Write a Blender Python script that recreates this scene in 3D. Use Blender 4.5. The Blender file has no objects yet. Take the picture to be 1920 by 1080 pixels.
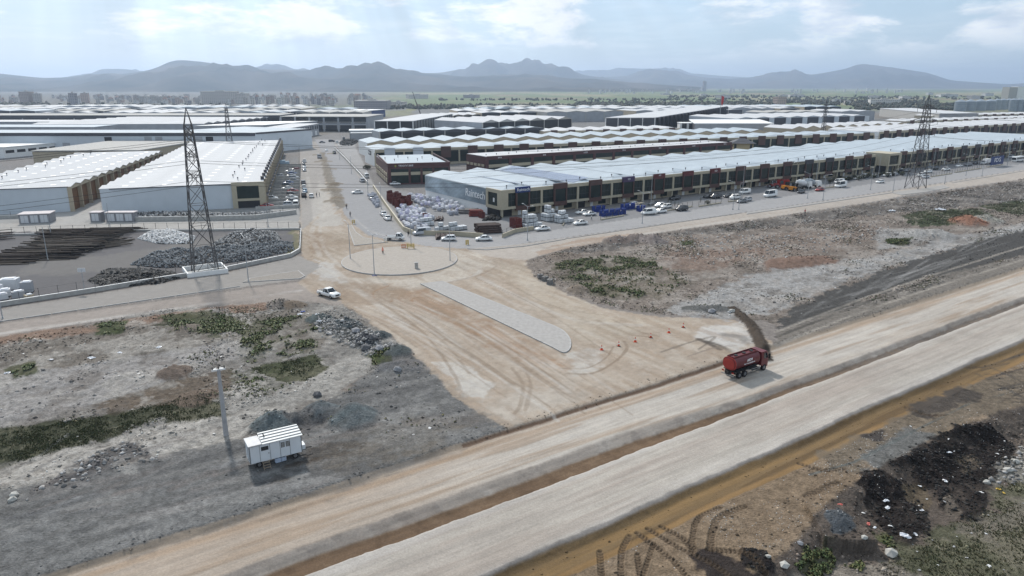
import bpy, math, random
import numpy as np
from mathutils import Vector, Matrix

# ------------------------------------------------------------------ camera, sky, sun, exposure
F = 1350.0; HY = 160.0; H = 40.0                 # focal length and horizon line in photo pixels, drone height in metres
PITCH = math.atan((540 - HY) / F)
scene = bpy.context.scene
C = scene.collection
cam_data = bpy.data.cameras.new('camera')
cam = bpy.data.objects.new('camera', cam_data)
C.objects.link(cam)
cam_data.sensor_width = 36.0
cam_data.lens = 36.0 * F / 1920.0
cam_data.clip_start = 0.5
cam_data.clip_end = 60000
cam.location = (0, 0, H)
cam.rotation_euler = (math.pi / 2 - PITCH, 0, 0)
scene.camera = cam

SUN_AZ = math.radians(116.0)                      # direction towards the sun, counter-clockwise from +X
SUN_EL = math.radians(40.0)
world = bpy.data.worlds.new('World')
scene.world = world
world.use_nodes = True
wt = world.node_tree
wt.nodes.clear()
def wn(t, **k):
    n = wt.nodes.new(t)
    for a, b in k.items():
        setattr(n, a, b)
    return n
w_out = wn('ShaderNodeOutputWorld'); w_bg = wn('ShaderNodeBackground')
w_sky = wn('ShaderNodeTexSky', sky_type='NISHITA', sun_disc=False)
w_sky.sun_elevation = SUN_EL
w_sky.sun_rotation = math.pi / 2 - SUN_AZ
w_sky.altitude = 1000; w_sky.air_density = 1.0; w_sky.dust_density = 2.2; w_sky.ozone_density = 1.3
w_bg.inputs['Strength'].default_value = 0.1
w_tc = wn('ShaderNodeTexCoord')
w_sep = wn('ShaderNodeSeparateXYZ')
wt.links.new(w_tc.outputs['Generated'], w_sep.inputs[0])
def wmath(op, a, b=None, c=None):
    n = wn('ShaderNodeMath', operation=op)
    for i, v in enumerate((a, b, c)):
        if v is None: continue
        if isinstance(v, (int, float)): n.inputs[i].default_value = v
        else: wt.links.new(v, n.inputs[i])
    return n.outputs[0]
# clouds on a flat layer: direction divided by its elevation
w_z = wmath('ADD', wmath('MAXIMUM', w_sep.outputs['Z'], 0.0), 0.055)
w_cx = wmath('DIVIDE', w_sep.outputs['X'], w_z)
w_cy = wmath('DIVIDE', w_sep.outputs['Y'], w_z)
w_comb = wn('ShaderNodeCombineXYZ')
wt.links.new(w_cx, w_comb.inputs[0]); wt.links.new(w_cy, w_comb.inputs[1])
def wnoise(scale, detail, rough, off, dist=0.0):
    m = wn('ShaderNodeMapping'); m.inputs['Location'].default_value = off
    wt.links.new(w_comb.outputs[0], m.inputs[0])
    n = wn('ShaderNodeTexNoise'); n.inputs['Scale'].default_value = scale
    n.inputs['Detail'].default_value = detail; n.inputs['Roughness'].default_value = rough
    n.inputs['Distortion'].default_value = dist
    wt.links.new(m.outputs[0], n.inputs['Vector'])
    return n.outputs['Fac']
def wramp(v, lo, hi):
    n = wn('ShaderNodeMapRange'); n.interpolation_type = 'SMOOTHSTEP'
    n.inputs['From Min'].default_value = lo; n.inputs['From Max'].default_value = hi
    wt.links.new(v, n.inputs['Value'])
    return n.outputs[0]
def wpuff(scale, detail, rough, off, sz, dist=0.0):          # cumulus banks: noise on the view direction itself
    m = wn('ShaderNodeMapping'); m.inputs['Location'].default_value = off; m.inputs['Scale'].default_value = (1, 1, sz)
    wt.links.new(w_tc.outputs['Generated'], m.inputs[0])
    n = wn('ShaderNodeTexNoise'); n.inputs['Scale'].default_value = scale; n.inputs['Detail'].default_value = detail
    n.inputs['Roughness'].default_value = rough; n.inputs['Distortion'].default_value = dist
    wt.links.new(m.outputs[0], n.inputs['Vector'])
    return n.outputs['Fac']
w_c1 = wmath('MULTIPLY', wramp(wpuff(4.6, 10, 0.60, (0.35, 0.1, 0.2), 3.2, 0.25), 0.47, 0.58), wramp(w_sep.outputs['Z'], 0.015, 0.07))
w_c2 = wramp(wnoise(1.1, 6, 0.55, (1.3, 2.2, 4.0), 0.2), 0.40, 0.72)
w_cl = wmath('MAXIMUM', w_c1, wmath('MULTIPLY', w_c2, 0.22))
w_dark = wramp(wpuff(6.5, 6, 0.6, (2.1, 1.4, 0.7), 3.5), 0.44, 0.66)
w_ccol = wn('ShaderNodeMix', data_type='RGBA')
w_ccol.inputs['A'].default_value = (12.6, 12.6, 12.6, 1)
w_ccol.inputs['B'].default_value = (7.0, 7.9, 9.0, 1)
wt.links.new(w_dark, w_ccol.inputs['Factor'])
w_veil = wn('ShaderNodeMix', data_type='RGBA')            # thin high veil that whitens the blue
w_veil.inputs['Factor'].default_value = 0.6
w_veil.inputs['B'].default_value = (5.6, 7.7, 9.6, 1)
wt.links.new(w_sky.outputs[0], w_veil.inputs['A'])
w_mix = wn('ShaderNodeMix', data_type='RGBA')
wt.links.new(wmath('MULTIPLY', w_cl, 0.85), w_mix.inputs['Factor'])
wt.links.new(w_veil.outputs['Result'], w_mix.inputs['A'])
wt.links.new(w_ccol.outputs['Result'], w_mix.inputs['B'])
# sun shafts: soft light and dark rays fanning out from the sun behind the clouds
def wdot(v):
    n = wn('ShaderNodeVectorMath', operation='DOT_PRODUCT'); wt.links.new(w_tc.outputs['Generated'], n.inputs[0]); n.inputs[1].default_value = v
    return n.outputs['Value']
_s = Vector((math.cos(SUN_AZ) * math.cos(SUN_EL), math.sin(SUN_AZ) * math.cos(SUN_EL), math.sin(SUN_EL)))
_a = _s.cross(Vector((0, 0, 1))).normalized(); _b = _s.cross(_a).normalized()
w_phi = wmath('ARCTAN2', wdot(_a), wdot(_b))
w_rn = wn('ShaderNodeTexNoise'); w_rn.noise_dimensions = '1D'; w_rn.inputs['Scale'].default_value = 7.0; w_rn.inputs['Detail'].default_value = 3
wt.links.new(w_phi, w_rn.inputs['W'])
w_near = wramp(wdot(_s), 0.45, 0.85)
w_ray = wmath('ADD', 1.0, wmath('MULTIPLY', wmath('MULTIPLY', wmath('SUBTRACT', w_rn.outputs['Fac'], 0.5), w_near), 0.9))
w_fin = wn('ShaderNodeMix', data_type='RGBA', blend_type='MULTIPLY'); w_fin.inputs['Factor'].default_value = 1.0
wt.links.new(w_mix.outputs['Result'], w_fin.inputs['A']); wt.links.new(w_ray, w_fin.inputs['B'])
wt.links.new(w_fin.outputs['Result'], w_bg.inputs['Color'])
wt.links.new(w_bg.outputs[0], w_out.inputs['Surface'])

sun_data = bpy.data.lights.new('sun', 'SUN')
sun_data.energy = 4.2
sun_data.angle = math.radians(4.0)
sun_data.color = (1.0, 0.95, 0.88)
sun = bpy.data.objects.new('sun', sun_data)
C.objects.link(sun)
sd_ = Vector((math.cos(SUN_AZ) * math.cos(SUN_EL), math.sin(SUN_AZ) * math.cos(SUN_EL), math.sin(SUN_EL)))
sun.rotation_euler = sd_.to_track_quat('Z', 'Y').to_euler()
sun.location = (-60, 120, 120)
vs = scene.view_settings
vs.view_transform = 'Standard'; vs.look = 'None'; vs.exposure = 0.0; vs.gamma = 1.0; vs.use_curve_mapping = False
scene.cycles.use_denoising = True
scene.cycles.max_bounces = 6
scene.cycles.volume_bounces = 0

# ------------------------------------------------------------------ helpers
A = math.radians(34.5)                            # the estate's main direction
UX, UY = math.cos(A), math.sin(A)
VX, VY = -math.sin(A), math.cos(A)
def G(px, py, z=0.0):                             # photo pixel -> point on the plane at height z
    dx = (px - 960) / F; dz = -(py - 540) / F
    y = math.cos(PITCH) + dz * math.sin(PITCH); zz = -math.sin(PITCH) + dz * math.cos(PITCH)
    t = (z - H) / zz
    return (dx * t, y * t)
def ST(p): return (p[0] * UX + p[1] * UY, p[0] * VX + p[1] * VY)
def XY(s, t): return (s * UX + t * VX, s * UY + t * VY)
KALB = 0.62                                       # photo brightness -> base colour for level ground
def lin(c):
    c = c / 255.0
    return c / 12.92 if c <= 0.04045 else ((c + 0.055) / 1.055) ** 2.4
def rgb(r, g, b, k=None):
    k = KALB if k is None else k
    return (lin(r) * k, lin(g) * k, lin(b) * k)

MATS = {}
def mat(name, col, rough=0.7, metal=0.0, var=0.12, scale=1.5, bump=0.0, spec=0.3, emit=None, alpha=None):
    if name in MATS: return MATS[name]
    m = bpy.data.materials.new(name); m.use_nodes = True
    nt = m.node_tree; b = nt.nodes['Principled BSDF']
    b.inputs['Roughness'].default_value = rough; b.inputs['Metallic'].default_value = metal
    b.inputs['Specular IOR Level'].default_value = spec
    if var > 0:
        tc = nt.nodes.new('ShaderNodeTexCoord')
        no = nt.nodes.new('ShaderNodeTexNoise'); no.inputs['Scale'].default_value = scale; no.inputs['Detail'].default_value = 4
        nt.links.new(tc.outputs['Object'], no.inputs['Vector'])
        mr = nt.nodes.new('ShaderNodeMapRange'); mr.inputs['From Min'].default_value = 0.3; mr.inputs['From Max'].default_value = 0.7
        mr.inputs['To Min'].default_value = 1 - var; mr.inputs['To Max'].default_value = 1 + var
        nt.links.new(no.outputs['Fac'], mr.inputs['Value'])
        mx = nt.nodes.new('ShaderNodeMix'); mx.data_type = 'RGBA'; mx.blend_type = 'MULTIPLY'; mx.inputs['Factor'].default_value = 1
        mx.inputs['A'].default_value = (*col, 1)
        nt.links.new(mr.outputs[0], mx.inputs['B'])
        nt.links.new(mx.outputs['Result'], b.inputs['Base Color'])
        if bump > 0:
            bp = nt.nodes.new('ShaderNodeBump'); bp.inputs['Strength'].default_value = bump
            nt.links.new(no.outputs['Fac'], bp.inputs['Height']); nt.links.new(bp.outputs[0], b.inputs['Normal'])
    else:
        b.inputs['Base Color'].default_value = (*col, 1)
    if emit:
        b.inputs['Emission Color'].default_value = (*col, 1); b.inputs['Emission Strength'].default_value = emit
    MATS[name] = m
    return m
def attr_mat(name, rough=0.9, spec=0.2, var=0.25, scale=3.0, bump=0.3, bdist=0.1, fine=22.0, along=None):
    m = bpy.data.materials.new(name); m.use_nodes = True
    nt = m.node_tree; b = nt.nodes['Principled BSDF']
    b.inputs['Roughness'].default_value = rough; b.inputs['Specular IOR Level'].default_value = spec
    at = nt.nodes.new('ShaderNodeAttribute'); at.attribute_name = 'Col'
    tc = nt.nodes.new('ShaderNodeTexCoord')
    last = at.outputs['Color']
    vec = tc.outputs['Object']
    if along is not None:                         # grain drawn out along the road
        mp0 = nt.nodes.new('ShaderNodeMapping'); mp0.inputs['Rotation'].default_value = (0, 0, -along); nt.links.new(vec, mp0.inputs[0])
        mp1 = nt.nodes.new('ShaderNodeMapping'); mp1.inputs['Scale'].default_value = (0.07, 1, 1); nt.links.new(mp0.outputs[0], mp1.inputs[0]); vec = mp1.outputs[0]
    facs = []
    for sc, v, dt in ((scale, var, 5), (fine, var * 0.9, 3)):
        no = nt.nodes.new('ShaderNodeTexNoise'); no.inputs['Scale'].default_value = sc; no.inputs['Detail'].default_value = dt
        no.inputs['Roughness'].default_value = 0.65
        nt.links.new(vec if sc == scale else tc.outputs['Object'], no.inputs['Vector'])
        mr = nt.nodes.new('ShaderNodeMapRange'); mr.inputs['From Min'].default_value = 0.28; mr.inputs['From Max'].default_value = 0.72
        mr.inputs['To Min'].default_value = 1 - v; mr.inputs['To Max'].default_value = 1 + v
        nt.links.new(no.outputs['Fac'], mr.inputs['Value'])
        mx = nt.nodes.new('ShaderNodeMix'); mx.data_type = 'RGBA'; mx.blend_type = 'MULTIPLY'; mx.inputs['Factor'].default_value = 1
        nt.links.new(last, mx.inputs['A']); nt.links.new(mr.outputs[0], mx.inputs['B'])
        last = mx.outputs['Result']; facs.append(no.outputs['Fac'])
    nt.links.new(last, b.inputs['Base Color'])
    if bump > 0:
        bp = nt.nodes.new('ShaderNodeBump'); bp.inputs['Strength'].default_value = bump; bp.inputs['Distance'].default_value = bdist
        nt.links.new(facs[1], bp.inputs['Height']); nt.links.new(bp.outputs[0], b.inputs['Normal'])
    MATS[name] = m
    return m

def np_mesh(name, verts, faces, cols=None, smooth=False):
    """verts (n,3), faces (m,k) numpy -> mesh; cols (n,3) point colours 'Col'"""
    me = bpy.data.meshes.new(name)
    verts = np.ascontiguousarray(verts, dtype=np.float32); faces = np.ascontiguousarray(faces, dtype=np.int32)
    k = faces.shape[1]
    me.vertices.add(len(verts)); me.vertices.foreach_set('co', verts.ravel())
    me.loops.add(faces.size); me.loops.foreach_set('vertex_index', faces.ravel())
    me.polygons.add(len(faces)); me.polygons.foreach_set('loop_start', np.arange(0, faces.size, k, dtype=np.int32))
    me.polygons.foreach_set('loop_total', np.full(len(faces), k, dtype=np.int32))
    if smooth: me.polygons.foreach_set('use_smooth', np.ones(len(faces), dtype=bool))
    me.update(calc_edges=True)
    if cols is not None:
        a = me.attributes.new('Col', 'FLOAT_COLOR', 'POINT')
        c4 = np.ones((len(verts), 4), dtype=np.float32); c4[:, :3] = cols
        a.data.foreach_set('color', c4.ravel())
    return me
def link(o, parent=None):
    C.objects.link(o)
    if parent is not None: o.parent = parent
    return o
def tag(o, label=None, cat=None, group=None, kind=None):
    if label: o['label'] = label
    if cat: o['category'] = cat
    if group: o['group'] = group
    if kind: o['kind'] = kind
    return o
def empty(name, loc=(0, 0, 0), rz=0.0):
    o = bpy.data.objects.new(name, None); o.location = loc; o.rotation_euler = (0, 0, rz)
    o.empty_display_size = 0.3
    return link(o)
def copy_tree(o, parent=None):
    c = o.copy(); C.objects.link(c); c.parent = parent
    for ch in list(o.children): copy_tree(ch, c)
    return c

class MB:                                         # collects boxes, tubes and prisms into one mesh
    def __init__(self): self.v = []; self.f = []; self.mi = []; self.m = 0
    def add(self, vs, fs):
        b = len(self.v); self.v += [tuple(p) for p in vs]
        self.f += [tuple(b + i for i in q) for q in fs]; self.mi += [self.m] * len(fs)
        return self
    def box(self, x0, x1, y0, y1, z0, z1):
        return self.add([(x0,y0,z0),(x1,y0,z0),(x1,y1,z0),(x0,y1,z0),(x0,y0,z1),(x1,y0,z1),(x1,y1,z1),(x0,y1,z1)],
            [(0,3,2,1),(4,5,6,7),(0,1,5,4),(1,2,6,5),(2,3,7,6),(3,0,4,7)])
    def rbox(self, c, s, rz=0.0, top=1.0):        # centre of base, size, rotation, top taper
        cx, cy, cz = c; sx, sy, sz = s; co, si = math.cos(rz), math.sin(rz); vs = []
        for zz, k in ((0, 1.0), (sz, top)):
            for ax, ay in ((-1,-1),(1,-1),(1,1),(-1,1)):
                x, y = ax * sx / 2 * k, ay * sy / 2 * k
                vs.append((cx + x*co - y*si, cy + x*si + y*co, cz + zz))
        return self.add(vs, [(0,3,2,1),(4,5,6,7),(0,1,5,4),(1,2,6,5),(2,3,7,6),(3,0,4,7)])
    def bar(self, p, q, w, h=None):               # square bar between two points
        p, q = Vector(p), Vector(q); d = (q - p)
        if d.length < 1e-6: return self
        d.normalize(); up = Vector((0,0,1)) if abs(d.z) < 0.95 else Vector((1,0,0))
        a = d.cross(up).normalized() * w / 2; b = d.cross(a.normalized()).normalized() * (h or w) / 2
        vs = [p-a-b, p+a-b, p+a+b, p-a+b, q-a-b, q+a-b, q+a+b, q-a+b]
        return self.add(vs, [(0,3,2,1),(4,5,6,7),(0,1,5,4),(1,2,6,5),(2,3,7,6),(3,0,4,7)])
    def tube(self, p, q, r0, r1=None, n=8, cap=True):
        p, q = Vector(p), Vector(q); r1 = r0 if r1 is None else r1
        d = (q - p).normalized(); up = Vector((0,0,1)) if abs(d.z) < 0.95 else Vector((1,0,0))
        a = d.cross(up).normalized(); b = d.cross(a).normalized(); vs = []
        for c, r in ((p, r0), (q, r1)):
            for i in range(n):
                t = 2 * math.pi * i / n; vs.append(c + a * (r * math.cos(t)) + b * (r * math.sin(t)))
        fs = [(i, (i+1) % n, n + (i+1) % n, n + i) for i in range(n)]
        if cap: fs += [tuple(range(n-1, -1, -1)), tuple(range(n, 2*n))]
        return self.add(vs, fs)
    def prism(self, prof, y0, y1, k0=1.0, k1=1.0):   # (x,z) outline extruded along y
        n = len(prof)
        vs = [(x, y0, z) for x, z in prof] + [(x, y1, z) for x, z in prof]
        return self.add(vs, [tuple(range(n)), tuple(range(2*n-1, n-1, -1))] + [(i, n+i, n+(i+1)%n, (i+1)%n) for i in range(n)])
    def quad(self, a, b, c, d): return self.add([a, b, c, d], [(0,1,2,3)])
    def mesh(self, name, mats, smooth=False):
        me = bpy.data.meshes.new(name); me.from_pydata(self.v, [], self.f)
        for m in (mats if isinstance(mats, (list, tuple)) else [mats]): me.materials.append(m)
        if any(self.mi): me.polygons.foreach_set('material_index', self.mi)
        if smooth: me.polygons.foreach_set('use_smooth', [True] * len(self.f))
        me.update()
        return me
    def build(self, name, mats, parent=None, loc=None, rz=None, smooth=False):
        o = bpy.data.objects.new(name, self.mesh(name, mats, smooth))
        if loc is not None: o.location = loc
        if rz is not None: o.rotation_euler = (0, 0, rz)
        return link(o, parent)
def inst(name, me, parent=None, loc=(0,0,0), rz=0.0, sc=None):
    o = bpy.data.objects.new(name, me); o.location = loc; o.rotation_euler = (0, 0, rz)
    if sc is not None: o.scale = sc if hasattr(sc, '__len__') else (sc, sc, sc)
    return link(o, parent)
ORD = ['first','second','third','fourth','fifth','sixth','seventh','eighth','ninth','tenth','eleventh','twelfth','thirteenth',
       'fourteenth','fifteenth','sixteenth','seventeenth','eighteenth','nineteenth','twentieth','twenty-first','twenty-second',
       'twenty-third','twenty-fourth','twenty-fifth','twenty-sixth','twenty-seventh','twenty-eighth','twenty-ninth','thirtieth']

# ------------------------------------------------------------------ the ground: one sheet on rings around the viewpoint, finest where it is near
rng = np.random.default_rng(7)
def _hash(ix, iy, seed):
    h = (ix.astype(np.int64) * 374761393 + iy.astype(np.int64) * 668265263 + seed * 1442695041) & 0xffffffff
    h = ((h ^ (h >> 13)) * 1274126177) & 0xffffffff
    return ((h ^ (h >> 16)) & 0xffff).astype(np.float32) / 65535.0
def vnoise(x, y, seed=0):
    ix = np.floor(x); iy = np.floor(y); fx = x - ix; fy = y - iy
    fx = fx * fx * (3 - 2 * fx); fy = fy * fy * (3 - 2 * fy)
    a = _hash(ix, iy, seed); b = _hash(ix + 1, iy, seed); c = _hash(ix, iy + 1, seed); d = _hash(ix + 1, iy + 1, seed)
    return (a + (b - a) * fx) * (1 - fy) + (c + (d - c) * fx) * fy
def fbm(x, y, sc, oct=4, seed=0, gain=0.5):
    v = 0; a = 1.0; tot = 0; x = x / sc; y = y / sc
    for o in range(oct):
        v = v + a * (vnoise(x, y, seed + o * 17) - 0.5); tot += a; a *= gain; x = x * 2.03 + 5.1; y = y * 2.03 + 1.7
    return v / tot * 2                              # about -1 .. 1
def sstep(a, b, x):
    t = np.clip((x - a) / (b - a), 0, 1); return t * t * (3 - 2 * t)

px_step = 1.8
half = math.radians(43)
n_dense = int(2 * math.tan(math.radians(37)) * F / px_step)
ang = np.linspace(-half, half, n_dense)
ang = np.concatenate([np.linspace(-math.pi, -half, 46)[:-1], ang, np.linspace(half, math.pi, 46)[1:]])
rows = []
py = 1180.0
while py > HY + 8:
    rows.append(G(960, py)[1]); py -= px_step if py < 620 else px_step * 0.95
r_near = np.array([0.5, 4, 8, 13, 18, 23, 28, 32, 36, 39, 42, 44.5])
r_near = r_near[r_near < rows[0] - 0.5]
r_far = np.array([7200, 9000, 12000, 16000, 22000, 30000])
rad = np.concatenate([r_near, np.array(rows), r_far[r_far > rows[-1] * 1.1]])
RR, AA = np.meshgrid(rad, ang, indexing='ij')
gx = (RR * np.sin(AA)).ravel(); gy = (RR * np.cos(AA)).ravel()
NR, NA = len(rad), len(ang)
NV = NR * NA
gs = gx * UX + gy * UY; gt = gx * VX + gy * VY
rr = RR.ravel()
gz = np.zeros(NV); gc = np.zeros((NV, 3)); zone = np.zeros(NV, dtype=np.int16)
gc[:] = rgb(150, 142, 136)
ZONES = {'ground': 0}
n1 = fbm(gx, gy, 2.2, 4, 1); n2 = fbm(gx, gy, 9.0, 4, 2); n3 = fbm(gx, gy, 40.0, 3, 3); nf = fbm(gx, gy, 0.7, 3, 4)
edge_n = 0.9 * n1 + 0.8 * n2 + 0.5 * nf

def sdist(poly, margin=6.0):
    """signed distance (negative inside) of the sheet's points to a polygon given in metres, far points left at +margin"""
    P = np.array(poly); lo = P.min(0) - margin; hi = P.max(0) + margin
    idx = np.nonzero((gx > lo[0]) & (gx < hi[0]) & (gy > lo[1]) & (gy < hi[1]))[0]
    x = gx[idx]; y = gy[idx]
    d = np.full(len(idx), 1e9); ins = np.zeros(len(idx), dtype=bool)
    for (x0, y0), (x1, y1) in zip(P, np.roll(P, -1, 0)):
        ex, ey = x1 - x0, y1 - y0; L = ex * ex + ey * ey + 1e-9
        t = np.clip(((x - x0) * ex + (y - y0) * ey) / L, 0, 1)
        d = np.minimum(d, (x - x0 - t * ex) ** 2 + (y - y0 - t * ey) ** 2)
        c = ((y0 > y) != (y1 > y)) & (x < (x1 - x0) * (y - y0) / (y1 - y0 + 1e-12) + x0)
        ins ^= c
    d = np.sqrt(d)
    return idx, np.where(ins, -d, d)
def W(pts, z=0.0): return [G(a, b, z) for a, b in pts]
def put(idx, m, col, zn=None):
    c = np.array(rgb(*col)) if len(col) == 3 else np.array(col[:3])
    gc[idx] = gc[idx] * (1 - m[:, None]) + c * m[:, None]
    if zn is not None:
        ZONES.setdefault(zn, len(ZONES)); zone[idx[m > 0.5]] = ZONES[zn]
MASK = {}
def paint(pts, col, soft=0.4, warp=0.8, op=1.0, zn=None, z=0.0, patchy=0.0, key=None, world=False):
    if warp >= 0.5: warp *= 1.5; soft *= 0.7
    idx, d = sdist(pts if world else W(pts, z), 6 + warp * 2)
    m = sstep(soft, -soft, d + edge_n[idx] * warp) * op
    if patchy: m = m * sstep(patchy - 0.25, patchy + 0.25, 0.5 + 0.5 * n1[idx] + 0.35 * n2[idx])
    put(idx, m, col, zn)
    if key:
        a = MASK.setdefault(key, np.zeros(NV, dtype=np.float32)); a[idx] = np.maximum(a[idx], m)
    return idx, m, d
def stroke(pts, col, w, op=0.6, soft=0.5, z=0.0, dz=0.0, brk=0.35, world=False):
    """a worn line (tyre track, streak) of width w metres along photo points"""
    P = np.array(pts if world else W(pts, z)); lo = P.min(0) - 3 * w - 1; hi = P.max(0) + 3 * w + 1
    idx = np.nonzero((gx > lo[0]) & (gx < hi[0]) & (gy > lo[1]) & (gy < hi[1]))[0]
    d = np.full(len(idx), 1e9)
    for (x0, y0), (x1, y1) in zip(P[:-1], P[1:]):
        ex, ey = x1 - x0, y1 - y0; L = ex * ex + ey * ey + 1e-9
        t = np.clip(((gx[idx] - x0) * ex + (gy[idx] - y0) * ey) / L, 0, 1)
        d = np.minimum(d, (gx[idx] - x0 - t * ex) ** 2 + (gy[idx] - y0 - t * ey) ** 2)
    d = np.sqrt(d) + 0.12 * n1[idx]
    m = sstep(w / 2 * (1 + soft), w / 2 * (1 - soft), d) * op * sstep(-brk - 0.4, -brk + 0.6, n2[idx] + 0.5 * n1[idx])
    put(idx, m, col)
    if dz: gz[idx] += m * dz
def smooth_line(pts, n=6):
    P = [np.array(p, float) for p in pts]; out = []
    P = [2 * P[0] - P[1]] + P + [2 * P[-1] - P[-2]]
    for i in range(1, len(P) - 2):
        for k in range(n):
            t = k / n
            out.append(tuple(0.5 * (2*P[i] + (P[i+1]-P[i-1])*t + (2*P[i-1]-5*P[i]+4*P[i+1]-P[i+2])*t*t + (3*P[i]-P[i-1]-3*P[i+1]+P[i+2])*t**3)))
    out.append(tuple(P[-2])); return out
def heap(px, py, r, h, col=None, seed=0, sx=1.0, rot=0.0, rough=0.25, warp=0.3, z=0.0, op=1.0, key=None):
    """a tipped heap: cone with a rounded top and uneven foot"""
    cx, cy = G(px, py, z); co, si = math.cos(rot), math.sin(rot)
    idx = np.nonzero((abs(gx - cx) < r * max(sx, 1) * 1.7) & (abs(gy - cy) < r * max(sx, 1) * 1.7))[0]
    dx = gx[idx] - cx; dy = gy[idx] - cy
    d = np.hypot((dx * co + dy * si) / sx, -dx * si + dy * co) / r + warp * n1[idx] * 0.7 + 0.12 * n2[idx]
    hh = h * np.clip(1.0 - np.sqrt(d * d + 0.02) + 0.14, 0, 1) * (1 + rough * nf[idx])
    gz[idx] = np.maximum(gz[idx], gz[idx] * 0.5 + hh)
    if col is not None: put(idx, sstep(1.05, 0.85, d) * op, col)
    if key:
        a = MASK.setdefault(key, np.zeros(NV, dtype=np.float32)); a[idx] = np.maximum(a[idx], sstep(1.1, 0.8, d))

# --- far plain and estate ground
far = sstep(500, 900, rr)
put(np.arange(NV), far, (138, 137, 134))
field = sstep(1250, 1600, rr) * sstep(-0.62, -0.40, AA.ravel() + 0.05 * n3 + 0.00025 * (rr - 1300))
st1 = fbm(gx, gy * 0.35, 260, 3, 21); st2 = fbm(gx * 0.5, gy * 0.25, 420, 3, 33)
put(np.arange(NV), field, (126, 140, 104))
put(np.arange(NV), field * sstep(0.0, 0.3, st1), (160, 156, 126))
put(np.arange(NV), field * sstep(0.1, 0.35, st2), (96, 112, 84))
put(np.arange(NV), field * sstep(0.28, 0.5, -st1), (150, 142, 118))
cityg = sstep(1300, 1700, rr) * (1 - sstep(-0.24, -0.12, AA.ravel()))
put(np.arange(NV), cityg * 0.9, (128, 126, 124))
paint([(600, 205), (690, 205), (840, 218), (850, 232), (690, 232), (620, 250), (560, 262), (560, 240)], (140, 130, 112), 4, 3)
paint([(684, 208), (780, 205), (770, 216), (690, 222)], (150, 150, 100), 4, 4)
paint([(600, 228), (690, 231), (690, 242), (600, 244)], (120, 108, 92), 2, 1)
paint([(1630, 212), (1780, 205), (1760, 226), (1640, 224)], (135, 122, 104), 3, 3)
# dirt lots between the sheds
estate = (rr > 230) & (rr < 1250)
put(np.nonzero(estate)[0], 0.5 + 0.4 * np.clip(n3[estate], -1, 1), (146, 146, 147))

# --- left: lots in front of the sheds, scrap yard, road
paint([(-260, 380), (560, 378), (566, 432), (-260, 445)], (164, 163, 161), 0.5, 0.4, zn='yard_pavement')
paint([(-260, 421), (560, 414), (566, 431), (-260, 440)], (186, 182, 177), 0.4, 0.3, zn='access_road')
paint([(130, 392), (188, 372), (190, 398), (150, 420), (90, 420), (100, 402)], (190, 187, 183), 0.6, 0.5, zn='access_road')
paint([(-300, 441), (250, 430), (562, 430), (566, 470), (546, 482), (420, 508), (300, 527), (0, 576), (-300, 626)], (108, 106, 108), 0.3, 0.2, zn='yard_pavement', key='yard')
paint([(60, 470), (200, 480), (420, 440), (520, 440), (460, 470), (240, 505), (20, 520)], (128, 125, 122), 2.0, 2.0, 0.7)
paint([(545, 430), (566, 431), (566, 468), (540, 480), (530, 470), (555, 450)], (120, 118, 92), 0.7, 0.8)
# --- left field
paint([(-500, 650), (0, 640), (300, 580), (560, 562), (650, 572), (760, 650), (900, 780), (960, 805), (600, 925), (240, 1037), (-100, 1140), (-600, 1140)], (146, 142, 137), 0.8, 1.0, key='lfield')
paint([(-300, 660), (0, 628), (250, 597), (430, 571), (560, 562), (480, 588), (250, 612), (0, 652), (-300, 690)], (152, 128, 112), 0.6, 0.8)
paint([(0, 650), (300, 605), (560, 580), (640, 600), (600, 660), (420, 640), (150, 690), (0, 705)], (132, 125, 117), 1.0, 1.5)
paint([(-300, 745), (0, 702), (150, 684), (280, 664), (440, 640), (480, 652), (462, 667), (350, 702), (180, 758), (0, 805), (-300, 860)], (167, 163, 160), 0.5, 0.7)
paint([(-300, 862), (0, 803), (200, 776), (330, 752), (412, 748), (420, 780), (300, 797), (170, 830), (0, 872), (-300, 930)], (76, 79, 60), 0.6, 1.0, 0.95, key='grass_a')
paint([(180, 758), (300, 722), (390, 700), (440, 690), (445, 735), (330, 755), (190, 775)], (118, 106, 94), 0.6, 1.0)
paint([(-300, 930), (0, 870), (170, 832), (300, 797), (430, 779), (490, 790), (440, 830), (330, 850), (160, 888), (0, 920), (-300, 1000)], (186, 181, 174), 0.5, 0.7)
paint([(430, 762), (560, 715), (610, 690), (680, 655), (720, 650), (690, 700), (600, 745), (520, 790), (470, 800)], (170, 166, 160), 0.8, 1.0)
paint([(640, 735), (680, 705), (740, 705), (742, 735), (690, 742)], (148, 128, 112), 0.6, 0.9, 0.8)
paint([(560, 770), (640, 740), (700, 690), (722, 640), (760, 650), (835, 715), (885, 762), (950, 800), (800, 860), (600, 925), (240, 1037), (-100, 1140), (-600, 1140), (-300, 985), (0, 925), (200, 880), (330, 850), (430, 830), (560, 800)], (122, 121, 120), 0.7, 0.9, key='gravel')
paint([(100, 930), (480, 880), (640, 905), (420, 970), (160, 1040), (0, 1070), (0, 1000)], (146, 146, 145), 3.0, 2.0, 0.6)
paint([(700, 790), (800, 770), (880, 800), (800, 850), (680, 860), (600, 880)], (132, 124, 114), 2.0, 2.0, 0.8)
paint([(505, 905), (540, 875), (585, 862), (592, 878), (560, 890)], (84, 76, 68), 0.4, 0.7, 0.9)
paint([(570, 845), (640, 815), (700, 800), (740, 808), (660, 835), (600, 860)], (100, 92, 84), 0.8, 1.2, 0.8)
paint([(205, 838), (255, 825), (300, 865), (210, 880), (170, 900), (60, 920), (100, 895)], (96, 94, 95), 0.7, 1.0, 0.9, key='rub_a')
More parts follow.
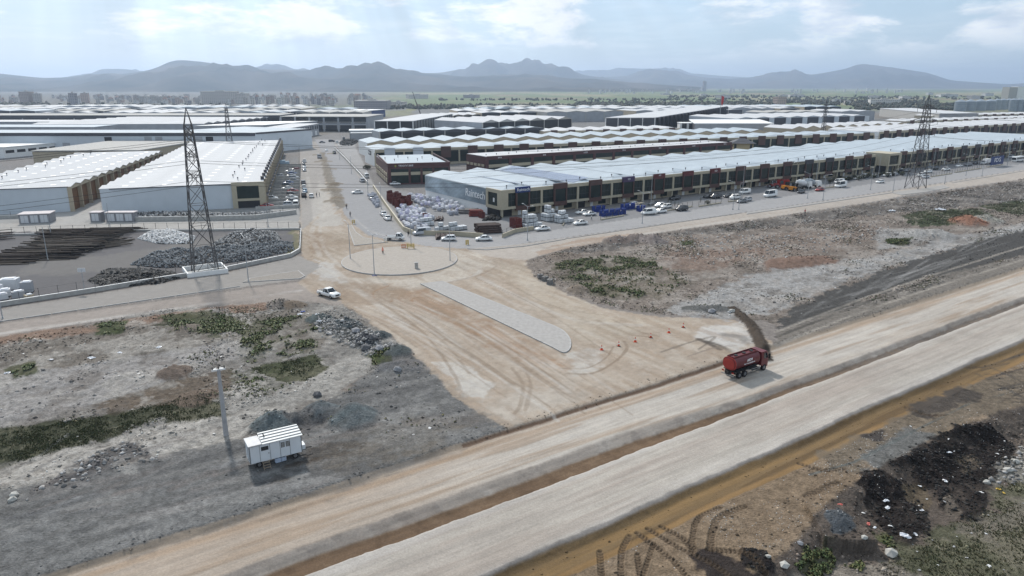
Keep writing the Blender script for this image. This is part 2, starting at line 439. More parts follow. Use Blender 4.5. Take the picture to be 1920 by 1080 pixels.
paint([(215, 870), (235, 858), (258, 868), (255, 885), (218, 893)], (176, 174, 170), 0.5, 0.5)
paint([(300, 592), (400, 583), (468, 605), (470, 632), (420, 630), (330, 622)], (84, 90, 64), 0.9, 1.8, 0.9, key='weeds_a')
paint([(180, 605), (240, 602), (235, 622), (190, 628)], (84, 92, 62), 0.4, 0.9, key='weeds_a')
paint([(470, 690), (590, 664), (606, 690), (572, 716), (505, 708)], (78, 84, 58), 0.6, 1.2, 0.95, key='grass_a')
paint([(470, 600), (560, 590), (600, 620), (590, 660), (470, 680), (440, 650)], (92, 96, 68), 1.2, 2.4, patchy=0.5, key='weeds_a')
paint([(690, 665), (730, 655), (735, 680), (700, 688)], (82, 92, 52), 0.4, 0.7, key='weeds_a')
paint([(20, 690), (60, 680), (70, 698), (30, 705)], (80, 88, 60), 0.4, 0.8, key='weeds_a')
paint([(420, 690), (470, 700), (560, 720), (500, 745), (430, 735)], (104, 104, 90), 1.0, 1.8, 0.8, patchy=0.45, key='weeds_b')
paint([(600, 592), (680, 612), (740, 660), (700, 668), (640, 640), (600, 615)], (96, 100, 100), 0.7, 1.2, 0.9, key='rub_b')
chalk = fbm(gx, gy, 6.0, 5, 81, 0.6); speck = fbm(gx, gy, 1.5, 4, 91, 0.65)
def mottle(m, pale, dark, a=0.6, b=0.5):
    i_ = np.nonzero(m > 0.02)[0]
    put(i_, m[i_] * sstep(0.08, 0.34, chalk[i_]) * a, pale); put(i_, m[i_] * sstep(0.10, 0.36, -chalk[i_]) * b, dark)
    put(i_, m[i_] * sstep(0.22, 0.42, speck[i_]) * 0.5, pale); put(i_, m[i_] * sstep(0.22, 0.42, -speck[i_]) * 0.45, dark)
mottle(MASK['lfield'] * (1 - MASK['gravel']) * (1 - 0.85 * np.clip(MASK['grass_a'] + MASK['weeds_a'], 0, 1)), (188, 183, 176), (118, 110, 103))
mottle(MASK['gravel'], (146, 145, 143), (96, 96, 97), 0.45, 0.4)
mottle(np.clip(MASK['grass_a'] + MASK['weeds_a'], 0, 1), (122, 118, 96), (52, 58, 38), 0.5, 0.6)
# --- left road and the dirt track beside it
paint([(-300, 632), (0, 580), (420, 513), (560, 480), (604, 498), (576, 522), (440, 541), (0, 603), (-300, 650)], (164, 159, 154), 0.15, 0.1, zn='side_road')
paint([(-300, 655), (0, 607), (440, 545), (578, 526), (650, 555), (640, 572), (560, 562), (300, 580), (0, 632), (-300, 690)], (172, 162, 154), 0.5, 0.5, zn='dirt_track')
stroke(smooth_line([(-200, 660), (0, 626), (200, 597), (420, 565), (560, 545)]), (204, 198, 192), 1.6, 0.8)
# --- dirt junction
paint([(560, 270), (660, 270), (740, 445), (900, 462), (990, 486), (1000, 520), (1060, 550), (1130, 577), (1230, 592), (1380, 600), (1450, 640), (1455, 655), (960, 807), (880, 765), (830, 718), (760, 650), (700, 610), (640, 566), (575, 545), (560, 530), (604, 500), (563, 480)], (184, 169, 153), 0.4, 0.5, zn='dirt_junction')
paint([(563, 432), (650, 432), (640, 480), (600, 492), (566, 476)], (176, 160, 142), 1.0, 1.2, 0.9)
paint([(575, 440), (600, 436), (610, 470), (585, 480)], (160, 138, 116), 1.0, 1.0, 0.8)
paint([(590, 486), (625, 494), (645, 528), (618, 530), (600, 512)], (204, 200, 195), 0.6, 1.2, 0.9)
paint([(798, 676), (862, 680), (925, 718), (908, 746), (872, 742), (845, 706)], (206, 200, 192), 0.4, 0.5)
paint([(880, 762), (960, 735), (1060, 715), (1100, 740), (960, 800), (930, 790)], (198, 188, 176), 2.0, 2.0, 0.8)
paint([(1060, 660), (1130, 650), (1140, 690), (1080, 705), (1060, 695)], (204, 198, 190), 1.0, 1.0, 0.9)
paint([(1300, 614), (1400, 600), (1424, 640), (1380, 655), (1310, 640)], (214, 210, 205), 1.2, 1.4, 0.9)
paint([(740, 548), (800, 546), (1068, 676), (1060, 702), (980, 680), (860, 610)], (172, 143, 118), 1.2, 1.4, 0.75)
paint([(850, 470), (905, 474), (925, 500), (870, 522), (780, 540), (690, 534), (640, 520), (690, 522), (760, 524), (830, 510), (855, 490)], (210, 200, 187), 0.8, 0.8, 0.85)
paint([(985, 490), (1060, 550), (1130, 580), (1300, 600), (1100, 640), (980, 560), (930, 510)], (196, 183, 166), 2.0, 2.5, 0.8)
paint([(620, 535), (740, 530), (760, 550), (700, 580), (650, 565)], (170, 150, 130), 1.5, 1.6, 0.6)
jm = (zone == ZONES['dirt_junction']).astype(np.float32)
ja = math.radians(-56.5); jx = gx * math.cos(ja) + gy * math.sin(ja); jy = -gx * math.sin(ja) + gy * math.cos(ja)     # traffic runs along the splitter island
jst = fbm(jx * 0.10, jy, 1.1, 4, 101); ji = np.nonzero(jm)[0]
put(ji, sstep(0.05, 0.4, jst[ji]) * 0.42, (204, 194, 181)); put(ji, sstep(0.05, 0.4, -jst[ji]) * 0.42, (164, 144, 124))
put(ji, sstep(0.15, 0.4, chalk[ji]) * 0.35, (200, 189, 175)); put(ji, sstep(0.15, 0.4, -chalk[ji]) * 0.35, (166, 148, 130)); put(ji, sstep(0.28, 0.45, speck[ji]) * 0.25, (208, 200, 190)); put(ji, sstep(0.28, 0.45, -speck[ji]) * 0.25, (154, 138, 122))
# --- street going away
paint([(560, 266), (600, 266), (612, 350), (600, 400), (566, 432), (563, 395)], (176, 170, 164), 0.5, 0.5, zn='dirt_track')
paint([(590, 262), (622, 262), (642, 290), (672, 330), (714, 400), (748, 442), (775, 455), (735, 452), (690, 441), (662, 420), (645, 400), (622, 330), (606, 290)], (166, 165, 166), 0.2, 0.2, zn='street')
paint([(598, 285), (608, 285), (624, 330), (650, 386), (632, 394), (612, 350)], (150, 142, 131), 0.8, 0.8, zn='ground')
paint([(598, 340), (612, 350), (634, 400), (640, 425), (600, 425), (590, 380)], (200, 194, 186), 1.0, 1.5, 0.85)
paint([(624, 262), (660, 262), (700, 345), (775, 440), (790, 442), (775, 455), (748, 442), (714, 400), (672, 330), (642, 290)], (172, 170, 169), 0.3, 0.2, zn='pavement')
# --- yards and the paved road in front of the long building
paint([(700, 345), (760, 360), (945, 404), (1100, 396), (1440, 350), (1700, 316), (1990, 272), (1990, 312), (1640, 350), (1440, 374), (1200, 408), (1000, 437), (900, 446), (790, 440), (775, 440)], (148, 147, 148), 0.2, 0.1, zn='yard_pavement', key='ryard')
paint([(728, 445), (790, 438), (900, 446), (1000, 437), (1200, 408), (1440, 373), (1640, 344), (1990, 298), (1990, 306), (1920, 318), (1700, 353), (1440, 392), (1200, 426), (985, 456), (900, 468), (800, 462)], (176, 174, 174), 0.15, 0.1, zn='service_road')
paint([(880, 470), (985, 457), (1200, 427), (1440, 393), (1700, 354), (1990, 307), (1990, 326), (1700, 366), (1640, 378), (1440, 408), (1200, 441), (1060, 466), (985, 488), (920, 482)], (194, 184, 174), 0.3, 0.35, zn='dirt_track')
paint([(1000, 472), (1080, 450), (1180, 437), (1190, 442), (1080, 462), (1010, 480)], (176, 152, 132), 0.5, 0.6, 0.7)
# --- right field
paint([(985, 490), (1060, 467), (1200, 442), (1440, 409), (1640, 379), (1990, 325), (2100, 440), (1920, 482), (1640, 572), (1455, 612), (1440, 600), (1370, 598), (1230, 590), (1130, 575), (1060, 548), (1005, 520)], (146, 135, 126), 0.4, 0.6, zn='ground', key='rfield')
paint([(1000, 482), (1060, 468), (1200, 445), (1440, 411), (1640, 381), (1990, 328), (1990, 372), (1640, 402), (1440, 428), (1260, 446), (1060, 482)], (112, 107, 103), 0.6, 1.5, 0.9, key='bank')
paint([(1200, 440), (1440, 440), (1640, 420), (1700, 440), (1440, 490), (1280, 490), (1230, 470)], (150, 135, 124), 2.0, 2.5, 0.9, key='rub_c')
paint([(1225, 478), (1330, 470), (1430, 462), (1440, 480), (1330, 505), (1250, 508)], (148, 127, 114), 1.2, 2.0, 0.8)
paint([(1440, 487), (1480, 482), (1565, 478), (1545, 496), (1470, 502), (1435, 515)], (146, 122, 108), 0.7, 1.0, 0.85)
paint([(1740, 462), (1840, 470), (1850, 478), (1760, 476)], (168, 146, 130), 1.0, 1.2, 0.8)
paint([(1232, 588), (1330, 545), (1420, 512), (1500, 496), (1640, 482), (1780, 446), (1990, 405), (1990, 435), (1850, 452), (1700, 494), (1560, 536), (1440, 590), (1370, 598)], (178, 176, 174), 0.9, 1.6, 0.95, key='lgrey')
paint([(1640, 430), (1720, 428), (1800, 440), (1760, 452), (1650, 470)], (172, 170, 168), 1.0, 1.4, 0.9)
paint([(1695, 402), (1740, 393), (1840, 392), (1870, 410), (1800, 420), (1730, 425), (1700, 418)], (80, 88, 66), 0.6, 1.2, key='grass_b')
paint([(1840, 385), (1990, 362), (1990, 400), (1900, 405)], (84, 90, 68), 0.6, 1.4, key='grass_b')
paint([(1040, 492), (1120, 482), (1230, 484), (1235, 500), (1130, 512), (1040, 505)], (98, 100, 76), 0.8, 1.8, patchy=0.42, key='weeds_c')
paint([(1040, 515), (1100, 515), (1120, 525), (1060, 530)], (88, 92, 62), 0.6, 1.0, patchy=0.42, key='weeds_c')
paint([(1065, 530), (1140, 535), (1230, 555), (1180, 562), (1110, 555)], (90, 92, 64), 0.8, 1.4, patchy=0.45, key='weeds_c')
paint([(1035, 500), (1250, 500), (1300, 530), (1240, 560), (1100, 545)], (124, 118, 98), 1.5, 2.5, 0.7, patchy=0.45, key='weeds_d')
paint([(1270, 455), (1300, 450), (1300, 462), (1275, 466)], (90, 94, 66), 0.6, 1.0, key='weeds_c')
paint([(1660, 450), (1710, 445), (1705, 458), (1665, 458)], (84, 88, 66), 0.6, 0.8, key='weeds_c')
paint([(1455, 604), (1500, 572), (1570, 540), (1700, 492), (1850, 447), (1990, 415), (1990, 466), (1740, 522), (1600, 572), (1470, 622)], (90, 88, 86), 0.5, 1.3, key='dark')
paint([(1450, 640), (1470, 618), (1600, 572), (1740, 522), (1990, 462), (1990, 485), (1700, 572), (1560, 612), (1450, 652)], (140, 133, 125), 0.6, 0.6)
mottle(MASK['rfield'] * (1 - MASK['dark']), (180, 172, 164), (112, 104, 96), 0.55, 0.5)
mottle(np.clip(MASK['grass_b'] + MASK['weeds_c'], 0, 1), (126, 122, 100), (56, 62, 42), 0.45, 0.6)
# --- new highway: two graded carriageways with an open trench between them, then a brown verge
wob = 0.42 * fbm(gs, gt * 2, 14, 4, 51) + 0.14 * n1 + 0.10 * nf
tq = gt + wob
_d = np.clip(tq - 53.6, 0, None); tqq = tq + sstep(50, 85, gs) * _d * np.exp(-(_d / 3.5) ** 4)     # the trench narrows to half its width towards the right
inroad = (gs > -120) & (gs < 1500)
strk = fbm(gs * 0.06, gt, 0.9, 4, 61); strk2 = fbm(gs * 0.03, gt, 2.6, 3, 62)
def band(t0, t1, col, soft=0.15, op=1.0, zn=None, q=None):
    q = tq if q is None else q
    i = np.nonzero(inroad & (gt > t0 - 2) & (gt < t1 + 2))[0]
    m = sstep(t0 - soft, t0 + soft, q[i]) * sstep(t1 + soft, t1 - soft, q[i]) * op
    put(i, m, col, zn); return i, m
i, m = band(55.0, 65.6, (196, 185, 173), zn='highway')
put(i, m * sstep(-0.1, 0.5, strk2[i]) * 0.7, (204, 197, 188)); put(i, m * sstep(0.05, 0.5, strk[i]) * 0.6, (166, 144, 122))
put(i, m * sstep(0.2, 0.6, -strk[i]) * 0.4, (208, 202, 195)); put(i, m * sstep(50, 20, gs[i]) * 0.45, (180, 158, 136))
band(63.4, 64.4, (176, 152, 128), 0.3, 0.6)
i, m = band(64.95, 65.55, (126, 104, 88), 0.15)  # brown lip, darkened to paint in the shade on the step's slope
i2 = np.nonzero(inroad & (gt > 63.5) & (gt < 67) & ((gs < 38) | (gs > 88)))[0]; put(i2, sstep(64.7, 64.9, tq[i2]) * sstep(65.8, 65.6, tq[i2]) * np.clip(np.maximum(sstep(44, 36, gs[i2]), sstep(84, 92, gs[i2])), 0, 1) * 0.85, (186, 170, 152))
i, m = band(55.9, 57.5, (168, 159, 150), 0.25, zn='trench', q=tqq); put(i, m * sstep(0, 0.5, n1[i]) * 0.6, (186, 180, 172)); put(i, m * sstep(0.1, 0.35, -speck[i]) * 0.5, (136, 128, 122)); put(i, m * sstep(0.1, 0.35, -chalk[i]) * 0.5, (146, 136, 128))  # grey upper slope of the trench, its shade put into the colour
i, m = band(53.6, 56.0, (122, 101, 82), 0.25, zn='trench', q=tqq); put(i, m * sstep(0.0, 0.5, strk[i]) * 0.5, (134, 110, 88)); put(i, m * sstep(70, 120, gs[i]) * 0.75, (132, 126, 121)); put(i, m * sstep(0.3, 0.8, n1[i]) * 0.35, (96, 80, 66)); put(i, m * sstep(0.15, 0.4, speck[i]) * 0.4, (146, 124, 102)); put(i, m * sstep(0.15, 0.4, -speck[i]) * 0.4, (92, 75, 60))  # brown trench bottom; towards the right its dark shading is painted as grey
i, m = band(44.9, 53.8, (194, 186, 176), zn='highway_lane'); put(i, m * sstep(0.0, 0.45, strk[i]) * 0.55, (178, 165, 154)); put(i, m * sstep(0.0, 0.5, -strk2[i]) * 0.6, (206, 200, 194)); put(i, m * sstep(0.2, 0.6, strk2[i]) * 0.4, (184, 172, 162))
i, m = band(44.3, 45.0, (150, 145, 141), 0.2, zn='verge')
i, m = band(41.0, 44.5, (134, 112, 83), 0.2, zn='verge'); put(i, m * sstep(0.0, 0.3, strk[i]) * 0.75, (112, 92, 68)); put(i, m * sstep(0.1, 0.5, -strk[i]) * 0.5, (158, 128, 88))
band(41.1, 41.8, (162, 130, 90), 0.2, 0.7)
# --- brown ground below the verge
ZB = -1.0
low = np.nonzero((gs > -200) & (gs < 700) & (tq < 41.0) & (gt > -30))[0]
put(low, np.ones(len(low)), (146, 127, 106)); put(low, sstep(0.0, 0.5, n2[low]) * 0.5, (136, 119, 101)); put(low, sstep(0.1, 0.6, n1[low]) * 0.35, (152, 138, 122))
zone[low] = 0
paint([(1530, 850), (1640, 800), (1760, 745), (1920, 690), (1990, 670), (1990, 740), (1800, 800), (1640, 880), (1560, 900)], (126, 116, 103), 0.6, 0.9, 0.75, z=ZB)
paint([(1600, 855), (1700, 800), (1760, 815), (1690, 870), (1620, 890)], (120, 122, 122), 0.7, 0.9, 0.8, z=ZB)
paint([(1700, 770), (1800, 728), (1830, 740), (1740, 785)], (84, 78, 74), 0.5, 0.8, 0.85, z=ZB)
paint([(1615, 815), (1660, 800), (1670, 830), (1630, 835)], (70, 66, 66), 0.4, 0.7, 0.85, z=ZB)
for q in ([(1840, 690), (1990, 640)], [(1850, 710), (1990, 672)], [(1870, 730), (1990, 702)], [(1830, 700), (1930, 752)], [(1860, 690), (1960, 735)]):
    stroke(q, (84, 80, 76), 0.5, 0.75, z=ZB)
stroke([(1520, 890), (1600, 868), (1730, 800), (1830, 750), (1880, 740)], (112, 116, 114), 0.35, 0.8, z=ZB)
edge = [(1380, 1110), (1440, 1060), (1560, 935), (1600, 905), (1700, 850), (1790, 800), (1880, 770), (2100, 690)]
slope = edge + [(2300, 700), (2300, 1300), (1380, 1300)]
i, d = sdist(W(slope, ZB), 12); drop = np.zeros(NV); drop[i] = sstep(0.3, -4.0, d + 0.4 * edge_n[i])
put(i, sstep(0.3, -0.3, d + 0.5 * edge_n[i]), (108, 98, 90))
ZL = -2.6
paint([(1620, 1110), (1660, 1040), (1720, 1010), (1790, 985), (1860, 955), (1885, 905), (2200, 860), (2200, 1300), (1500, 1300)], (114, 112, 93), 0.8, 1.2, z=ZL, key='grass_c')
mottle(MASK['grass_c'], (146, 138, 122), (74, 78, 58), 0.5, 0.5)
paint([(1500, 1060), (1600, 1040), (1680, 1050), (1760, 1100), (1700, 1300), (1400, 1300)], (142, 134, 124), 0.8, 1.2, 0.9, z=ZL)
paint([(1810, 985), (1880, 950), (1990, 940), (1960, 985), (1850, 1000)], (136, 128, 118), 0.8, 1.5, 0.7, z=ZL)
paint([(1480, 1075), (1500, 1045), (1560, 1030), (1580, 1055), (1530, 1100)], (84, 88, 60), 0.5, 1.2, z=ZL, patchy=0.4, key='weeds_e')
paint([(1575, 1060), (1600, 1048), (1638, 1055), (1620, 1072)], (112, 120, 76), 0.5, 1.0, z=ZL, patchy=0.4, key='weeds_e')
paint([(1635, 1000), (1660, 995), (1690, 1020), (1680, 1034), (1650, 1025)], (104, 112, 74), 0.5, 1.0, z=ZL, patchy=0.45, key='weeds_e')
BLK = (46, 41, 40)
paint([(1596, 905), (1640, 890), (1700, 905), (1740, 945), (1738, 985), (1715, 1010), (1680, 1000), (1640, 965)], BLK, 0.3, 0.9, 0.97, patchy=0.30, z=-1.8, key='black')
paint([(1665, 880), (1720, 850), (1790, 808), (1850, 795), (1905, 820), (1915, 855), (1850, 890), (1850, 945), (1815, 962), (1760, 935), (1745, 905), (1700, 905)], BLK, 0.3, 0.9, 0.97, patchy=0.32, z=-1.8, key='black')
paint([(1690, 905), (1730, 900), (1755, 930), (1735, 945), (1705, 930)], (112, 100, 84), 0.3, 0.5, 0.9, z=-1.8)
paint([(1765, 925), (1785, 920), (1805, 955), (1790, 965)], (120, 110, 100), 0.3, 0.5, 0.9, z=-2.0)
paint([(1785, 850), (1830, 840), (1850, 860), (1810, 880)], (104, 94, 82), 0.3, 0.6, 0.9, z=-1.6)
paint([(1545, 985), (1570, 972), (1600, 985), (1595, 1015), (1560, 1015)], (94, 98, 102), 0.3, 0.5, z=-2.0)
paint([(1865, 905), (1880, 860), (1920, 830), (2000, 800), (2000, 880), (1900, 900)], (150, 146, 138), 0.6, 1.0, 0.8, z=ZL, key='rub_d')
# black soil dragged across the brown ground
paint([(1290, 1040), (1330, 1035), (1390, 1060), (1420, 1090), (1340, 1090)], (52, 48, 50), 0.4, 0.8, 0.9, z=ZB)
paint([(1388, 1030), (1440, 1035), (1450, 1070), (1400, 1060)], (40, 38, 40), 0.2, 0.5, 0.95, z=ZB, key='black')

# --- heights
road_flat = sstep(41.5, 43.5, gt) * sstep(68, 66, gt) * inroad
zhw = -0.45 * sstep(66.0, 64.9, tq) * inroad * sstep(-60, -30, gs)
zhw = zhw - 0.6 * sstep(57.9, 55.2, tqq) * sstep(53.2, 53.9, tq) * inroad
zhw = zhw - 0.55 * sstep(44.9, 43.6, tq) * inroad * sstep(-60, -30, gs)
gz += zhw
gz += 0.05 * strk * sstep(41.5, 43.5, gt) * sstep(66, 64, gt) * inroad
lf = MASK['lfield'] * sstep(66.5, 69.5, gt); rf = MASK['rfield']
gz += lf * (0.40 * n2 + 0.22 * n1 + 0.10 * nf + 0.30 * chalk) * (1 - 0.75 * MASK['gravel'])
gz += rf * (0.30 * n2 + 0.24 * n1 + 0.08 * nf + 0.30 * chalk) * (1 - 0.75 * MASK['dark'])
gz += MASK['rub_c'] * rf * 0.25 * np.abs(n1)
gz -= 1.4 * sstep(0.2, 0.9, MASK['bank']) * (0.5 + 0.5 * n2) * 0.35
lowm = np.zeros(NV); lowm[low] = 1
gz += lowm * (0.10 * n2 + 0.05 * n1 + 0.03 * nf)
gz -= drop * 1.7 * (gt < 43)
gz += MASK['black'] * (0.28 + 0.45 * np.clip(n1, -0.5, 1) + 0.2 * nf)
for k in ('weeds_a', 'weeds_c', 'weeds_e'): gz += MASK[k] * 0.12 * (1 + n1)
gz += MASK['rub_a'] * 0.35 * np.abs(n1 + 0.5 * nf) + MASK['rub_b'] * 0.6 * np.abs(n1 + 0.4 * nf)
# pale cut bank of the left field drops to the gravel
DKG = (112, 118, 120)
heap(660, 785, 3.4, 2.1, (118, 127, 129), rough=0.08, warp=0.12)
heap(602, 776, 2.7, 1.9, (114, 121, 124), rough=0.15, warp=0.15)
heap(515, 798, 3.0, 2.0, (114, 122, 124), rough=0.2, warp=0.15)
heap(560, 790, 2.0, 0.9, (104, 104, 104), rough=0.4)
heap(330, 700, 2.6, 1.1, (132, 118, 108), rough=0.4)
heap(372, 748, 3.0, 0.9, (124, 110, 98), rough=0.4)
heap(350, 618, 2.4, 0.8, (140, 130, 120), rough=0.4)
heap(525, 573, 2.8, 1.3, (142, 134, 127), rough=0.15, warp=0.15)
heap(555, 575, 2.2, 1.1, (140, 126, 112), rough=0.2)
heap(600, 598, 2.6, 0.9, (96, 104, 104), rough=0.2)
heap(650, 610, 2.8, 1.3, (100, 106, 108), rough=0.45)
heap(690, 640, 2.4, 1.5, (84, 86, 92), rough=0.5)
heap(715, 632, 2.0, 1.2, (96, 102, 104), rough=0.3)
heap(745, 660, 2.4, 1.2, (104, 110, 110), rough=0.2)
heap(750, 688, 2.6, 0.7, (112, 112, 114), rough=0.5, sx=1.5, rot=0.3)
heap(1085, 545, 2.6, 1.3, (150, 137, 124), rough=0.15, warp=0.15)
heap(1160, 452, 4.0, 1.6, (132, 120, 114), rough=0.35); heap(1195, 450, 3.8, 1.8, (142, 130, 124), rough=0.45); heap(1225, 455, 4.0, 2.0, (150, 140, 136), rough=0.45)
heap(1060, 480, 4.5, 0.8, (138, 126, 116), rough=0.2)
heap(1720, 440, 4.2, 1.5, (178, 176, 173), rough=0.15, warp=0.15); heap(1757, 442, 4.8, 1.9, (182, 179, 175), rough=0.15, warp=0.15)
heap(1815, 418, 6.0, 2.4, (164, 122, 102), rough=0.15, warp=0.15); heap(1846, 415, 5.5, 2.2, (170, 166, 156), rough=0.15, warp=0.15)
heap(1500, 492, 5.0, 0.9, (142, 118, 105), rough=0.4, sx=2.2, rot=0.35)
heap(1345, 580, 2.0, 0.8, (120, 120, 118), rough=0.4, sx=1.6); heap(1310, 580, 2.2, 0.5, (110, 110, 108), rough=0.4, sx=1.6)
for k, (a, b) in enumerate(((622, 288), (598, 290), (607, 303), (622, 318), (628, 345), (622, 356), (632, 372), (626, 378))):
    heap(a, b, 3.0 + (k % 3), 0.8, (148, 138, 124) if k % 2 else (140, 128, 112), rough=0.3)
heap(1572, 995, 1.5, 0.5, (94, 98, 102), rough=0.3, z=-2.0)
# berm of dark soil curving beside the tanker
berm = smooth_line([(1376, 580), (1398, 600), (1418, 625), (1430, 650), (1436, 668)])
P = np.array(W(berm)); dm = np.full(NV, 1e9)
near = np.nonzero((abs(gx - P[:, 0].mean()) < 25) & (abs(gy - P[:, 1].mean()) < 30))[0]
for q in P: dm[near] = np.minimum(dm[near], np.hypot(gx[near] - q[0], gy[near] - q[1]))
bm = sstep(1.35, 0.95, dm + 0.45 * n1 + 0.3 * nf); put(np.arange(NV), bm, (88, 78, 69)); gz += 0.42 * sstep(1.3, 0.1, dm + 0.3 * n1) * (1 + 0.6 * nf)
# --- tracks and streaks
DT = (146, 128, 110); LT = (206, 200, 192)
for q, c, w, o in (
    ([(640, 520), (700, 560), (790, 620), (850, 700), (868, 745)], DT, 0.5, 0.6), ([(660, 525), (740, 575), (830, 640), (880, 700)], DT, 0.5, 0.5),
    ([(620, 500), (680, 550), (760, 610)], LT, 1.4, 0.6), ([(610, 490), (640, 530), (720, 570), (800, 600), (900, 680)], LT, 0.7, 0.45),
    ([(700, 540), (720, 560), (760, 580), (850, 640), (960, 720)], DT, 0.8, 0.5), ([(730, 535), (700, 548), (705, 562)], (160, 122, 90), 0.6, 0.7),
    ([(760, 540), (725, 550), (735, 566)], (160, 122, 90), 0.6, 0.7), ([(790, 545), (750, 555), (760, 570), (830, 600)], (160, 122, 90), 0.5, 0.6),
    ([(820, 555), (775, 560), (790, 575), (900, 630)], (160, 124, 94), 0.5, 0.6), ([(860, 590), (960, 650), (1040, 690)], LT, 0.8, 0.6),
    ([(1060, 700), (1110, 700), (1150, 680), (1175, 655), (1170, 640)], DT, 0.5, 0.7), ([(1050, 690), (1100, 690), (1135, 672), (1150, 650)], DT, 0.4, 0.6),
    ([(1120, 600), (1170, 625), (1220, 632)], DT, 0.6, 0.7), ([(1150, 600), (1200, 622), (1235, 630)], DT, 0.5, 0.6),
    ([(960, 690), (980, 720), (975, 760), (965, 775)], DT, 0.5, 0.5), ([(985, 690), (995, 725), (985, 770)], DT, 0.5, 0.5),
    ([(900, 520), (980, 560), (1080, 600), (1200, 610)], LT, 1.4, 0.5), ([(950, 530), (1040, 575), (1140, 592)], DT, 0.6, 0.4),
    ([(870, 490), (900, 505), (880, 520), (800, 535)], LT, 1.2, 0.6), ([(840, 530), (900, 515), (930, 500)], DT, 0.7, 0.5),
    ([(1240, 660), (1300, 640), (1340, 632), (1310, 655)], (120, 110, 100), 0.5, 0.7), ([(1310, 636), (1330, 645), (1350, 655)], (88, 80, 74), 1.0, 0.85),
    ([(1325, 640), (1350, 648), (1372, 660)], (92, 86, 80), 0.9, 0.8), ([(1290, 668), (1340, 652), (1380, 648)], (140, 128, 118), 0.4, 0.7),
    ([(1360, 628), (1390, 632), (1400, 642)], (120, 116, 112), 2.0, 0.6), ([(570, 300), (590, 400), (585, 440), (600, 480)], LT, 1.4, 0.5),
    ([(610, 395), (600, 430), (610, 470), (640, 500)], LT, 1.0, 0.5), ([(655, 400), (690, 430), (730, 445)], LT, 0.8, 0.4),
    ([(1000, 470), (1200, 440), (1440, 403)], LT, 2.0, 0.6), ([(1040, 466), (1240, 430), (1500, 393)], (168, 146, 128), 0.7, 0.4),
):
    stroke(smooth_line(q), c, w, o)
for k in range(46):                                # long graded streaks across the junction
    a = random.Random(k).uniform; x0, y0 = a(640, 900), a(520, 600); L = a(0.3, 1.0)
    stroke(smooth_line([(x0, y0), (x0 + 150 * L, y0 + 70 * L), (x0 + 330 * L, y0 + 190 * L)]), (LT, DT)[k % 2], a(0.2, 0.6), a(0.25, 0.6))
for k in range(60):                                # machine passes in the dark strip and pale rubble of the right field
    a = random.Random(100 + k).uniform; x0 = a(1450, 1800); f = (x0 - 1450) / 470; y0 = 610 - f * 170 + a(-14, 14) + (0 if k % 3 else -35)
    stroke([(x0, y0), (x0 + 60 + 100 * a(0, 1), y0 - 26 - 36 * a(0, 1))], ((126, 124, 122), (78, 76, 74), (168, 166, 164))[k % 3], a(0.3, 0.8), a(0.2, 0.45))
for y_ in (636, 622, 612):
    stroke([(1455, y_ + 10), (1600, y_ - 46), (1740, y_ - 94), (1920, y_ - 150)], ((176, 168, 158), (92, 88, 84))[y_ == 622], 0.7, 0.8, dz=-0.08)
grav = MASK['gravel']; gstk = fbm(gs * 0.12, gt, 1.6, 4, 71); gi = np.nonzero(grav > 0.05)[0]
put(gi, grav[gi] * sstep(0.0, 0.5, gstk[gi]) * 0.55, (150, 148, 145)); put(gi, grav[gi] * sstep(0.05, 0.5, -gstk[gi]) * 0.5, (100, 99, 98)); put(gi, grav[gi] * sstep(0.25, 0.6, n2[gi]) * 0.4, (134, 124, 116))
for k in range(90):                                # tracked-machine passes over the gravel pad
    a = random.Random(300 + k).uniform; x0, y0 = a(0, 620), 0; y0 = a(880, 1060) - x0 * 0.18
    stroke([(x0, y0), (x0 + a(60, 200), y0 - a(15, 60))], ((150, 150, 150), (96, 96, 98), (132, 124, 120))[k % 3], a(0.3, 1.2), a(0.25, 0.55))
PG = (170, 168, 165)
for q, w, o in (([(30, 1040), (200, 987), (330, 955), (480, 917), (570, 888)], 1.3, 0.6), ([(470, 938), (560, 908), (680, 885), (760, 862)], 1.6, 0.5), ([(180, 1000), (300, 968), (420, 935)], 0.7, 0.5), ([(420, 905), (520, 885), (600, 868)], 0.9, 0.5), ([(640, 905), (760, 872), (860, 842)], 1.0, 0.45), ([(20, 985), (150, 965), (280, 935)], 0.8, 0.35)):
    stroke(smooth_line(q), PG, w, o)
for x0 in (65, 75, 88, 250, 262, 275, 420, 432, 445):
    stroke([(x0, 1035 - x0 * 0.15), (x0 + 4, 1065 - x0 * 0.2)], PG, 0.35, 0.5)
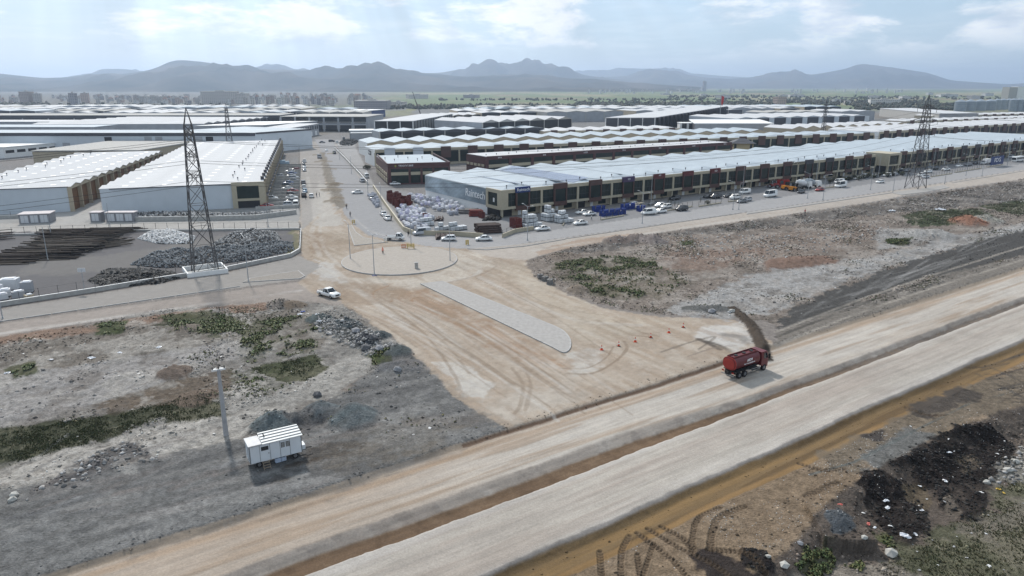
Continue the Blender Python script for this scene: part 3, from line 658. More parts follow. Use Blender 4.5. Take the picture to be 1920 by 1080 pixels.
# wheel tracks with cleat marks, pressed into the brown ground
def cleats(pts, w, period=0.40, dep=0.12, z=ZB, dark=0.55):
    P = np.array(W(smooth_line(pts, 10), z)); seg = np.hypot(*(P[1:] - P[:-1]).T); acc = np.concatenate([[0], np.cumsum(seg)])
    lo = P.min(0) - w; hi = P.max(0) + w
    idx = np.nonzero((gx > lo[0]) & (gx < hi[0]) & (gy > lo[1]) & (gy < hi[1]))[0]
    best = np.full(len(idx), 1e9); s = np.zeros(len(idx)); sd = np.zeros(len(idx))
    for k in range(len(seg)):
        ex, ey = (P[k + 1] - P[k]) / seg[k]; ax = gx[idx] - P[k][0]; ay = gy[idx] - P[k][1]
        t = np.clip(ax * ex + ay * ey, 0, seg[k]); dx = ax - t * ex; dy = ay - t * ey; d = np.hypot(dx, dy)
        b = d < best; best = np.where(b, d, best); s = np.where(b, acc[k] + t, s); sd = np.where(b, ax * ey - ay * ex, sd)
    m = sstep(w / 2, w / 2 - 0.12, best + 0.05 * nf[idx])
    bars = 0.5 + 0.5 * np.cos((s + 0.5 * np.abs(sd)) * 2 * math.pi / period)
    gz[idx] -= m * dep * bars; gz[idx] += 0.05 * sstep(w / 2 + 0.15, w / 2, best) * (1 - m)
    bars = sstep(0.35, 0.65, bars); put(idx, m * 0.45, (110, 95, 80)); put(idx, m * 0.75 * bars, (80, 68, 56))
cleats([(1195, 1000), (1235, 1030), (1270, 1060), (1300, 1100)], 0.75); cleats([(1215, 992), (1260, 1020), (1300, 1040), (1345, 1062), (1400, 1110)], 0.75)
cleats([(1240, 988), (1280, 1010), (1300, 1035)], 0.7); cleats([(1395, 950), (1350, 970), (1335, 1000), (1332, 1030)], 0.85); cleats([(1350, 952), (1310, 972), (1298, 1010), (1300, 1035)], 0.7)
cleats([(1180, 1005), (1165, 1040), (1165, 1110)], 0.7); cleats([(1195, 1040), (1205, 1110)], 0.7); cleats([(1225, 1020), (1205, 1080)], 0.6); cleats([(1125, 1035), (1130, 1110)], 0.75)
cleats([(1330, 1030), (1400, 1040), (1450, 1090)], 0.8); cleats([(1500, 870), (1540, 882), (1580, 880)], 0.8, 0.4); cleats([(1700, 765), (1740, 778), (1770, 778)], 0.8, 0.4)
cleats([(1510, 930), (1545, 915), (1570, 905)], 0.8, 0.4, 0.08)
for k in range(14):
    a = random.Random(500 + k).uniform; x0, y0 = a(1880, 1990), a(670, 760)
    stroke([(x0, y0), (x0 - a(40, 90), y0 + a(-10, 22))], (74, 70, 68), a(0.2, 0.45), 0.7, z=ZB, dz=-0.08)

# --- broad natural variation of the soil
vr = 1 + 0.10 * n2 + 0.07 * n1 + 0.05 * nf
paved = np.isin(zone, [ZONES[k] for k in ('service_road', 'street', 'yard_pavement', 'side_road') if k in ZONES])
vr = np.where(paved, 1 + 0.05 * n2 + 0.03 * n1, vr)
gc *= vr[:, None]
rough_f = np.maximum.reduce([lf, rf * (1 - MASK['dark']), lowm, drop])
gc *= (1 + 0.16 * rough_f * np.clip(nf + 0.5 * n1, -1.2, 1.2))[:, None]
# the sheet lies level under the estate and far away; keep the rim of the far plain flat
fade = sstep(520, 400, rr); gz *= fade
for k in MASK: MASK[k] = MASK[k] * fade

gm = attr_mat('soil', 0.95, 0.1, 0.34, 1.1, 0.9, 0.25, 4.2)
gm2 = attr_mat('graded_soil', 0.95, 0.1, 0.13, 0.9, 0.5, 0.08, 5.0)
gm4 = attr_mat('graded_highway', 0.95, 0.1, 0.16, 1.6, 0.5, 0.06, 5.0, along=A)
gm3 = attr_mat('paving', 0.9, 0.15, 0.09, 0.6, 0.2, 0.03, 4.0)
quad_i = (np.arange(NR - 1)[:, None] * NA + np.arange(NA - 1)[None, :]).ravel()
faces = np.stack([quad_i, quad_i + NA, quad_i + NA + 1, quad_i + 1], 1)
fz = zone[faces[:, 0]]
allv = np.stack([gx, gy, gz], 1)
for zname, zi in ZONES.items():
    fsel = faces[fz == zi]
    if len(fsel) == 0: continue
    used, inv = np.unique(fsel, return_inverse=True)
    me = np_mesh(zname, allv[used], inv.reshape(fsel.shape), gc[used], smooth=True)
    me.materials.append(gm if zname in ('ground',) else gm3 if zname in ('service_road', 'street', 'yard_pavement', 'side_road', 'pavement') else gm4 if zname in ('highway', 'highway_lane', 'trench', 'verge') else gm2)
    o = link(bpy.data.objects.new(zname, me)); o['kind'] = 'structure'
grid_z = gz.reshape(NR, NA)
def TZ(x, y):
    r = math.hypot(x, y); a = math.atan2(x, y)
    fi = np.interp(r, rad, np.arange(NR)); fj = np.interp(a, ang, np.arange(NA))
    i = min(int(fi), NR - 2); j = min(int(fj), NA - 2); u = fi - i; v = fj - j
    return float((grid_z[i, j] * (1 - u) + grid_z[i + 1, j] * u) * (1 - v) + (grid_z[i, j + 1] * (1 - u) + grid_z[i + 1, j + 1] * u) * v)
def GP(px, py):                                   # photo pixel -> point on the ground sheet
    z = 0.0
    for _ in range(4):
        x, y = G(px, py, z); z = TZ(x, y)
    return (x, y, z)

# ------------------------------------------------------------------ hills
hm = bpy.data.materials.new('hill_slopes'); hm.use_nodes = True
_nt = hm.node_tree; _b = _nt.nodes['Principled BSDF']; _b.inputs['Roughness'].default_value = 1.0; _b.inputs['Specular IOR Level'].default_value = 0.0
_tc = _nt.nodes.new('ShaderNodeTexCoord'); _no = _nt.nodes.new('ShaderNodeTexNoise'); _no.inputs['Scale'].default_value = 0.0022; _no.inputs['Detail'].default_value = 8
_cr = _nt.nodes.new('ShaderNodeValToRGB'); _cr.color_ramp.elements[0].color = (0.035, 0.040, 0.032, 1); _cr.color_ramp.elements[1].color = (0.11, 0.095, 0.075, 1)
_cr.color_ramp.elements[0].position = 0.35; _cr.color_ramp.elements[1].position = 0.68
_nt.links.new(_tc.outputs['Object'], _no.inputs['Vector']); _nt.links.new(_no.outputs['Fac'], _cr.inputs[0]); _nt.links.new(_cr.outputs[0], _b.inputs['Base Color'])
def ridge(prof, D, wf, wb, seed, amp):
    """mountain range: skyline given in photo pixels, standing D metres away; it slopes to the plain in front and behind"""
    xs = np.array([p[0] for p in prof], float); ys = np.array([p[1] for p in prof], float)
    cols = np.linspace(xs[0], xs[-1], 260); yy = np.interp(cols, xs, ys)
    k = np.array([0.0, .3, .6, .3, .0]); k = np.array([.1, .2, .4, .2, .1])
    yy = np.convolve(np.pad(yy, 2, mode='edge'), k, 'valid')
    th = np.arctan((cols - 960) / F / math.cos(PITCH)) 
    zt = np.maximum(H + D * (HY - yy) / F * np.cos(PITCH) * 1.02, 5)
    rows_ = np.concatenate([np.linspace(-1, 0, 26), np.linspace(0, 1, 9)[1:]])
    V = []
    for r_ in rows_:
        dist = D + (r_ * wf if r_ < 0 else r_ * wb)
        sh = (1 + r_) ** 1.35 if r_ < 0 else (1 - r_)
        x = dist * np.sin(th) / np.cos(th) ; y = np.full_like(x, dist)
        nz = fbm(x, y, wf * 0.22, 5, seed, 0.55) + 0.5 * np.abs(fbm(x, y * 0.5, wf * 0.12, 4, seed + 5))
        z = zt * sh + amp * 1.6 * nz * zt * sh * (1 - sh) * 2.2 - (1 - sh) * 6
        V.append(np.stack([x, y, z], 1))
    V = np.concatenate(V); n = len(cols)
    q = (np.arange(len(rows_) - 1)[:, None] * n + np.arange(n - 1)[None, :]).ravel()
    me = np_mesh('hills', V, np.stack([q, q + 1, q + n + 1, q + n], 1), smooth=True); me.materials.append(hm)
    o = link(bpy.data.objects.new('hills', me)); o['kind'] = 'structure'
ridge([(-700, 140), (-300, 132), (0, 137), (40, 135), (80, 140), (145, 147), (190, 146), (230, 142), (290, 140), (330, 134), (350, 128), (370, 118), (385, 115), (420, 118), (470, 125), (520, 131), (600, 134), (640, 131), (680, 129), (715, 129), (770, 135), (830, 140), (880, 145), (950, 145), (1000, 144), (1050, 147), (1100, 151), (1160, 155), (1220, 159), (1290, 163)], 7200, 2600, 1500, 3, 0.9)
ridge([(170, 148), (230, 140), (250, 131), (290, 131), (310, 134), (400, 140), (480, 132), (510, 130), (540, 123), (568, 124), (580, 131), (640, 136), (720, 139), (780, 139), (835, 138), (870, 132), (920, 126), (960, 122), (995, 121), (1010, 125), (1030, 125), (1060, 132), (1085, 142), (1130, 148), (1200, 155), (1300, 161)], 9800, 2000, 2000, 13, 0.8)
ridge([(1060, 150), (1110, 146), (1150, 146), (1185, 135), (1200, 132), (1240, 137), (1290, 146), (1340, 149), (1380, 145), (1420, 138), (1450, 134), (1475, 142), (1500, 138), (1540, 130), (1557, 122), (1575, 123), (1640, 132), (1680, 138), (1695, 143), (1720, 151), (1760, 154), (1820, 158), (1870, 155), (1920, 154), (2100, 150), (2500, 146)], 11500, 2600, 2000, 23, 0.8)
ridge([(1000, 140), (1075, 136), (1090, 133), (1130, 133), (1140, 129), (1190, 131), (1220, 130), (1250, 131), (1270, 139), (1320, 143), (1370, 146), (1450, 150)], 14500, 1500, 2500, 33, 0.7)

# ------------------------------------------------------------------ buildings
CREAM = mat('cream_cladding', (0.40, 0.355, 0.265), 0.6, var=0.06)
BEIGE = mat('beige_plaster', (0.40, 0.34, 0.25), 0.8, var=0.08)
BROWN = mat('brown_panel', (0.085, 0.045, 0.038), 0.5, var=0.1)
RUST = mat('brown_steel_bay', (0.15, 0.075, 0.035), 0.6, var=0.15, scale=0.6)
BURG = mat('burgundy_panel', (0.075, 0.03, 0.03), 0.5, var=0.1)
GLASS = mat('green_glass', (0.014, 0.024, 0.022), 0.2, var=0.3, scale=0.4, spec=0.22)
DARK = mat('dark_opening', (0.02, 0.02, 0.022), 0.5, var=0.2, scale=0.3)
ROOFW = mat('white_sheet_roof', (0.50, 0.505, 0.515), 0.75, var=0.07, scale=0.12, spec=0.15)
ROOFB = mat('pale_blue_sheet_roof', (0.38, 0.43, 0.47), 0.7, var=0.09, scale=0.15, spec=0.15)
SIDE = mat('pale_blue_wall_panel', (0.52, 0.56, 0.60), 0.55, var=0.04, scale=0.3)
WHITE = mat('white_plaster', (0.72, 0.72, 0.71), 0.7, var=0.05)
GREYW = mat('grey_wall', (0.32, 0.33, 0.35), 0.8, var=0.1, scale=0.2)
CONC = mat('concrete', (0.38, 0.37, 0.35), 0.9, var=0.14, scale=1.2)
CHAR = mat('charcoal_fascia', (0.055, 0.055, 0.065), 0.6, var=0.1)
STEEL = mat('galvanised_steel', (0.36, 0.37, 0.38), 0.45, 0.6, var=0.1)
SOLAR = mat('solar_cells', (0.20, 0.24, 0.33), 0.25, var=0.12, scale=0.6, spec=0.6)
LIGHTP = mat('rooflight_sheet', (0.66, 0.67, 0.69), 0.5, var=0.02)
INK = mat('dark_lettering', (0.03, 0.03, 0.035), 0.6, var=0)
LETW = mat('white_lettering', (0.80, 0.80, 0.80), 0.5, var=0)
SIGNB = mat('blue_sign', (0.012, 0.035, 0.14), 0.4, var=0.05)
SIGNP = mat('purple_sign', (0.06, 0.04, 0.10), 0.4, var=0.05)
SIGND = mat('dark_red_sign', (0.10, 0.018, 0.02), 0.4, var=0.05)
REDP = mat('red_lettering', (0.45, 0.02, 0.02), 0.4, var=0)

def text_mesh(body, size, extrude=0.03, shear=0.0):
    cu = bpy.data.curves.new('lettering', 'FONT'); cu.body = body; cu.size = size; cu.extrude = extrude; cu.shear = shear
    cu.align_x = 'CENTER'; cu.align_y = 'CENTER'; cu.resolution_u = 2
    tmp = bpy.data.objects.new('lettering_curve', cu); C.objects.link(tmp)
    dg = bpy.context.evaluated_depsgraph_get(); me = bpy.data.meshes.new_from_object(tmp.evaluated_get(dg))
    bpy.data.objects.remove(tmp); bpy.data.curves.remove(cu); me.name = 'lettering'
    return me
def lettering(body, size, loc, rot, m, parent, w=None, shear=0.0, name='lettering'):
    me = text_mesh(body, size, 0.03, shear); me.materials.clear(); me.materials.append(m)
    o = bpy.data.objects.new(name, me); o.location = loc; o.rotation_euler = rot
    if w:
        xs = [v.co.x for v in me.vertices]; o.scale = (w / (max(xs) - min(xs)), 1, 1)
    return link(o, parent)
FRONT = (math.pi / 2, 0, 0)                       # lettering that reads from -y

def zig_mesh(x0, w, ex, d, ze, zr, m, over=0.25, sk=None, hip=0.0):
    """one gable bay of roof sheet, ridge running back from the front"""
    f = lambda a, y: a + (sk if sk is not None else ex) * y / d
    mb = MB(); t = 0.12; y0, y1 = -over, d + over
    if hip:                                       # front end sloped back instead of a gable
        y0 = 0.45; c = x0 + w / 2
        mb.add([(f(x0, y0), y0, ze), (f(x0 + w, y0), y0, ze), (f(x0 + w, y1), y1, ze), (f(x0, y1), y1, ze), (f(c, hip), hip, zr), (f(c, y1), y1, zr)], [(0,1,4), (1,2,5,4), (3,0,4,5), (0,3,2,1), (2,3,5)])
        return mb.mesh('roof', m)
    for (a, za), (b, zb) in (((x0, ze), (x0 + w / 2, zr)), ((x0 + w / 2, zr), (x0 + w, ze))):
        mb.add([(f(a, y0), y0, za), (f(b, y0), y0, zb), (f(b, y1), y1, zb), (f(a, y1), y1, za),
                (f(a, y0), y0, za - t), (f(b, y0), y0, zb - t), (f(b, y1), y1, zb - t), (f(a, y1), y1, za - t)],
               [(0,1,2,3), (7,6,5,4), (0,4,5,1), (2,6,7,3), (1,5,6,2), (3,7,4,0)])
    return mb.mesh('roof', m)
class Shed:
    def __init__(self, name, O, ang_, L, depth, ex=0.0, bay=15.24, ze=8.4, zr=9.9, roof=ROOFW, side=SIDE, label='', cat='building', group=None, z0=0.0):
        self.root = empty(name, (O[0], O[1], z0), ang_); tag(self.root, label, cat, group)
        self.L, self.d, self.ex, self.bay, self.ze, self.zr = L, depth, ex, bay, ze, zr
        self.n = max(1, round(L / bay)); self.bay = L / self.n
        self.roofm, self.sidem = roof, side
    def f(self, a, y): return a + self.ex * y / self.d
    def walls(self, yf=0.0, end=None, top=None):
        """end walls and back wall as panels; the front is built by the style"""
        f = self.f; zt = (self.ze if top is None else top) - 0.13; d = self.d; L = self.L; e = end or self.sidem; t = 0.25
        for a, b, w, nm in (((f(0, yf), yf), (f(0, d), d), e, 'end_wall'), ((f(0, d), d), (f(L, d), d), self.sidem, 'back_wall'), ((f(L, d), d), (f(L, yf), yf), self.sidem, 'end_wall')):
            mb = MB(); p = Vector((a[0], a[1], 0)); q = Vector((b[0], b[1], 0)); dr = (q - p).normalized(); nrm = Vector((dr.y, -dr.x, 0)) * t
            if nm == 'back_wall': p = p + dr * 0.3; q = q - dr * 0.3
            vs = [p, q, q + nrm, p + nrm]
            mb.add([(v.x, v.y, 0) for v in vs] + [(v.x, v.y, zt) for v in vs], [(0,1,2,3), (7,6,5,4), (0,4,5,1), (1,5,6,2), (2,6,7,3), (3,7,4,0)])
            mb.build(nm, w, self.root)
    def zig(self, gable=None, hip=0.0):
        me = zig_mesh(0, self.bay, self.ex, self.d, self.ze, self.zr, self.roofm, hip=hip)
        for i in range(self.n): inst('roof', me, self.root, (i * self.bay, 0, 0))
        if gable:                                 # triangular infill at front and back
            for y in (0.02, self.d - 0.3):
                g = MB(); o = self.f(0, y); b = self.bay
                g.add([(o, y, self.ze - 0.13), (o + b, y, self.ze - 0.13), (o + b / 2, y, self.zr - 0.13), (o, y + 0.25, self.ze - 0.13), (o + b, y + 0.25, self.ze - 0.13), (o + b / 2, y + 0.25, self.zr - 0.13)],
                      [(0,1,2), (5,4,3), (0,3,4,1), (1,4,5,2), (2,5,3,0)])
                gme = g.mesh('gable', gable)
                if hip and y < 1: continue
                for i in range(self.n): inst('gable', gme, self.root, (i * self.bay, 0, 0))
    def slab(self, z, t=0.35, over=0.4, parapet=None):
        f = self.f; L, d = self.L, self.d; mb = MB()
        vs = [(f(-over, -over), -over), (f(L + over, -over), -over), (f(L + over, d + over), d + over), (f(-over, d + over), d + over)]
        mb.add([(x, y, z - t) for x, y in vs] + [(x, y, z) for x, y in vs], [(0,3,2,1), (4,5,6,7), (0,1,5,4), (1,2,6,5), (2,3,7,6), (3,0,4,7)])
        return mb.build('roof', self.roofm, self.root)
    def rep(self, name, mb, m, n=None, off=0.0, step=None):
        me = mb.mesh(name, m); out = []
        for i in range(self.n if n is None else n): out.append(inst(name, me, self.root, (off + i * (step or self.bay), 0, 0)))
        return out

def sign_front(S, detail=True, zt=8.6, zs=9.25, panel=BROWN, fascia=CREAM, glass=GLASS, special=None, z2=3.3, z1=2.5):
    """two-storey show-room front: glass bays, cream bands and a sign panel in the middle of each bay"""
    b = S.bay; c0, c1 = b / 2 - 2.7, b / 2 + 2.7
    if detail:
        S.rep('fascia', MB().box(-0.0, b, -0.02, 0.5, 7.5, zt), fascia)
        S.rep('band', MB().box(0.002, b - 0.002, -0.35, 0.4, z1, z2), fascia)
        S.rep('pillar', MB().box(-0.4, 0.4, -0.30, 0.3, z2 + 0.003, 7.497), fascia, n=S.n + 1)
        for x0, x1 in ((0.4, c0), (c1, b - 0.4)):
            S.rep('window', MB().box(x0 + 0.01, x1 - 0.01, 0.02, 0.14, z2 + 0.01, 7.49), glass)
            mw = MB(); k = 3
            for j in range(1, k): mw.box(x0 + (x1 - x0) * j / k - 0.04, x0 + (x1 - x0) * j / k + 0.04, -0.03, 0.018, z2 + 0.02, 7.48)
            mw.box(x0 + 0.02, x1 - 0.02, -0.028, 0.016, 5.0, 5.08)
            S.rep('mullion', mw, CHAR)
        S.rep('window', MB().box(c0 + 0.5, c1 - 0.5, -0.30, -0.20, z2 + 0.02, 7.4), glass)
        S.rep('sign_frame', MB().box(c0, c0 + 0.5, -0.55, 0.2, 1.9, 7.45).box(c1 - 0.5, c1, -0.55, 0.2, 1.9, 7.45).box(c0 + 0.502, c1 - 0.502, -0.53, -0.10, 1.9, z2), panel)
        out = S.rep('sign_panel', MB().box(c0 - 0.05, c1 + 0.05, -0.6, 0.1, 7.46, zs), panel)
        # ground floor set back under the overhang
        S.rep('ground_floor_wall', MB().box(0.003, b - 0.003, 1.6, 1.8, 0, z1 + 0.3), BEIGE)
        S.rep('column', MB().box(-0.3, 0.3, 0.0, 0.6, 0, z1 - 0.005), fascia, n=S.n + 1)
        S.rep('shutter', MB().box(1.0, 4.6, 1.5, 1.6, 0.02, 2.4), DARK); S.rep('shop_window', MB().box(10.6, 14.0, 1.5, 1.59, 0.5, 2.3), GLASS)
        S.rep('door', MB().box(7.0, 8.2, 1.48, 1.6, 0.02, 2.2), WHITE)
        S.rep('soffit', MB().box(0.004, b - 0.004, 0.42, 1.58, z1 + 0.1, z1 + 0.2), fascia)
        return out
    MB().box(0, S.L, -0.02, 0.5, zt - 1.5, zt).build('fascia', fascia, S.root)
    MB().box(0, S.L, 0.3, 0.5, 0, 1.2).build('plinth', fascia, S.root)
    S.rep('window', MB().box(0.45, b - 0.45, 0.15, 0.3, 1.2, zt - 1.5), glass)
    S.rep('pillar', MB().box(-0.42, 0.42, -0.1, 0.3, 0, zt - 1.503), fascia, n=S.n + 1)
    return S.rep('sign_panel', MB().box(c0, c1, -0.55, 0.1, 3.5, zs), panel)
def gable_front(S, wall=BEIGE, open_=DARK, h=5.2):
    b = S.bay; zt = S.ze - 0.14
    S.rep('front_wall', MB().box(0.002, b - 0.002, 0.02, 0.28, h, zt), wall)
    S.rep('pillar', MB().box(-0.4, 0.4, -0.1, 0.4, 0, zt), wall, n=S.n + 1)
    S.rep('bay_opening', MB().box(0.4, b - 0.4, 0.3, 0.4, 0, h), open_)
def bay_front(S, pillar=WHITE, open_=DARK, w=0.35, lintel=None):
    b = S.bay; zt = S.ze - 0.14
    S.rep('pillar', MB().box(-w, w, -0.2, 0.5, 0, zt), pillar, n=S.n + 1)
    S.rep('bay_opening', MB().box(w + 0.003, b - w - 0.003, 0.1, 0.2, 0, zt), open_)
def end_bays(S, n, x=0.0, pillar=WHITE, open_=DARK, out=-1):
    """the same open bays on the end wall"""
    d = S.d; zt = S.ze - 0.14; w = d / n
    for i in range(n + 1):
        y = min(max(i * w, 0.3), d - 0.3); a = S.f(x, y); MB().box(a + out * 0.45 - 0.15, a + out * 0.45 + 0.15, y - 0.3, y + 0.3, 0, zt).build('pillar', pillar, S.root)
    for i in range(n):
        a = S.f(x, (i + 0.5) * w); MB().box(a + out * 0.36 - 0.05, a + out * 0.36 + 0.05, i * w + 0.35, (i + 1) * w - 0.35, 0, zt).build('bay_opening', open_, S.root)
def vents(S, ys, n_per=2, h=1.0, seed=1):
    me = MB().tube((0,0,-0.3), (0,0,h * 0.6), 0.10, n=6).tube((0,0,h * 0.6), (0,0,h), 0.26, 0.2, n=8).mesh('roof_vent', CHAR)
    r = random.Random(seed)
    for i in range(S.n):
        for k in range(n_per):
            y = r.choice(ys) + r.uniform(-0.4, 0.4); x = S.bay * (i + (k + 0.5) / n_per + r.uniform(-0.06, 0.06)); fr = (x / S.bay) % 1
            z = S.ze + (S.zr - S.ze) * (1 - abs(fr - 0.5) * 2)
            inst('roof_vent', me, S.root, (S.f(x, y), y, z))
def line_shed(name, pL, pR, z, **k):
    """shed whose front eave runs between two photo points at height z"""
    a = G(*pL, z); b = G(*pR, z); an = math.atan2(b[1] - a[1], b[0] - a[0])
    return Shed(name, a, an, math.hypot(b[0] - a[0], b[1] - a[1]), **k)

# --- the long building with the printed side wall
R1 = Shed('showroom_building', XY(124.0, 185.7), A, 15.24 * 14 - 1.6, 51.0, label='long white-roofed showroom building with printed grey-blue side wall reading Raintech', cat='building', ze=8.3, zr=9.7, roof=ROOFB)
R1.walls(0.5, end=WHITE); R1.zig(GREYW, 7.0)
panels = sign_front(R1)
MB().box(-0.9, 1.9, -0.45, 0.0, 2.5, 8.7).build('corner_post', CREAM, R1.root)
MB().box(-0.9, -0.30, 0.003, 8.2, 2.5, 3.5).box(-0.9, -0.30, 0.003, 8.2, 7.6, 8.7).box(-0.9, -0.30, 0.003, 1.6, 3.5, 7.6).box(-0.9, -0.30, 7.0, 8.2, 3.5, 7.6).build('corner_cladding', CREAM, R1.root)
MB().box(-0.7, -0.35, 1.6, 7.0, 3.5, 7.6).build('corner_window', GLASS, R1.root)
MB().box(-0.78, -0.71, 3.4, 4.2, 4.6, 5.9).build('poster', WHITE, R1.root)
MB().box(-0.5, -0.28, 1.0, 8.0, 0.0, 2.49).build('shop_window', DARK, R1.root)
bm_ = bpy.data.materials.new('printed_banner'); bm_.use_nodes = True        # flat print: pale furrows under a grey-blue sky
nt = bm_.node_tree; bs = nt.nodes['Principled BSDF']; bs.inputs['Roughness'].default_value = 0.6
tc = nt.nodes.new('ShaderNodeTexCoord'); mp = nt.nodes.new('ShaderNodeMapping'); mp.inputs['Scale'].default_value = (1, 0.05, 0.16)
nt.links.new(tc.outputs['Object'], mp.inputs[0])
nn = nt.nodes.new('ShaderNodeTexNoise'); nn.inputs['Scale'].default_value = 2.6; nn.inputs['Detail'].default_value = 6; nt.links.new(mp.outputs[0], nn.inputs['Vector'])
wv = nt.nodes.new('ShaderNodeTexWave'); wv.wave_type = 'RINGS'; wv.inputs['Scale'].default_value = 3.0; wv.inputs['Distortion'].default_value = 6; nt.links.new(mp.outputs[0], wv.inputs['Vector'])
sx = nt.nodes.new('ShaderNodeSeparateXYZ'); nt.links.new(tc.outputs['Object'], sx.inputs[0])
g1 = nt.nodes.new('ShaderNodeMapRange'); g1.inputs['From Min'].default_value = 8; g1.inputs['From Max'].default_value = 40; nt.links.new(sx.outputs['Y'], g1.inputs['Value'])
cr = nt.nodes.new('ShaderNodeValToRGB'); cr.color_ramp.elements[0].color = (0.15, 0.19, 0.22, 1); cr.color_ramp.elements[1].color = (0.36, 0.42, 0.46, 1); nt.links.new(g1.outputs[0], cr.inputs[0])
cr2 = nt.nodes.new('ShaderNodeValToRGB'); cr2.color_ramp.elements[0].color = (0.62, 0.62, 0.62, 1); cr2.color_ramp.elements[1].color = (1.35, 1.35, 1.35, 1); cr2.color_ramp.elements[0].position = 0.3; cr2.color_ramp.elements[1].position = 0.7; nt.links.new(nn.outputs['Fac'], cr2.inputs[0])
mm = nt.nodes.new('ShaderNodeMix'); mm.data_type = 'RGBA'; mm.blend_type = 'MULTIPLY'; mm.inputs['Factor'].default_value = 1; nt.links.new(cr.outputs[0], mm.inputs['A']); nt.links.new(cr2.outputs[0], mm.inputs['B'])
mw_ = nt.nodes.new('ShaderNodeMix'); mw_.data_type = 'RGBA'; mw_.blend_type = 'MULTIPLY'; mw_.inputs['Factor'].default_value = 0.10; nt.links.new(mm.outputs['Result'], mw_.inputs['A']); nt.links.new(wv.outputs['Color'], mw_.inputs['B'])
nt.links.new(mw_.outputs['Result'], bs.inputs['Base Color'])
ban = MB().box(-0.34, -0.262, 8.3, 50.6, 2.9, 8.15).build('printed_banner', bm_, R1.root)
ban['label'] = 'grey-blue printed banner of furrowed fields along the side wall'
SIDEROT = (math.pi / 2, 0, -math.pi / 2)          # lettering that reads from -x
lettering('Raintech', 3.7, (-0.37, 15.8, 5.6), SIDEROT, LETW, ban, w=12.0, shear=0.12)
def panel_text(i, body, size, m, bg=None, w=None, dz=0.0):
    p = panels[i]
    if bg: p.data = p.data.copy(); p.data.materials[0] = bg
    lettering(body, size, (R1.bay / 2, -0.63, 8.35 + dz), FRONT, m, p, w=w)
panel_text(0, 'Raintech', 1.35, LETW, SIGNB, w=4.8)
panel_text(3, 'EM', 0.9, LETW, SIGNP); panel_text(4, 'A25', 0.7, LETW, SIGND, dz=0.35); panel_text(5, '- - - - -', 0.5, mat('pink_lettering', (0.4, 0.12, 0.12), 0.5, var=0), SIGND, w=4.2)
panel_text(6, 'KZI', 0.9, LETW, SIGND)
for i in (10, 11): panels[i].data = panels[i].data.copy(); panels[i].data.materials[0] = CHAR
lettering('Karoosu', 2.1, (R1.bay * 10.0 - 0.4, -0.42, 8.6), FRONT, INK, R1.root, w=8.5, shear=0.2)
vents(R1, (2.2, 4.5), 2, 0.9, 3)
# photovoltaic rows on three roof bays
def solar(S, i, right, y0, y1):
    b = S.bay; mb = MB(); sl = (S.zr - S.ze) / (b / 2); x0 = i * b + (b / 2 if right else 0); s = -sl if right else sl; zb = S.zr if right else S.ze
    nx, ny = 4, max(2, int((y1 - y0) / 2.2)); cw = (b / 2 - 1.0) / nx; ch = (y1 - y0) / ny
    for a in range(nx):
        for c in range(ny):
            xa, xb = x0 + 0.5 + a * cw + 0.05, x0 + 0.5 + (a + 1) * cw - 0.05; ya, yb = y0 + c * ch + 0.05, y0 + (c + 1) * ch - 0.05
            za, zb_ = zb + s * (xa - x0) + 0.12, zb + s * (xb - x0) + 0.12
            mb.add([(xa, ya, za), (xb, ya, zb_), (xb, yb, zb_), (xa, yb, za)], [(0,1,2,3)])
    mb.build('solar_array', SOLAR, S.root)
solar(R1, 1, True, 3, 48); solar(R1, 2, False, 3, 48); solar(R1, 2, True, 8, 48); solar(R1, 3, True, 5, 40); solar(R1, 0, True, 5, 30)
MB().bar((0.3, 25, 9.75), (R1.L - 0.5, 25, 9.75), 0.08).bar((0.3, 38, 9.75), (R1.L - 0.5, 38, 9.75), 0.08).build('roof_cable', CHAR, R1.root)

# --- its neighbour beyond the projecting cream corner
R2 = Shed('showroom_building', XY(350.0, 184.5), A, 15.3 * 13, 52.0, bay=15.3, label='second long white-roofed showroom building beyond the projecting cream corner block', cat='building', ze=8.3, zr=9.7, roof=ROOFB)
R2.walls(0.5); R2.zig(GREYW, 7.0); p2_ = sign_front(R2); vents(R2, (2.2, 4.5), 2, 0.9, 5)
for i in (4, 5): p2_[i].data = p2_[i].data.copy(); p2_[i].data.materials[0] = CHAR
MB().box(-11.5, -0.45, -3.6, 8.0, 3.4, 4.0).box(-11.5, -0.45, -3.6, 8.0, 8.2, 9.2).box(-11.5, -10.6, -3.6, 8.0, 4.0, 8.2).box(-2.6, -0.45, -3.6, 8.0, 4.0, 8.2).build('corner_block', CREAM, R2.root)
MB().box(-11.4, -2.6, -3.2, -3.0, 4.0, 8.2).box(-11.2, -11.0, -2.9, 7.8, 4.0, 8.2).build('corner_window', GLASS, R2.root)
MB().box(-11.0, -10.2, -3.3, -2.5, 0, 3.4).box(-1.7, -0.9, -3.3, -2.5, 0, 3.4).build('column', CREAM, R2.root)
MB().box(-10.8, -1.0, 2.0, 2.2, 0, 3.4).build('ground_floor_wall', DARK, R2.root)
MB().add([(-12.0, 8.02, 0), (-0.3, 8.02, 0), (-0.3, 52, 0), (-12.0, 52, 0), (-12.0, 8.02, 8.5), (-0.3, 8.02, 8.5), (-0.3, 52, 8.5), (-12.0, 52, 8.5)], [(0,1,5,4), (2,3,7,6), (3,0,4,7), (4,5,6,7)]).build('link_wing', ROOFB, R2.root)

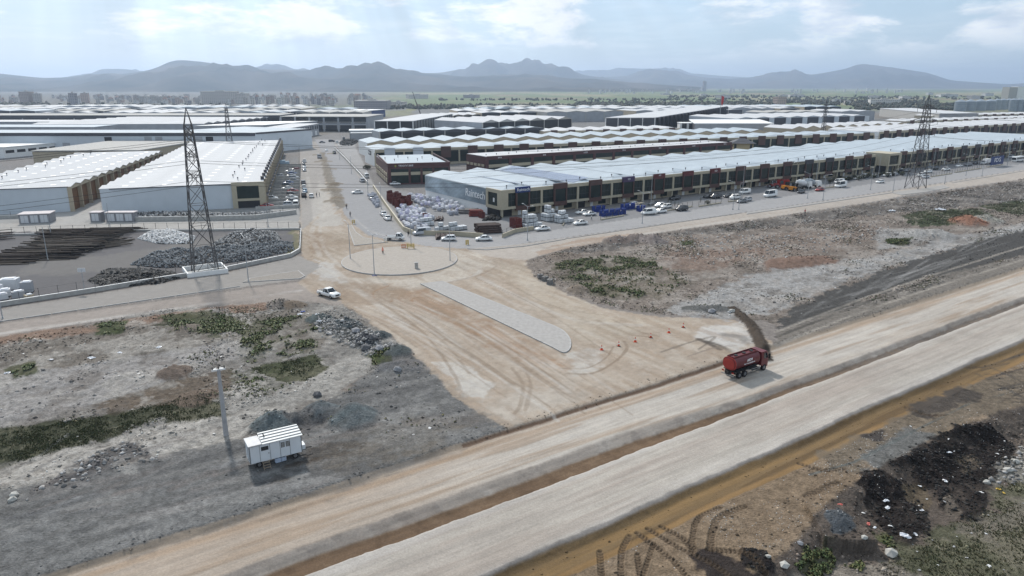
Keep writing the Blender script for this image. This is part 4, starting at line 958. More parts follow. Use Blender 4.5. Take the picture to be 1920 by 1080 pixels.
# --- burgundy showrooms in the second street
B1 = line_shed('burgundy_showroom', (913, 294), (1372, 267), 8.1, depth=20.0, bay=13.0, ze=8.0, zr=8.3, roof=ROOFW, side=BURG, label='long burgundy two-storey showroom building with flat white roof behind the printed-wall building')
def burg(S):
    S.walls(0.4, end=BURG, top=7.8); S.slab(8.1, 0.2, -0.3); b = S.bay
    f = S.f
    S.rep('fascia', MB().box(0, b, -0.2, 0.3, 6.6, 8.3), BURG); S.rep('window', MB().box(0.8, b - 0.8, 0.05, 0.2, 4.4, 6.6), GLASS)
    S.rep('spandrel', MB().box(0.8, b - 0.8, 0.0, 0.3, 3.0, 4.38), CREAM); S.rep('shop_window', MB().box(0.8, b - 0.8, 0.05, 0.2, 0.3, 2.98), GLASS)
    S.rep('pillar', MB().box(-0.8, 0.8, -0.25, 0.35, 0, 6.597), BURG, n=S.n + 1)
burg(B1)
for i in range(0, B1.n, 2): lettering(('EKOL', 'ANIL', 'LAZER')[i // 2 % 3], 0.9, (B1.bay * (i + 0.55), -0.24, 7.4), FRONT, LETW, B1.root)
for k in range(5): MB().box(-0.42, -0.28, 2 + k * 3.6, 4.6 + k * 3.6, 3.2, 4.4).build('end_panel', CREAM, B1.root)
vents(B1, (6, 9), 2, 0.7, 8)
T1 = Shed('burgundy_office', G(727, 308, 8.6), math.radians(15.5), 26.0, 44.0, ex=-1.0, bay=6.5, ze=8.6, zr=8.9, roof=ROOFB, side=BURG, label='small burgundy two-storey office building lettered TRIGOCARE beside the street')
T1.walls(0.4, end=BURG, top=8.2); T1.slab(8.3, 0.2, -0.4)
T1.rep('fascia', MB().box(0, T1.bay, -0.2, 0.35, 6.6, 8.9), BURG)
for x0, x1 in ((1.2, 8.4), (9.4, 13.4), (14.4, 18.4), (19.2, 25.2)):
    MB().box(x0, x1, 0.0, 0.2, 5.2, 6.6).build('window', GLASS, T1.root); MB().box(x0, x1, -0.05, 0.25, 3.9, 5.18).build('spandrel', CREAM, T1.root); MB().box(x0, x1, 0.0, 0.2, 0.6, 3.88).build('shop_window', GLASS, T1.root)
for x in (0.0, 8.4, 13.4, 18.4, 25.2): MB().box(x, x + (1.2 if x == 0 else 0.9), -0.21, 0.36, 0, 6.597).build('pillar', BURG, T1.root)
for x in (0.0,): MB().box(0.0, 26.0, -0.1, 0.3, 0, 0.6).build('plinth', BURG, T1.root)
for k in range(7): MB().box(-0.5 + T1.f(0, 3 + k * 6), -0.27 + T1.f(0, 3 + k * 6), 1.2 + k * 6, 5.4 + k * 6, 3.4, 4.8).build('end_panel', CREAM, T1.root); MB().box(-0.5 + T1.f(0, 3 + k * 6), -0.27 + T1.f(0, 3 + k * 6), 1.2 + k * 6, 5.4 + k * 6, 0.8, 2.6).build('end_window', CREAM, T1.root)
MB().box(-0.35, 0.0, 0.36, 43.8, 8.2, 8.9).box(26.02, 26.35, 0.36, 43.8, 8.2, 8.9).build('parapet', BURG, T1.root)
lettering('TRIGOCARE', 1.15, (7.4, -0.24, 7.75), FRONT, LETW, T1.root, w=6.2)
MB().add([(2.6, -0.24, 7.75), (3.1, -0.24, 7.25), (3.6, -0.24, 7.75), (3.1, -0.24, 8.25)], [(0,1,2,3)]).build('logo', mat('yellow_green_logo', (0.30, 0.32, 0.05), 0.5, var=0), T1.root)
vents(T1, (12, 20, 28), 2, 0.8, 9)

# --- rows of showrooms behind
S2 = line_shed('showroom_row', (703, 281), (1640, 249.5), 8.6, depth=26.0, ze=8.3, zr=9.5, roof=ROOFB, label='long row of cream showrooms with dark sign panels, white end wall facing the street', side=WHITE)
S2.walls(0.5, end=WHITE); S2.zig(BEIGE, 6.0); sp = sign_front(S2, False)
for i, m in ((0, SIDE), (1, SIDE)): sp[i].data = sp[i].data.copy(); sp[i].data.materials[0] = m
MB().box(-0.4, -0.26, 9, 15, 5.2, 7.4).build('wall_sign', CHAR, S2.root)
lettering('itlfindi', 1.8, (-0.45, 12, 6.3), SIDEROT, LETW, S2.root, w=4.6)
S3 = line_shed('workshop_row', (690, 268.5), (1438, 246), 8.0, depth=28.0, ze=8.0, zr=9.6, roof=ROOFB, side=WHITE, label='row of beige gabled workshops directly behind the cream showroom row')
S3.walls(0.5, end=WHITE); S3.zig(BEIGE); gable_front(S3)
S3b = line_shed('workshop_row', (1485, 241.5), (1700, 233), 8.0, depth=28.0, ze=8.0, zr=9.9, roof=ROOFW, side=BEIGE, label='short row of beige gabled workshops left of the far lattice pylon')
S3b.walls(0.5); S3b.zig(BEIGE); gable_front(S3b)
S4 = line_shed('dark_showroom_row', (712, 247.5), (1020, 240), 8.6, depth=26.0, ze=8.6, zr=9.8, roof=ROOFB, side=GREYW, label='row of dark-windowed showrooms with charcoal fascia under a blue zigzag roof')
S4.walls(0.5); S4.zig(GREYW); MB().box(0, S4.L, -0.1, 0.4, 7.2, 8.9).build('fascia', CHAR, S4.root); bay_front(S4, CONC)
an = line_shed('annex_building', (655, 244.5), (700, 244), 7.6, depth=16.0, ze=7.6, zr=8, bay=8, side=GREYW, roof=WHITE, label='low grey annex with white roof at the left end of the dark showrooms'); an.walls(0.1); an.slab(7.7, 0.5); MB().box(0, an.L, 0, 0.1, 0, 7.2).build('front_wall', GREYW, an.root)
an2 = line_shed('annex_building', (658, 249.5), (712, 249), 6.0, depth=14.0, ze=6.0, zr=6.3, bay=8, side=GREYW, roof=WHITE, label='nearer low annex with white flat roof at the street end'); an2.walls(0.1); an2.slab(6.2, 0.5); MB().box(0, an2.L, 0, 0.1, 0, 5.6).build('front_wall', GREYW, an2.root)
S5 = line_shed('showroom_row', (1022, 246), (1275, 240.5), 7.0, depth=30.0, ze=6.8, zr=8.2, roof=ROOFW, side=BEIGE, label='pale row of small showrooms with dark sign boards right of the dark showrooms')
S5.walls(0.5); S5.zig(BEIGE, 6.0); sign_front(S5, False, 7.0, 7.6)
S6 = line_shed('unfinished_hall', (702, 227.5), (774, 227.5), 12.0, depth=150.0, ex=20.0, bay=11.5, ze=12.0, zr=12.8, roof=ROOFW, side=GREYW, label='white-roofed hall with open column bays standing alone left of the mobile crane')
S6.walls(0.3); S6.slab(12.4, 0.4); bay_front(S6, WHITE, DARK); end_bays(S6, 16, S6.L, CONC, DARK, 1)
S7 = line_shed('concrete_workshop_row', (832, 229.5), (1005, 224.5), 8.5, depth=30.0, bay=12.0, ze=8.4, zr=9.6, roof=ROOFW, side=BEIGE, label='unfinished beige workshop row right of the mobile crane'); S7.walls(0.4); S7.zig(BEIGE); bay_front(S7, BEIGE, DARK, 0.5)
S8 = line_shed('concrete_workshop_row', (850, 216.5), (1000, 211.5), 8.5, depth=50.0, bay=14.0, ze=8.4, zr=9.6, roof=ROOFW, side=BEIGE, label='farther unfinished beige workshop row with white roof beyond the crane'); S8.walls(0.4); S8.zig(BEIGE); bay_front(S8, BEIGE, DARK, 0.5)
S9 = line_shed('gabled_hall', (905, 230), (1072, 222.5), 13.0, depth=60.0, bay=17.0, ze=13.0, zr=15.0, roof=ROOFW, side=GREYW, label='tall grey gabled hall with dark open bays and white roof'); S9.walls(0.4, end=GREYW); S9.zig(CONC); bay_front(S9, CONC, DARK)
S10 = line_shed('long_hall', (1136, 221.5), (1228, 221), 13.0, depth=330.0, ex=205.0, bay=11.0, ze=13.0, zr=13.9, roof=ROOFW, side=CHAR, label='very long hall with white roof and dark bays receding behind the flagpole'); S10.walls(0.4); S10.slab(13.4, 0.5); bay_front(S10, WHITE, CHAR, 0.3); end_bays(S10, 24, S10.L, GREYW, CHAR, 1)
S11 = line_shed('flat_hall', (1303, 232), (1450, 232), 10.0, depth=70.0, ex=12.0, bay=20.0, ze=10.0, zr=10.4, roof=WHITE, side=CHAR, label='low charcoal hall with broad flat white roof right of the white arcade'); S11.walls(0.3); S11.slab(10.4, 0.6); MB().box(0, S11.L, -0.05, 0.3, 0, 9.8).build('front_wall', GREYW, S11.root)
S12 = line_shed('arcade_building', (1277, 231), (1303, 231), 9.0, depth=14.0, bay=5.5, ze=9.0, zr=9.4, roof=WHITE, side=WHITE, label='small white building with tall arcade openings beside the flat hall'); S12.walls(0.3); S12.slab(9.3, 0.5); bay_front(S12, WHITE, DARK, 0.9)
S13 = line_shed('grey_hall', (1382, 222.5), (1626, 217), 11.0, depth=70.0, bay=20.0, ze=11.0, zr=12.4, roof=ROOFW, side=SIDE, label='wide pale-grey hall with white roof left of the bare brown plot'); S13.walls(0.4); S13.zig(SIDE); bay_front(S13, SIDE, CHAR, 3.0)
S14 = line_shed('showroom_row', (1650, 247), (2080, 222), 9.0, depth=40.0, ze=8.7, zr=10.2, roof=ROOFW, side=WHITE, label='far row of dark-windowed showrooms with cream corner, behind the right lattice pylon'); S14.walls(0.5, end=WHITE); S14.zig(BEIGE, 6.0); sign_front(S14, False, 9.0, 9.6, glass=DARK)
S15 = line_shed('showroom_row', (1700, 227), (2060, 217), 7.5, depth=24.0, ze=7.2, zr=8.6, roof=ROOFW, side=BEIGE, label='farther cream showroom row with small dark sign boards on the right'); S15.walls(0.5); S15.zig(BEIGE, 6.0); sign_front(S15, False, 7.5, 8.2)
S16 = line_shed('showroom_row', (1750, 217), (2060, 210.5), 7.5, depth=24.0, ze=7.2, zr=8.6, roof=ROOFW, side=BEIGE, label='farthest cream showroom row with dark sign boards, in front of the silos'); S16.walls(0.5); S16.zig(BEIGE, 6.0); sign_front(S16, False, 7.5, 8.2)
S17 = line_shed('long_hall', (1762, 213.5), (1832, 212.5), 10.0, depth=170.0, ex=80.0, bay=12, ze=10.0, zr=10.8, roof=ROOFW, side=CONC, label='white-roofed hall with ribbed side right below the silos'); S17.walls(0.4); S17.slab(10.4, 0.5); bay_front(S17, CONC, GREYW); end_bays(S17, 16, S17.L, CONC, GREYW, 1)
S18 = line_shed('dark_hall', (1228, 209), (1330, 206.5), 9.0, depth=40.0, bay=12, ze=9.0, zr=9.8, roof=ROOFW, side=CHAR, label='distant white-roofed hall left of the very long hall'); S18.walls(0.4); S18.zig(CHAR); bay_front(S18, GREYW, CHAR)
kio = line_shed('pavilion', (1375, 268.5), (1413, 269), 6.5, depth=12.0, bay=12, ze=6.5, zr=9.0, roof=CHAR, side=mat('ochre_plaster', (0.42, 0.34, 0.20), 0.8, var=0.06), label='small ochre pavilion with dark hipped roof behind the burgundy showrooms')
kio.walls(0.2); MB().box(0, kio.L, 0, 0.2, 0, 6.35).build('front_wall', kio.sidem, kio.root)
for x in (0.6, kio.L - 2.0): MB().box(x, x + 1.4, -0.1, -0.02, 3.0, 6.0).build('window', DARK, kio.root)
L_ = kio.L; MB().add([(-1.5, -1.5, 6.4), (L_ + 1.5, -1.5, 6.4), (L_ + 1.5, 13.5, 6.4), (-1.5, 13.5, 6.4), (L_ * 0.4, 6, 9.2), (L_ * 0.6, 6, 9.2)], [(0,3,2,1), (0,1,5,4), (2,3,4,5), (1,2,5), (3,0,4)]).build('roof', CHAR, kio.root)

# --- left side: two big white warehouses
def skew_shed(name, O, far_pt, dep_pt, **k):
    """long side O -> far_pt; dep_pt is the other end of the short wall at O"""
    an = math.atan2(far_pt[1] - O[1], far_pt[0] - O[0]); L = math.hypot(far_pt[0] - O[0], far_pt[1] - O[1])
    dx, dy = dep_pt[0] - O[0], dep_pt[1] - O[1]; co, si = math.cos(an), math.sin(an)
    return Shed(name, O, an, L, dx * -si + dy * co, ex=dx * co + dy * si, **k)
zw = 8.5
WBo = G(492, 341, zw); WB = skew_shed('warehouse', WBo, G(527, 262.5, zw), G(186, 353, zw), bay=10.0, ze=8.3, zr=8.85, roof=ROOFW, side=SIDE, label='large white warehouse beside the street with cream corner and pale blue end wall')
WB.walls(0.3); WB.zig(GREYW)
b = WB.bay
WB.rep('front_wall', MB().box(0, b, 0.0, 0.28, 0, 8.0), BROWN); WB.rep('window', MB().box(1.2, b - 1.2, -0.06, -0.003, 4.2, 7.2), GLASS); WB.rep('shutter', MB().box(2.0, b - 2.0, -0.06, -0.003, 0.1, 3.2), GREYW)
WB.rep('pillar', MB().box(-0.35, 0.35, -0.9, -0.02, 0, 8.4), BEIGE, n=WB.n + 1); WB.rep('awning', MB().box(0.5, b - 0.5, -1.4, -0.07, 3.5, 3.7), CHAR); WB.rep('roof_box', MB().box(b / 2 - 0.7, b / 2 + 0.7, -0.3, 0.8, 8.6, 9.9), CHAR)
e_ = Vector((WB.ex, WB.d, 0)).normalized(); per = Vector((e_.y, -e_.x, 0))      # along the short wall, inwards
def on_end(S, a0, a1, z0, z1, o0, o1, name, m):                                 # box on the end wall between distances a0..a1 from the front corner
    ev = Vector((S.ex, S.d, 0)).normalized(); nv = Vector((-ev.y, ev.x, 0)) * 1.0
    if nv.x > 0: nv = -nv
    p = [ev * a0 + nv * o0, ev * a1 + nv * o0, ev * a1 + nv * o1, ev * a0 + nv * o1]
    return MB().add([(v.x, v.y, z0) for v in p] + [(v.x, v.y, z1) for v in p], [(0,1,2,3), (7,6,5,4), (0,4,5,1), (1,5,6,2), (2,6,7,3), (3,7,4,0)]).build(name, m, S.root)
for a0, a1, z0, z1 in ((-0.6, 1.4, 0, 8.7), (8.4, 10.0, 0, 8.7), (1.4, 8.4, 7.4, 8.7), (1.4, 8.4, 2.4, 3.2)): on_end(WB, a0, a1, z0, z1, 0.26, 0.7, 'corner_cladding', CREAM)
on_end(WB, 1.4, 8.4, 3.2, 7.4, 0.27, 0.5, 'corner_window', GLASS); on_end(WB, 1.4, 8.4, 0, 2.4, 0.27, 0.45, 'shop_window', DARK)
on_end(WB, 10.02, 46.5, 8.0, 8.25, 0.26, 0.34, 'edge_trim', CHAR)
def rooflights(S, ys, wid=1.0, ln=1.7):
    sl = math.atan2(S.zr - S.ze, S.bay / 2); mb = MB(); w = wid / 2 * math.cos(sl); dz = wid / 2 * math.sin(sl)
    mb.add([(-w, -ln/2, -dz), (w, -ln/2, dz), (w, ln/2, dz), (-w, ln/2, -dz)], [(0,1,2,3)]); me = mb.mesh('rooflight', LIGHTP)
    for i in range(S.n):
        for y in ys:
            y_ = y * S.d; inst('rooflight', me, S.root, (S.f((i + 0.25) * S.bay, y_), y_, (S.ze + S.zr) / 2 + 0.06))
rooflights(WB, (0.12, 0.38, 0.62, 0.86)); vents(WB, (WB.d * 0.17, WB.d * 0.22), 1, 1.0, 4)
WA = skew_shed('warehouse', G(131, 348, zw), G(304, 283, zw), G(-120, 357, zw), bay=9.8, ze=8.2, zr=9.0, roof=ROOFW, side=SIDE, label='white warehouse at the left edge with rusty brown loading bays along the alley')
WA.walls(0.3); WA.zig(BEIGE); b = WA.bay
WA.rep('loading_bay', MB().box(0.3, b - 0.3, 0.9, 1.0, 0, 8.0), RUST); WA.rep('pillar', MB().box(-0.3, 0.3, -0.3, 0.95, 0, 8.1), BEIGE, n=WA.n + 1); WA.rep('beam', MB().box(0.3, b - 0.3, -0.05, 0.3, 7.4, 8.05), BEIGE)
rooflights(WA, (0.15, 0.4, 0.65, 0.9)); on_end(WA, 0.5, 40, 8.0, 8.25, 0.26, 0.34, 'edge_trim', CHAR)
vents(WA, (WA.d * 0.75, WA.d * 0.82), 1, 0.9, 14)
MB().box(0, 4, 30, 34, 8.6, 10.2).build('roof_cooler', STEEL, WA.root)
WC = skew_shed('warehouse', G(262, 283, 7.5), G(375, 265, 7.5), G(60, 284, 7.5), bay=12, ze=7.4, zr=8.2, roof=CONC, side=BEIGE, label='low grey-roofed shed behind the brown loading bays'); WC.walls(0.2); WC.slab(8.0, 0.5); MB().box(0, WC.L, 0, 0.2, 0, 7.5).build('front_wall', BEIGE, WC.root)
# --- long office hall lettered GLOCAL
GL = line_shed('logistics_hall', (-300, 249), (478, 249), 12.5, depth=34.0, bay=40, ze=12.4, zr=13.6, roof=ROOFB, side=SIDE, label='long white logistics hall with charcoal roof band lettered GLOCAL CHASE')
GL.walls(0.3); GL.slab(12.3, 0.3, -0.2); b = GL.bay
GL.rep('front_wall', MB().box(0, b, 0.0, 0.3, 0, 10.6), SIDE); GL.rep('roof_band', MB().box(0, b, -0.3, 0.5, 10.6, 12.5), CHAR)
gx0 = G(-300, 249, 12.5)[0]
def gl_at(px, py): x, y = G(px, py, 8); k = (GL.root.location.y) / y; return x * k - GL.root.location.x
for px in (203, 172, 203, 145): pass
for px, z0, z1, m in ((203, 7.6, 10.0, DARK), (172, 3.4, 6.2, DARK), (205, 3.6, 6.2, DARK), (278, 7.6, 10.2, GREYW), (298, 7.6, 10.2, GREYW), (373, 7.6, 10.2, GREYW), (393, 7.6, 10.2, DARK), (278, 4.0, 5.5, GREYW), (395, 3.6, 5.0, DARK), (123, 4.0, 6.6, GREYW)):
    x = gl_at(px, 262); MB().box(x - 2.2, x + 2.2, -0.12, -0.01, z0, z1).build('window', m, GL.root)
lettering('GLOCAL CHASE', 3.0, (gl_at(338, 262), -0.1, 6.8), FRONT, INK, GL.root, w=19.0)
GE = Shed('logistics_hall', G(478, 249, 12.5), math.radians(62), 48.0, 62.0, bay=24, ze=12.4, zr=13, roof=ROOFB, side=SIDE, label='angled end wing of the long logistics hall, nearest the street'); GE.walls(0.3); GE.slab(12.4, 0.3, 0.1); MB().box(0, GE.L, 0.0, 0.3, 0, 11.6).build('front_wall', SIDE, GE.root); MB().box(0.55, GE.L, -0.3, 0.5, 11.6, 12.6).build('roof_band', CHAR, GE.root)
OF = line_shed('office_building', (6, 276), (108, 267.5), 6.5, depth=26.0, bay=7.0, ze=6.4, zr=6.8, roof=WHITE, side=WHITE, label='low white office with a strip of small dark windows at the left edge'); OF.walls(0.2); OF.slab(6.6, 0.3); MB().box(0, OF.L, 0, 0.2, 0, 6.3).build('front_wall', WHITE, OF.root); OF.rep('window', MB().box(0.9, OF.bay - 0.9, -0.08, -0.01, 3.0, 4.6), DARK)
L3 = skew_shed('grey_showroom', G(531, 243, 9), G(597, 232, 9), G(475, 243, 9), bay=12, ze=9, zr=9.5, roof=ROOFW, side=GREYW, label='grey two-storey showroom block with white roof beyond the logistics hall'); L3.walls(0.3); L3.slab(9.3, 0.4); b = L3.bay
L3.rep('front_wall', MB().box(0, b, 0, 0.3, 0, 9), GREYW); L3.rep('window', MB().box(1.5, 4.8, -0.1, -0.01, 5.0, 8.0).box(6.8, 10.2, -0.1, -0.01, 5.0, 8.0), DARK); L3.rep('shutter', MB().box(1.5, 6, -0.1, -0.01, 0.2, 3.6), WHITE)
L4 = skew_shed('dark_hall', G(382, 232, 10), G(524, 218.5, 10), G(60, 233, 10), bay=14, ze=10, zr=11.2, roof=ROOFW, side=GREYW, label='white-roofed hall with a dark ribbed long side left of the street'); L4.walls(0.3); L4.zig(GREYW); bay_front(L4, GREYW, CHAR)
L4b = line_shed('flat_hall', (366, 236.5), (495, 235), 9, depth=60, ex=40, bay=30, ze=9, zr=9.6, roof=WHITE, side=GREYW, label='flat white-roofed shed between the logistics hall and the ribbed dark hall'); L4b.walls(0.3); L4b.slab(9.4, 0.4); MB().box(0, L4b.L, 0, 0.3, 0, 9).build('front_wall', GREYW, L4b.root)
L5 = line_shed('factory_block', (526, 218.5), (688, 219), 13, depth=60, bay=13, ze=12.8, zr=13.5, roof=CONC, side=GREYW, label='wide grey factory block with regular framed bays across the street end'); L5.walls(0.4); L5.slab(13.2, 0.5); b = L5.bay
L5.rep('bay_opening', MB().box(0.8, b - 0.8, 0.0, 0.15, 1.0, 11.5), DARK); L5.rep('frame', MB().box(-0.8, 0.8, -0.3, 0.3, 0, 12.7), GREYW, n=L5.n + 1); L5.rep('spandrel', MB().box(0.8, b - 0.8, -0.25, -0.005, 5.6, 7.2), GREYW); L5.rep('white_frame', MB().box(1.0, b - 1.0, -0.2, -0.006, 8.0, 8.5).box(1.0, 1.4, -0.2, -0.006, 2, 8.0).box(b - 1.4, b - 1.0, -0.2, -0.006, 2, 8.0), CONC)
L6 = line_shed('factory_block', (-300, 217), (524, 216.5), 12, depth=50, bay=24, ze=12, zr=12.6, roof=CONC, side=CHAR, label='very long dark factory block with flat roof across the left background'); L6.walls(0.4); L6.slab(12.4, 0.5); L6.rep('fascia', MB().box(0, L6.bay, -0.1, 0.3, 9.4, 12.0), CHAR); L6.rep('window', MB().box(0.6, L6.bay - 0.6, 0.0, 0.2, 1, 9.4), DARK); L6.rep('pillar', MB().box(-0.6, 0.6, -0.05, 0.3, 0, 9.4), GREYW, n=L6.n + 1)
for (a, b_, z, dd, m, lab) in (((-150, 239), (175, 239), 10, 55, ROOFB, 'flat pale-roofed shed just behind the logistics hall at left'), ((-100, 229), (130, 229), 9, 60, ROOFW, 'white-roofed shed at the left edge beyond the flat shed'), ((140, 226.5), (300, 225.5), 9, 40, ROOFW, 'small white-roofed shed left of the lattice pylon top'), ((20, 220.5), (112, 219), 9, 30, WHITE, 'white block of stair towers at far left')):
    q = line_shed('flat_hall', a, b_, z, depth=dd * .6, bay=20, ze=z, zr=z + 0.6, roof=m, side=GREYW, label=lab); q.walls(0.3); q.slab(z + 0.4, 0.4); MB().box(0, q.L, 0, 0.3, 0, z).build('front_wall', GREYW, q.root)
    q.rep('window', MB().box(4, 9, -0.1, -0.01, z - 4.5, z - 2), CHAR)
blu = line_shed('blue_roofed_hall', (640, 207.5), (690, 208), 9, depth=50, bay=25, ze=9, zr=10, roof=WHITE, side=SIGNB, label='distant hall with bright blue wall at the end of the street'); blu.walls(0.3); blu.slab(9.5, 0.4); MB().box(0, blu.L, 0, 0.3, 0, 9).build('front_wall', SIDE, blu.root)
# --- farther rows, each a shed of its own
rf_ = random.Random(11); cnt = 0
rowspec = [(-250, 680, 211.5, 0.0), (-250, 640, 207.5, 0.002), (-250, 660, 204.5, 0.0), (-250, 600, 201.5, 0.0), (-250, 560, 199.0, 0.0), (880, 1420, 212.5, -0.013), (840, 1500, 208.5, -0.008), (860, 1560, 205.5, -0.006), (900, 1600, 203.2, -0.005), (880, 1500, 201.2, -0.003), (1420, 1640, 211.5, -0.012)]
far_names = {}
for ri, (xa, xb, y, sl) in enumerate(rowspec):
    x = xa + rf_.uniform(0, 30); k = 0
    while x < xb:
        w = rf_.uniform(60, 150); w = min(w, xb - x)
        if w < 25: break
        yy = y + sl * (x - xa) + rf_.uniform(-0.4, 0.4); z = rf_.uniform(8, 11)
        q = line_shed('distant_hall', (x, yy), (x + w, yy + sl * w), z, depth=rf_.uniform(40, 80), bay=rf_.uniform(18, 26), ze=z, zr=z + 1.4, roof=rf_.choice([ROOFW, ROOFW, ROOFB, CONC]), side=rf_.choice([GREYW, CONC, BEIGE]),
            label='%s hall from left in the %s distant row ' % (ORD[k], ORD[ri % 5 if ri < 10 else 5]) + ('left of the street' if x < 760 else 'below green fields'), group='distant halls ' + ('left of the street end' if x < 760 else 'below the green fields'))
        q.walls(0.3)
        me = MB()
        for i in range(q.n):
            a = i * q.bay; f = q.f; d = q.d
            me.add([(f(a, 0), 0, z), (f(a + q.bay / 2, 0), 0, q.zr), (f(a + q.bay, 0), 0, z), (f(a, d), d, z), (f(a + q.bay / 2, d), d, q.zr), (f(a + q.bay, d), d, z)], [(0,1,4,3), (1,2,5,4), (0,2,1)])
        me.build('roof', q.roofm, q.root)
        MB().box(0, q.L, 0.1, 0.3, 0, z - 0.1).build('front_wall', rf_.choice([CHAR, DARK, GREYW]), q.root)
        wb_ = MB()
        for i in range(q.n + 1): wb_.box(i * q.bay - 0.5, i * q.bay + 0.5, -0.2, 0.09, 0, z - 0.1)
        wb_.build('pillars', q.sidem, q.root)
        x += w + rf_.uniform(6, 25); k += 1

# ------------------------------------------------------------------ vehicles
TYRE = mat('tyre_rubber', (0.018, 0.018, 0.019), 0.85, var=0.1)
RIM = mat('wheel_rim', (0.30, 0.30, 0.31), 0.35, 0.7, var=0)
CARGL = mat('car_glass', (0.015, 0.018, 0.022), 0.05, var=0, spec=0.7)
LAMPC = mat('headlamp', (0.75, 0.76, 0.76), 0.15, var=0)
LAMPR = mat('tail_lamp', (0.30, 0.012, 0.01), 0.25, var=0)
BLKP = mat('black_plastic', (0.02, 0.02, 0.021), 0.6, var=0)
def paint_mat(name, c): return mat('paint_' + name, c, 0.22, 0.0, var=0.02, spec=0.6)
PAINT = dict(white=paint_mat('white', (0.74, 0.74, 0.73)), silver=paint_mat('silver', (0.42, 0.43, 0.45)), grey=paint_mat('grey', (0.16, 0.165, 0.175)), black=paint_mat('black', (0.02, 0.02, 0.024)),
             red=paint_mat('red', (0.26, 0.018, 0.014)), blue=paint_mat('blue', (0.03, 0.07, 0.22)), beige=paint_mat('beige', (0.45, 0.40, 0.31)), sky=paint_mat('sky', (0.33, 0.45, 0.55)), orange=paint_mat('orange', (0.55, 0.22, 0.03)))
def loft(mb, sections):
    """sections: list of rings with equal point counts -> skinned tube with caps"""
    n = len(sections[0]); b = len(mb.v)
    for r in sections: mb.v += [tuple(p) for p in r]
    for i in range(len(sections) - 1):
        for j in range(n):
            mb.f.append((b + i*n + j, b + i*n + (j+1) % n, b + (i+1)*n + (j+1) % n, b + (i+1)*n + j)); mb.mi.append(mb.m)
    mb.f.append(tuple(b + j for j in range(n-1, -1, -1))); mb.mi.append(mb.m)
    e = b + (len(sections)-1) * n; mb.f.append(tuple(e + j for j in range(n))); mb.mi.append(mb.m)
def body_loft(prof, w, zb, tuck=0.10):
    """car shell: for each station x, height of the shoulder/top; rounded edges across"""
    mb = MB(); secs = []
    for x, zt, k in prof:
        hw = w / 2 * k; r = min(0.12, (zt - zb) * 0.3)
        secs.append([(x, -hw + tuck, zb), (x, hw - tuck, zb), (x, hw, zb + 0.18), (x, hw, zt - r), (x, hw - r, zt), (x, -hw + r, zt), (x, -hw, zt - r), (x, -hw, zb + 0.18)])
    loft(mb, secs); return mb
KINDS = {
 # length, width, body stations (x, top, width factor), cabin (roof front, roof rear, base front, base rear, shoulder z, roof z), wheelbase, wheel r
 'sedan': (4.5, 1.78, [(-2.25, .62, .86), (-2.12, .90, .95), (-1.4, .98, 1), (1.0, .96, 1), (1.75, .86, .98), (2.15, .72, .92), (2.25, .55, .84)], (-.75, .35, -1.65, 1.05, .95, 1.45), 2.65, .32),
 'hatchback': (4.0, 1.75, [(-2.0, .66, .88), (-1.9, .95, .96), (-1.2, 1.0, 1), (.9, .98, 1), (1.6, .88, .98), (1.92, .74, .92), (2.0, .56, .86)], (-1.55, .25, -1.9, .95, .97, 1.5), 2.5, .31),
 'suv': (4.6, 1.88, [(-2.3, .80, .9), (-2.2, 1.10, .97), (-1.4, 1.15, 1), (1.0, 1.13, 1), (1.9, 1.05, .98), (2.22, .9, .93), (2.3, .65, .88)], (-1.85, .3, -2.2, 1.0, 1.12, 1.72), 2.7, .37),
 'van': (5.0, 1.95, [(-2.5, 1.0, .94), (-2.45, 1.15, .98), (-1.4, 1.2, 1), (1.4, 1.18, 1), (2.2, 1.02, .97), (2.45, .85, .93), (2.5, .6, .9)], (-2.4, 1.15, -2.46, 1.85, 1.17, 2.0), 3.0, .33),
 'minibus': (5.9, 2.05, [(-2.95, 1.1, .95), (-2.9, 1.3, .98), (-1.4, 1.35, 1), (1.9, 1.32, 1), (2.7, 1.1, .97), (2.9, .9, .94), (2.95, .6, .9)], (-2.85, 1.7, -2.9, 2.35, 1.3, 2.55), 3.6, .36),
}
CAR_ME = {}
def wheel_meshes(r, w=0.22):
    return (MB().tube((0, -w/2, 0), (0, w/2, 0), r, n=14).mesh('tyre', TYRE), MB().tube((0, -w/2 - 0.012, 0), (0, w/2 + 0.012, 0), r * 0.6, n=10).mesh('rim', RIM))
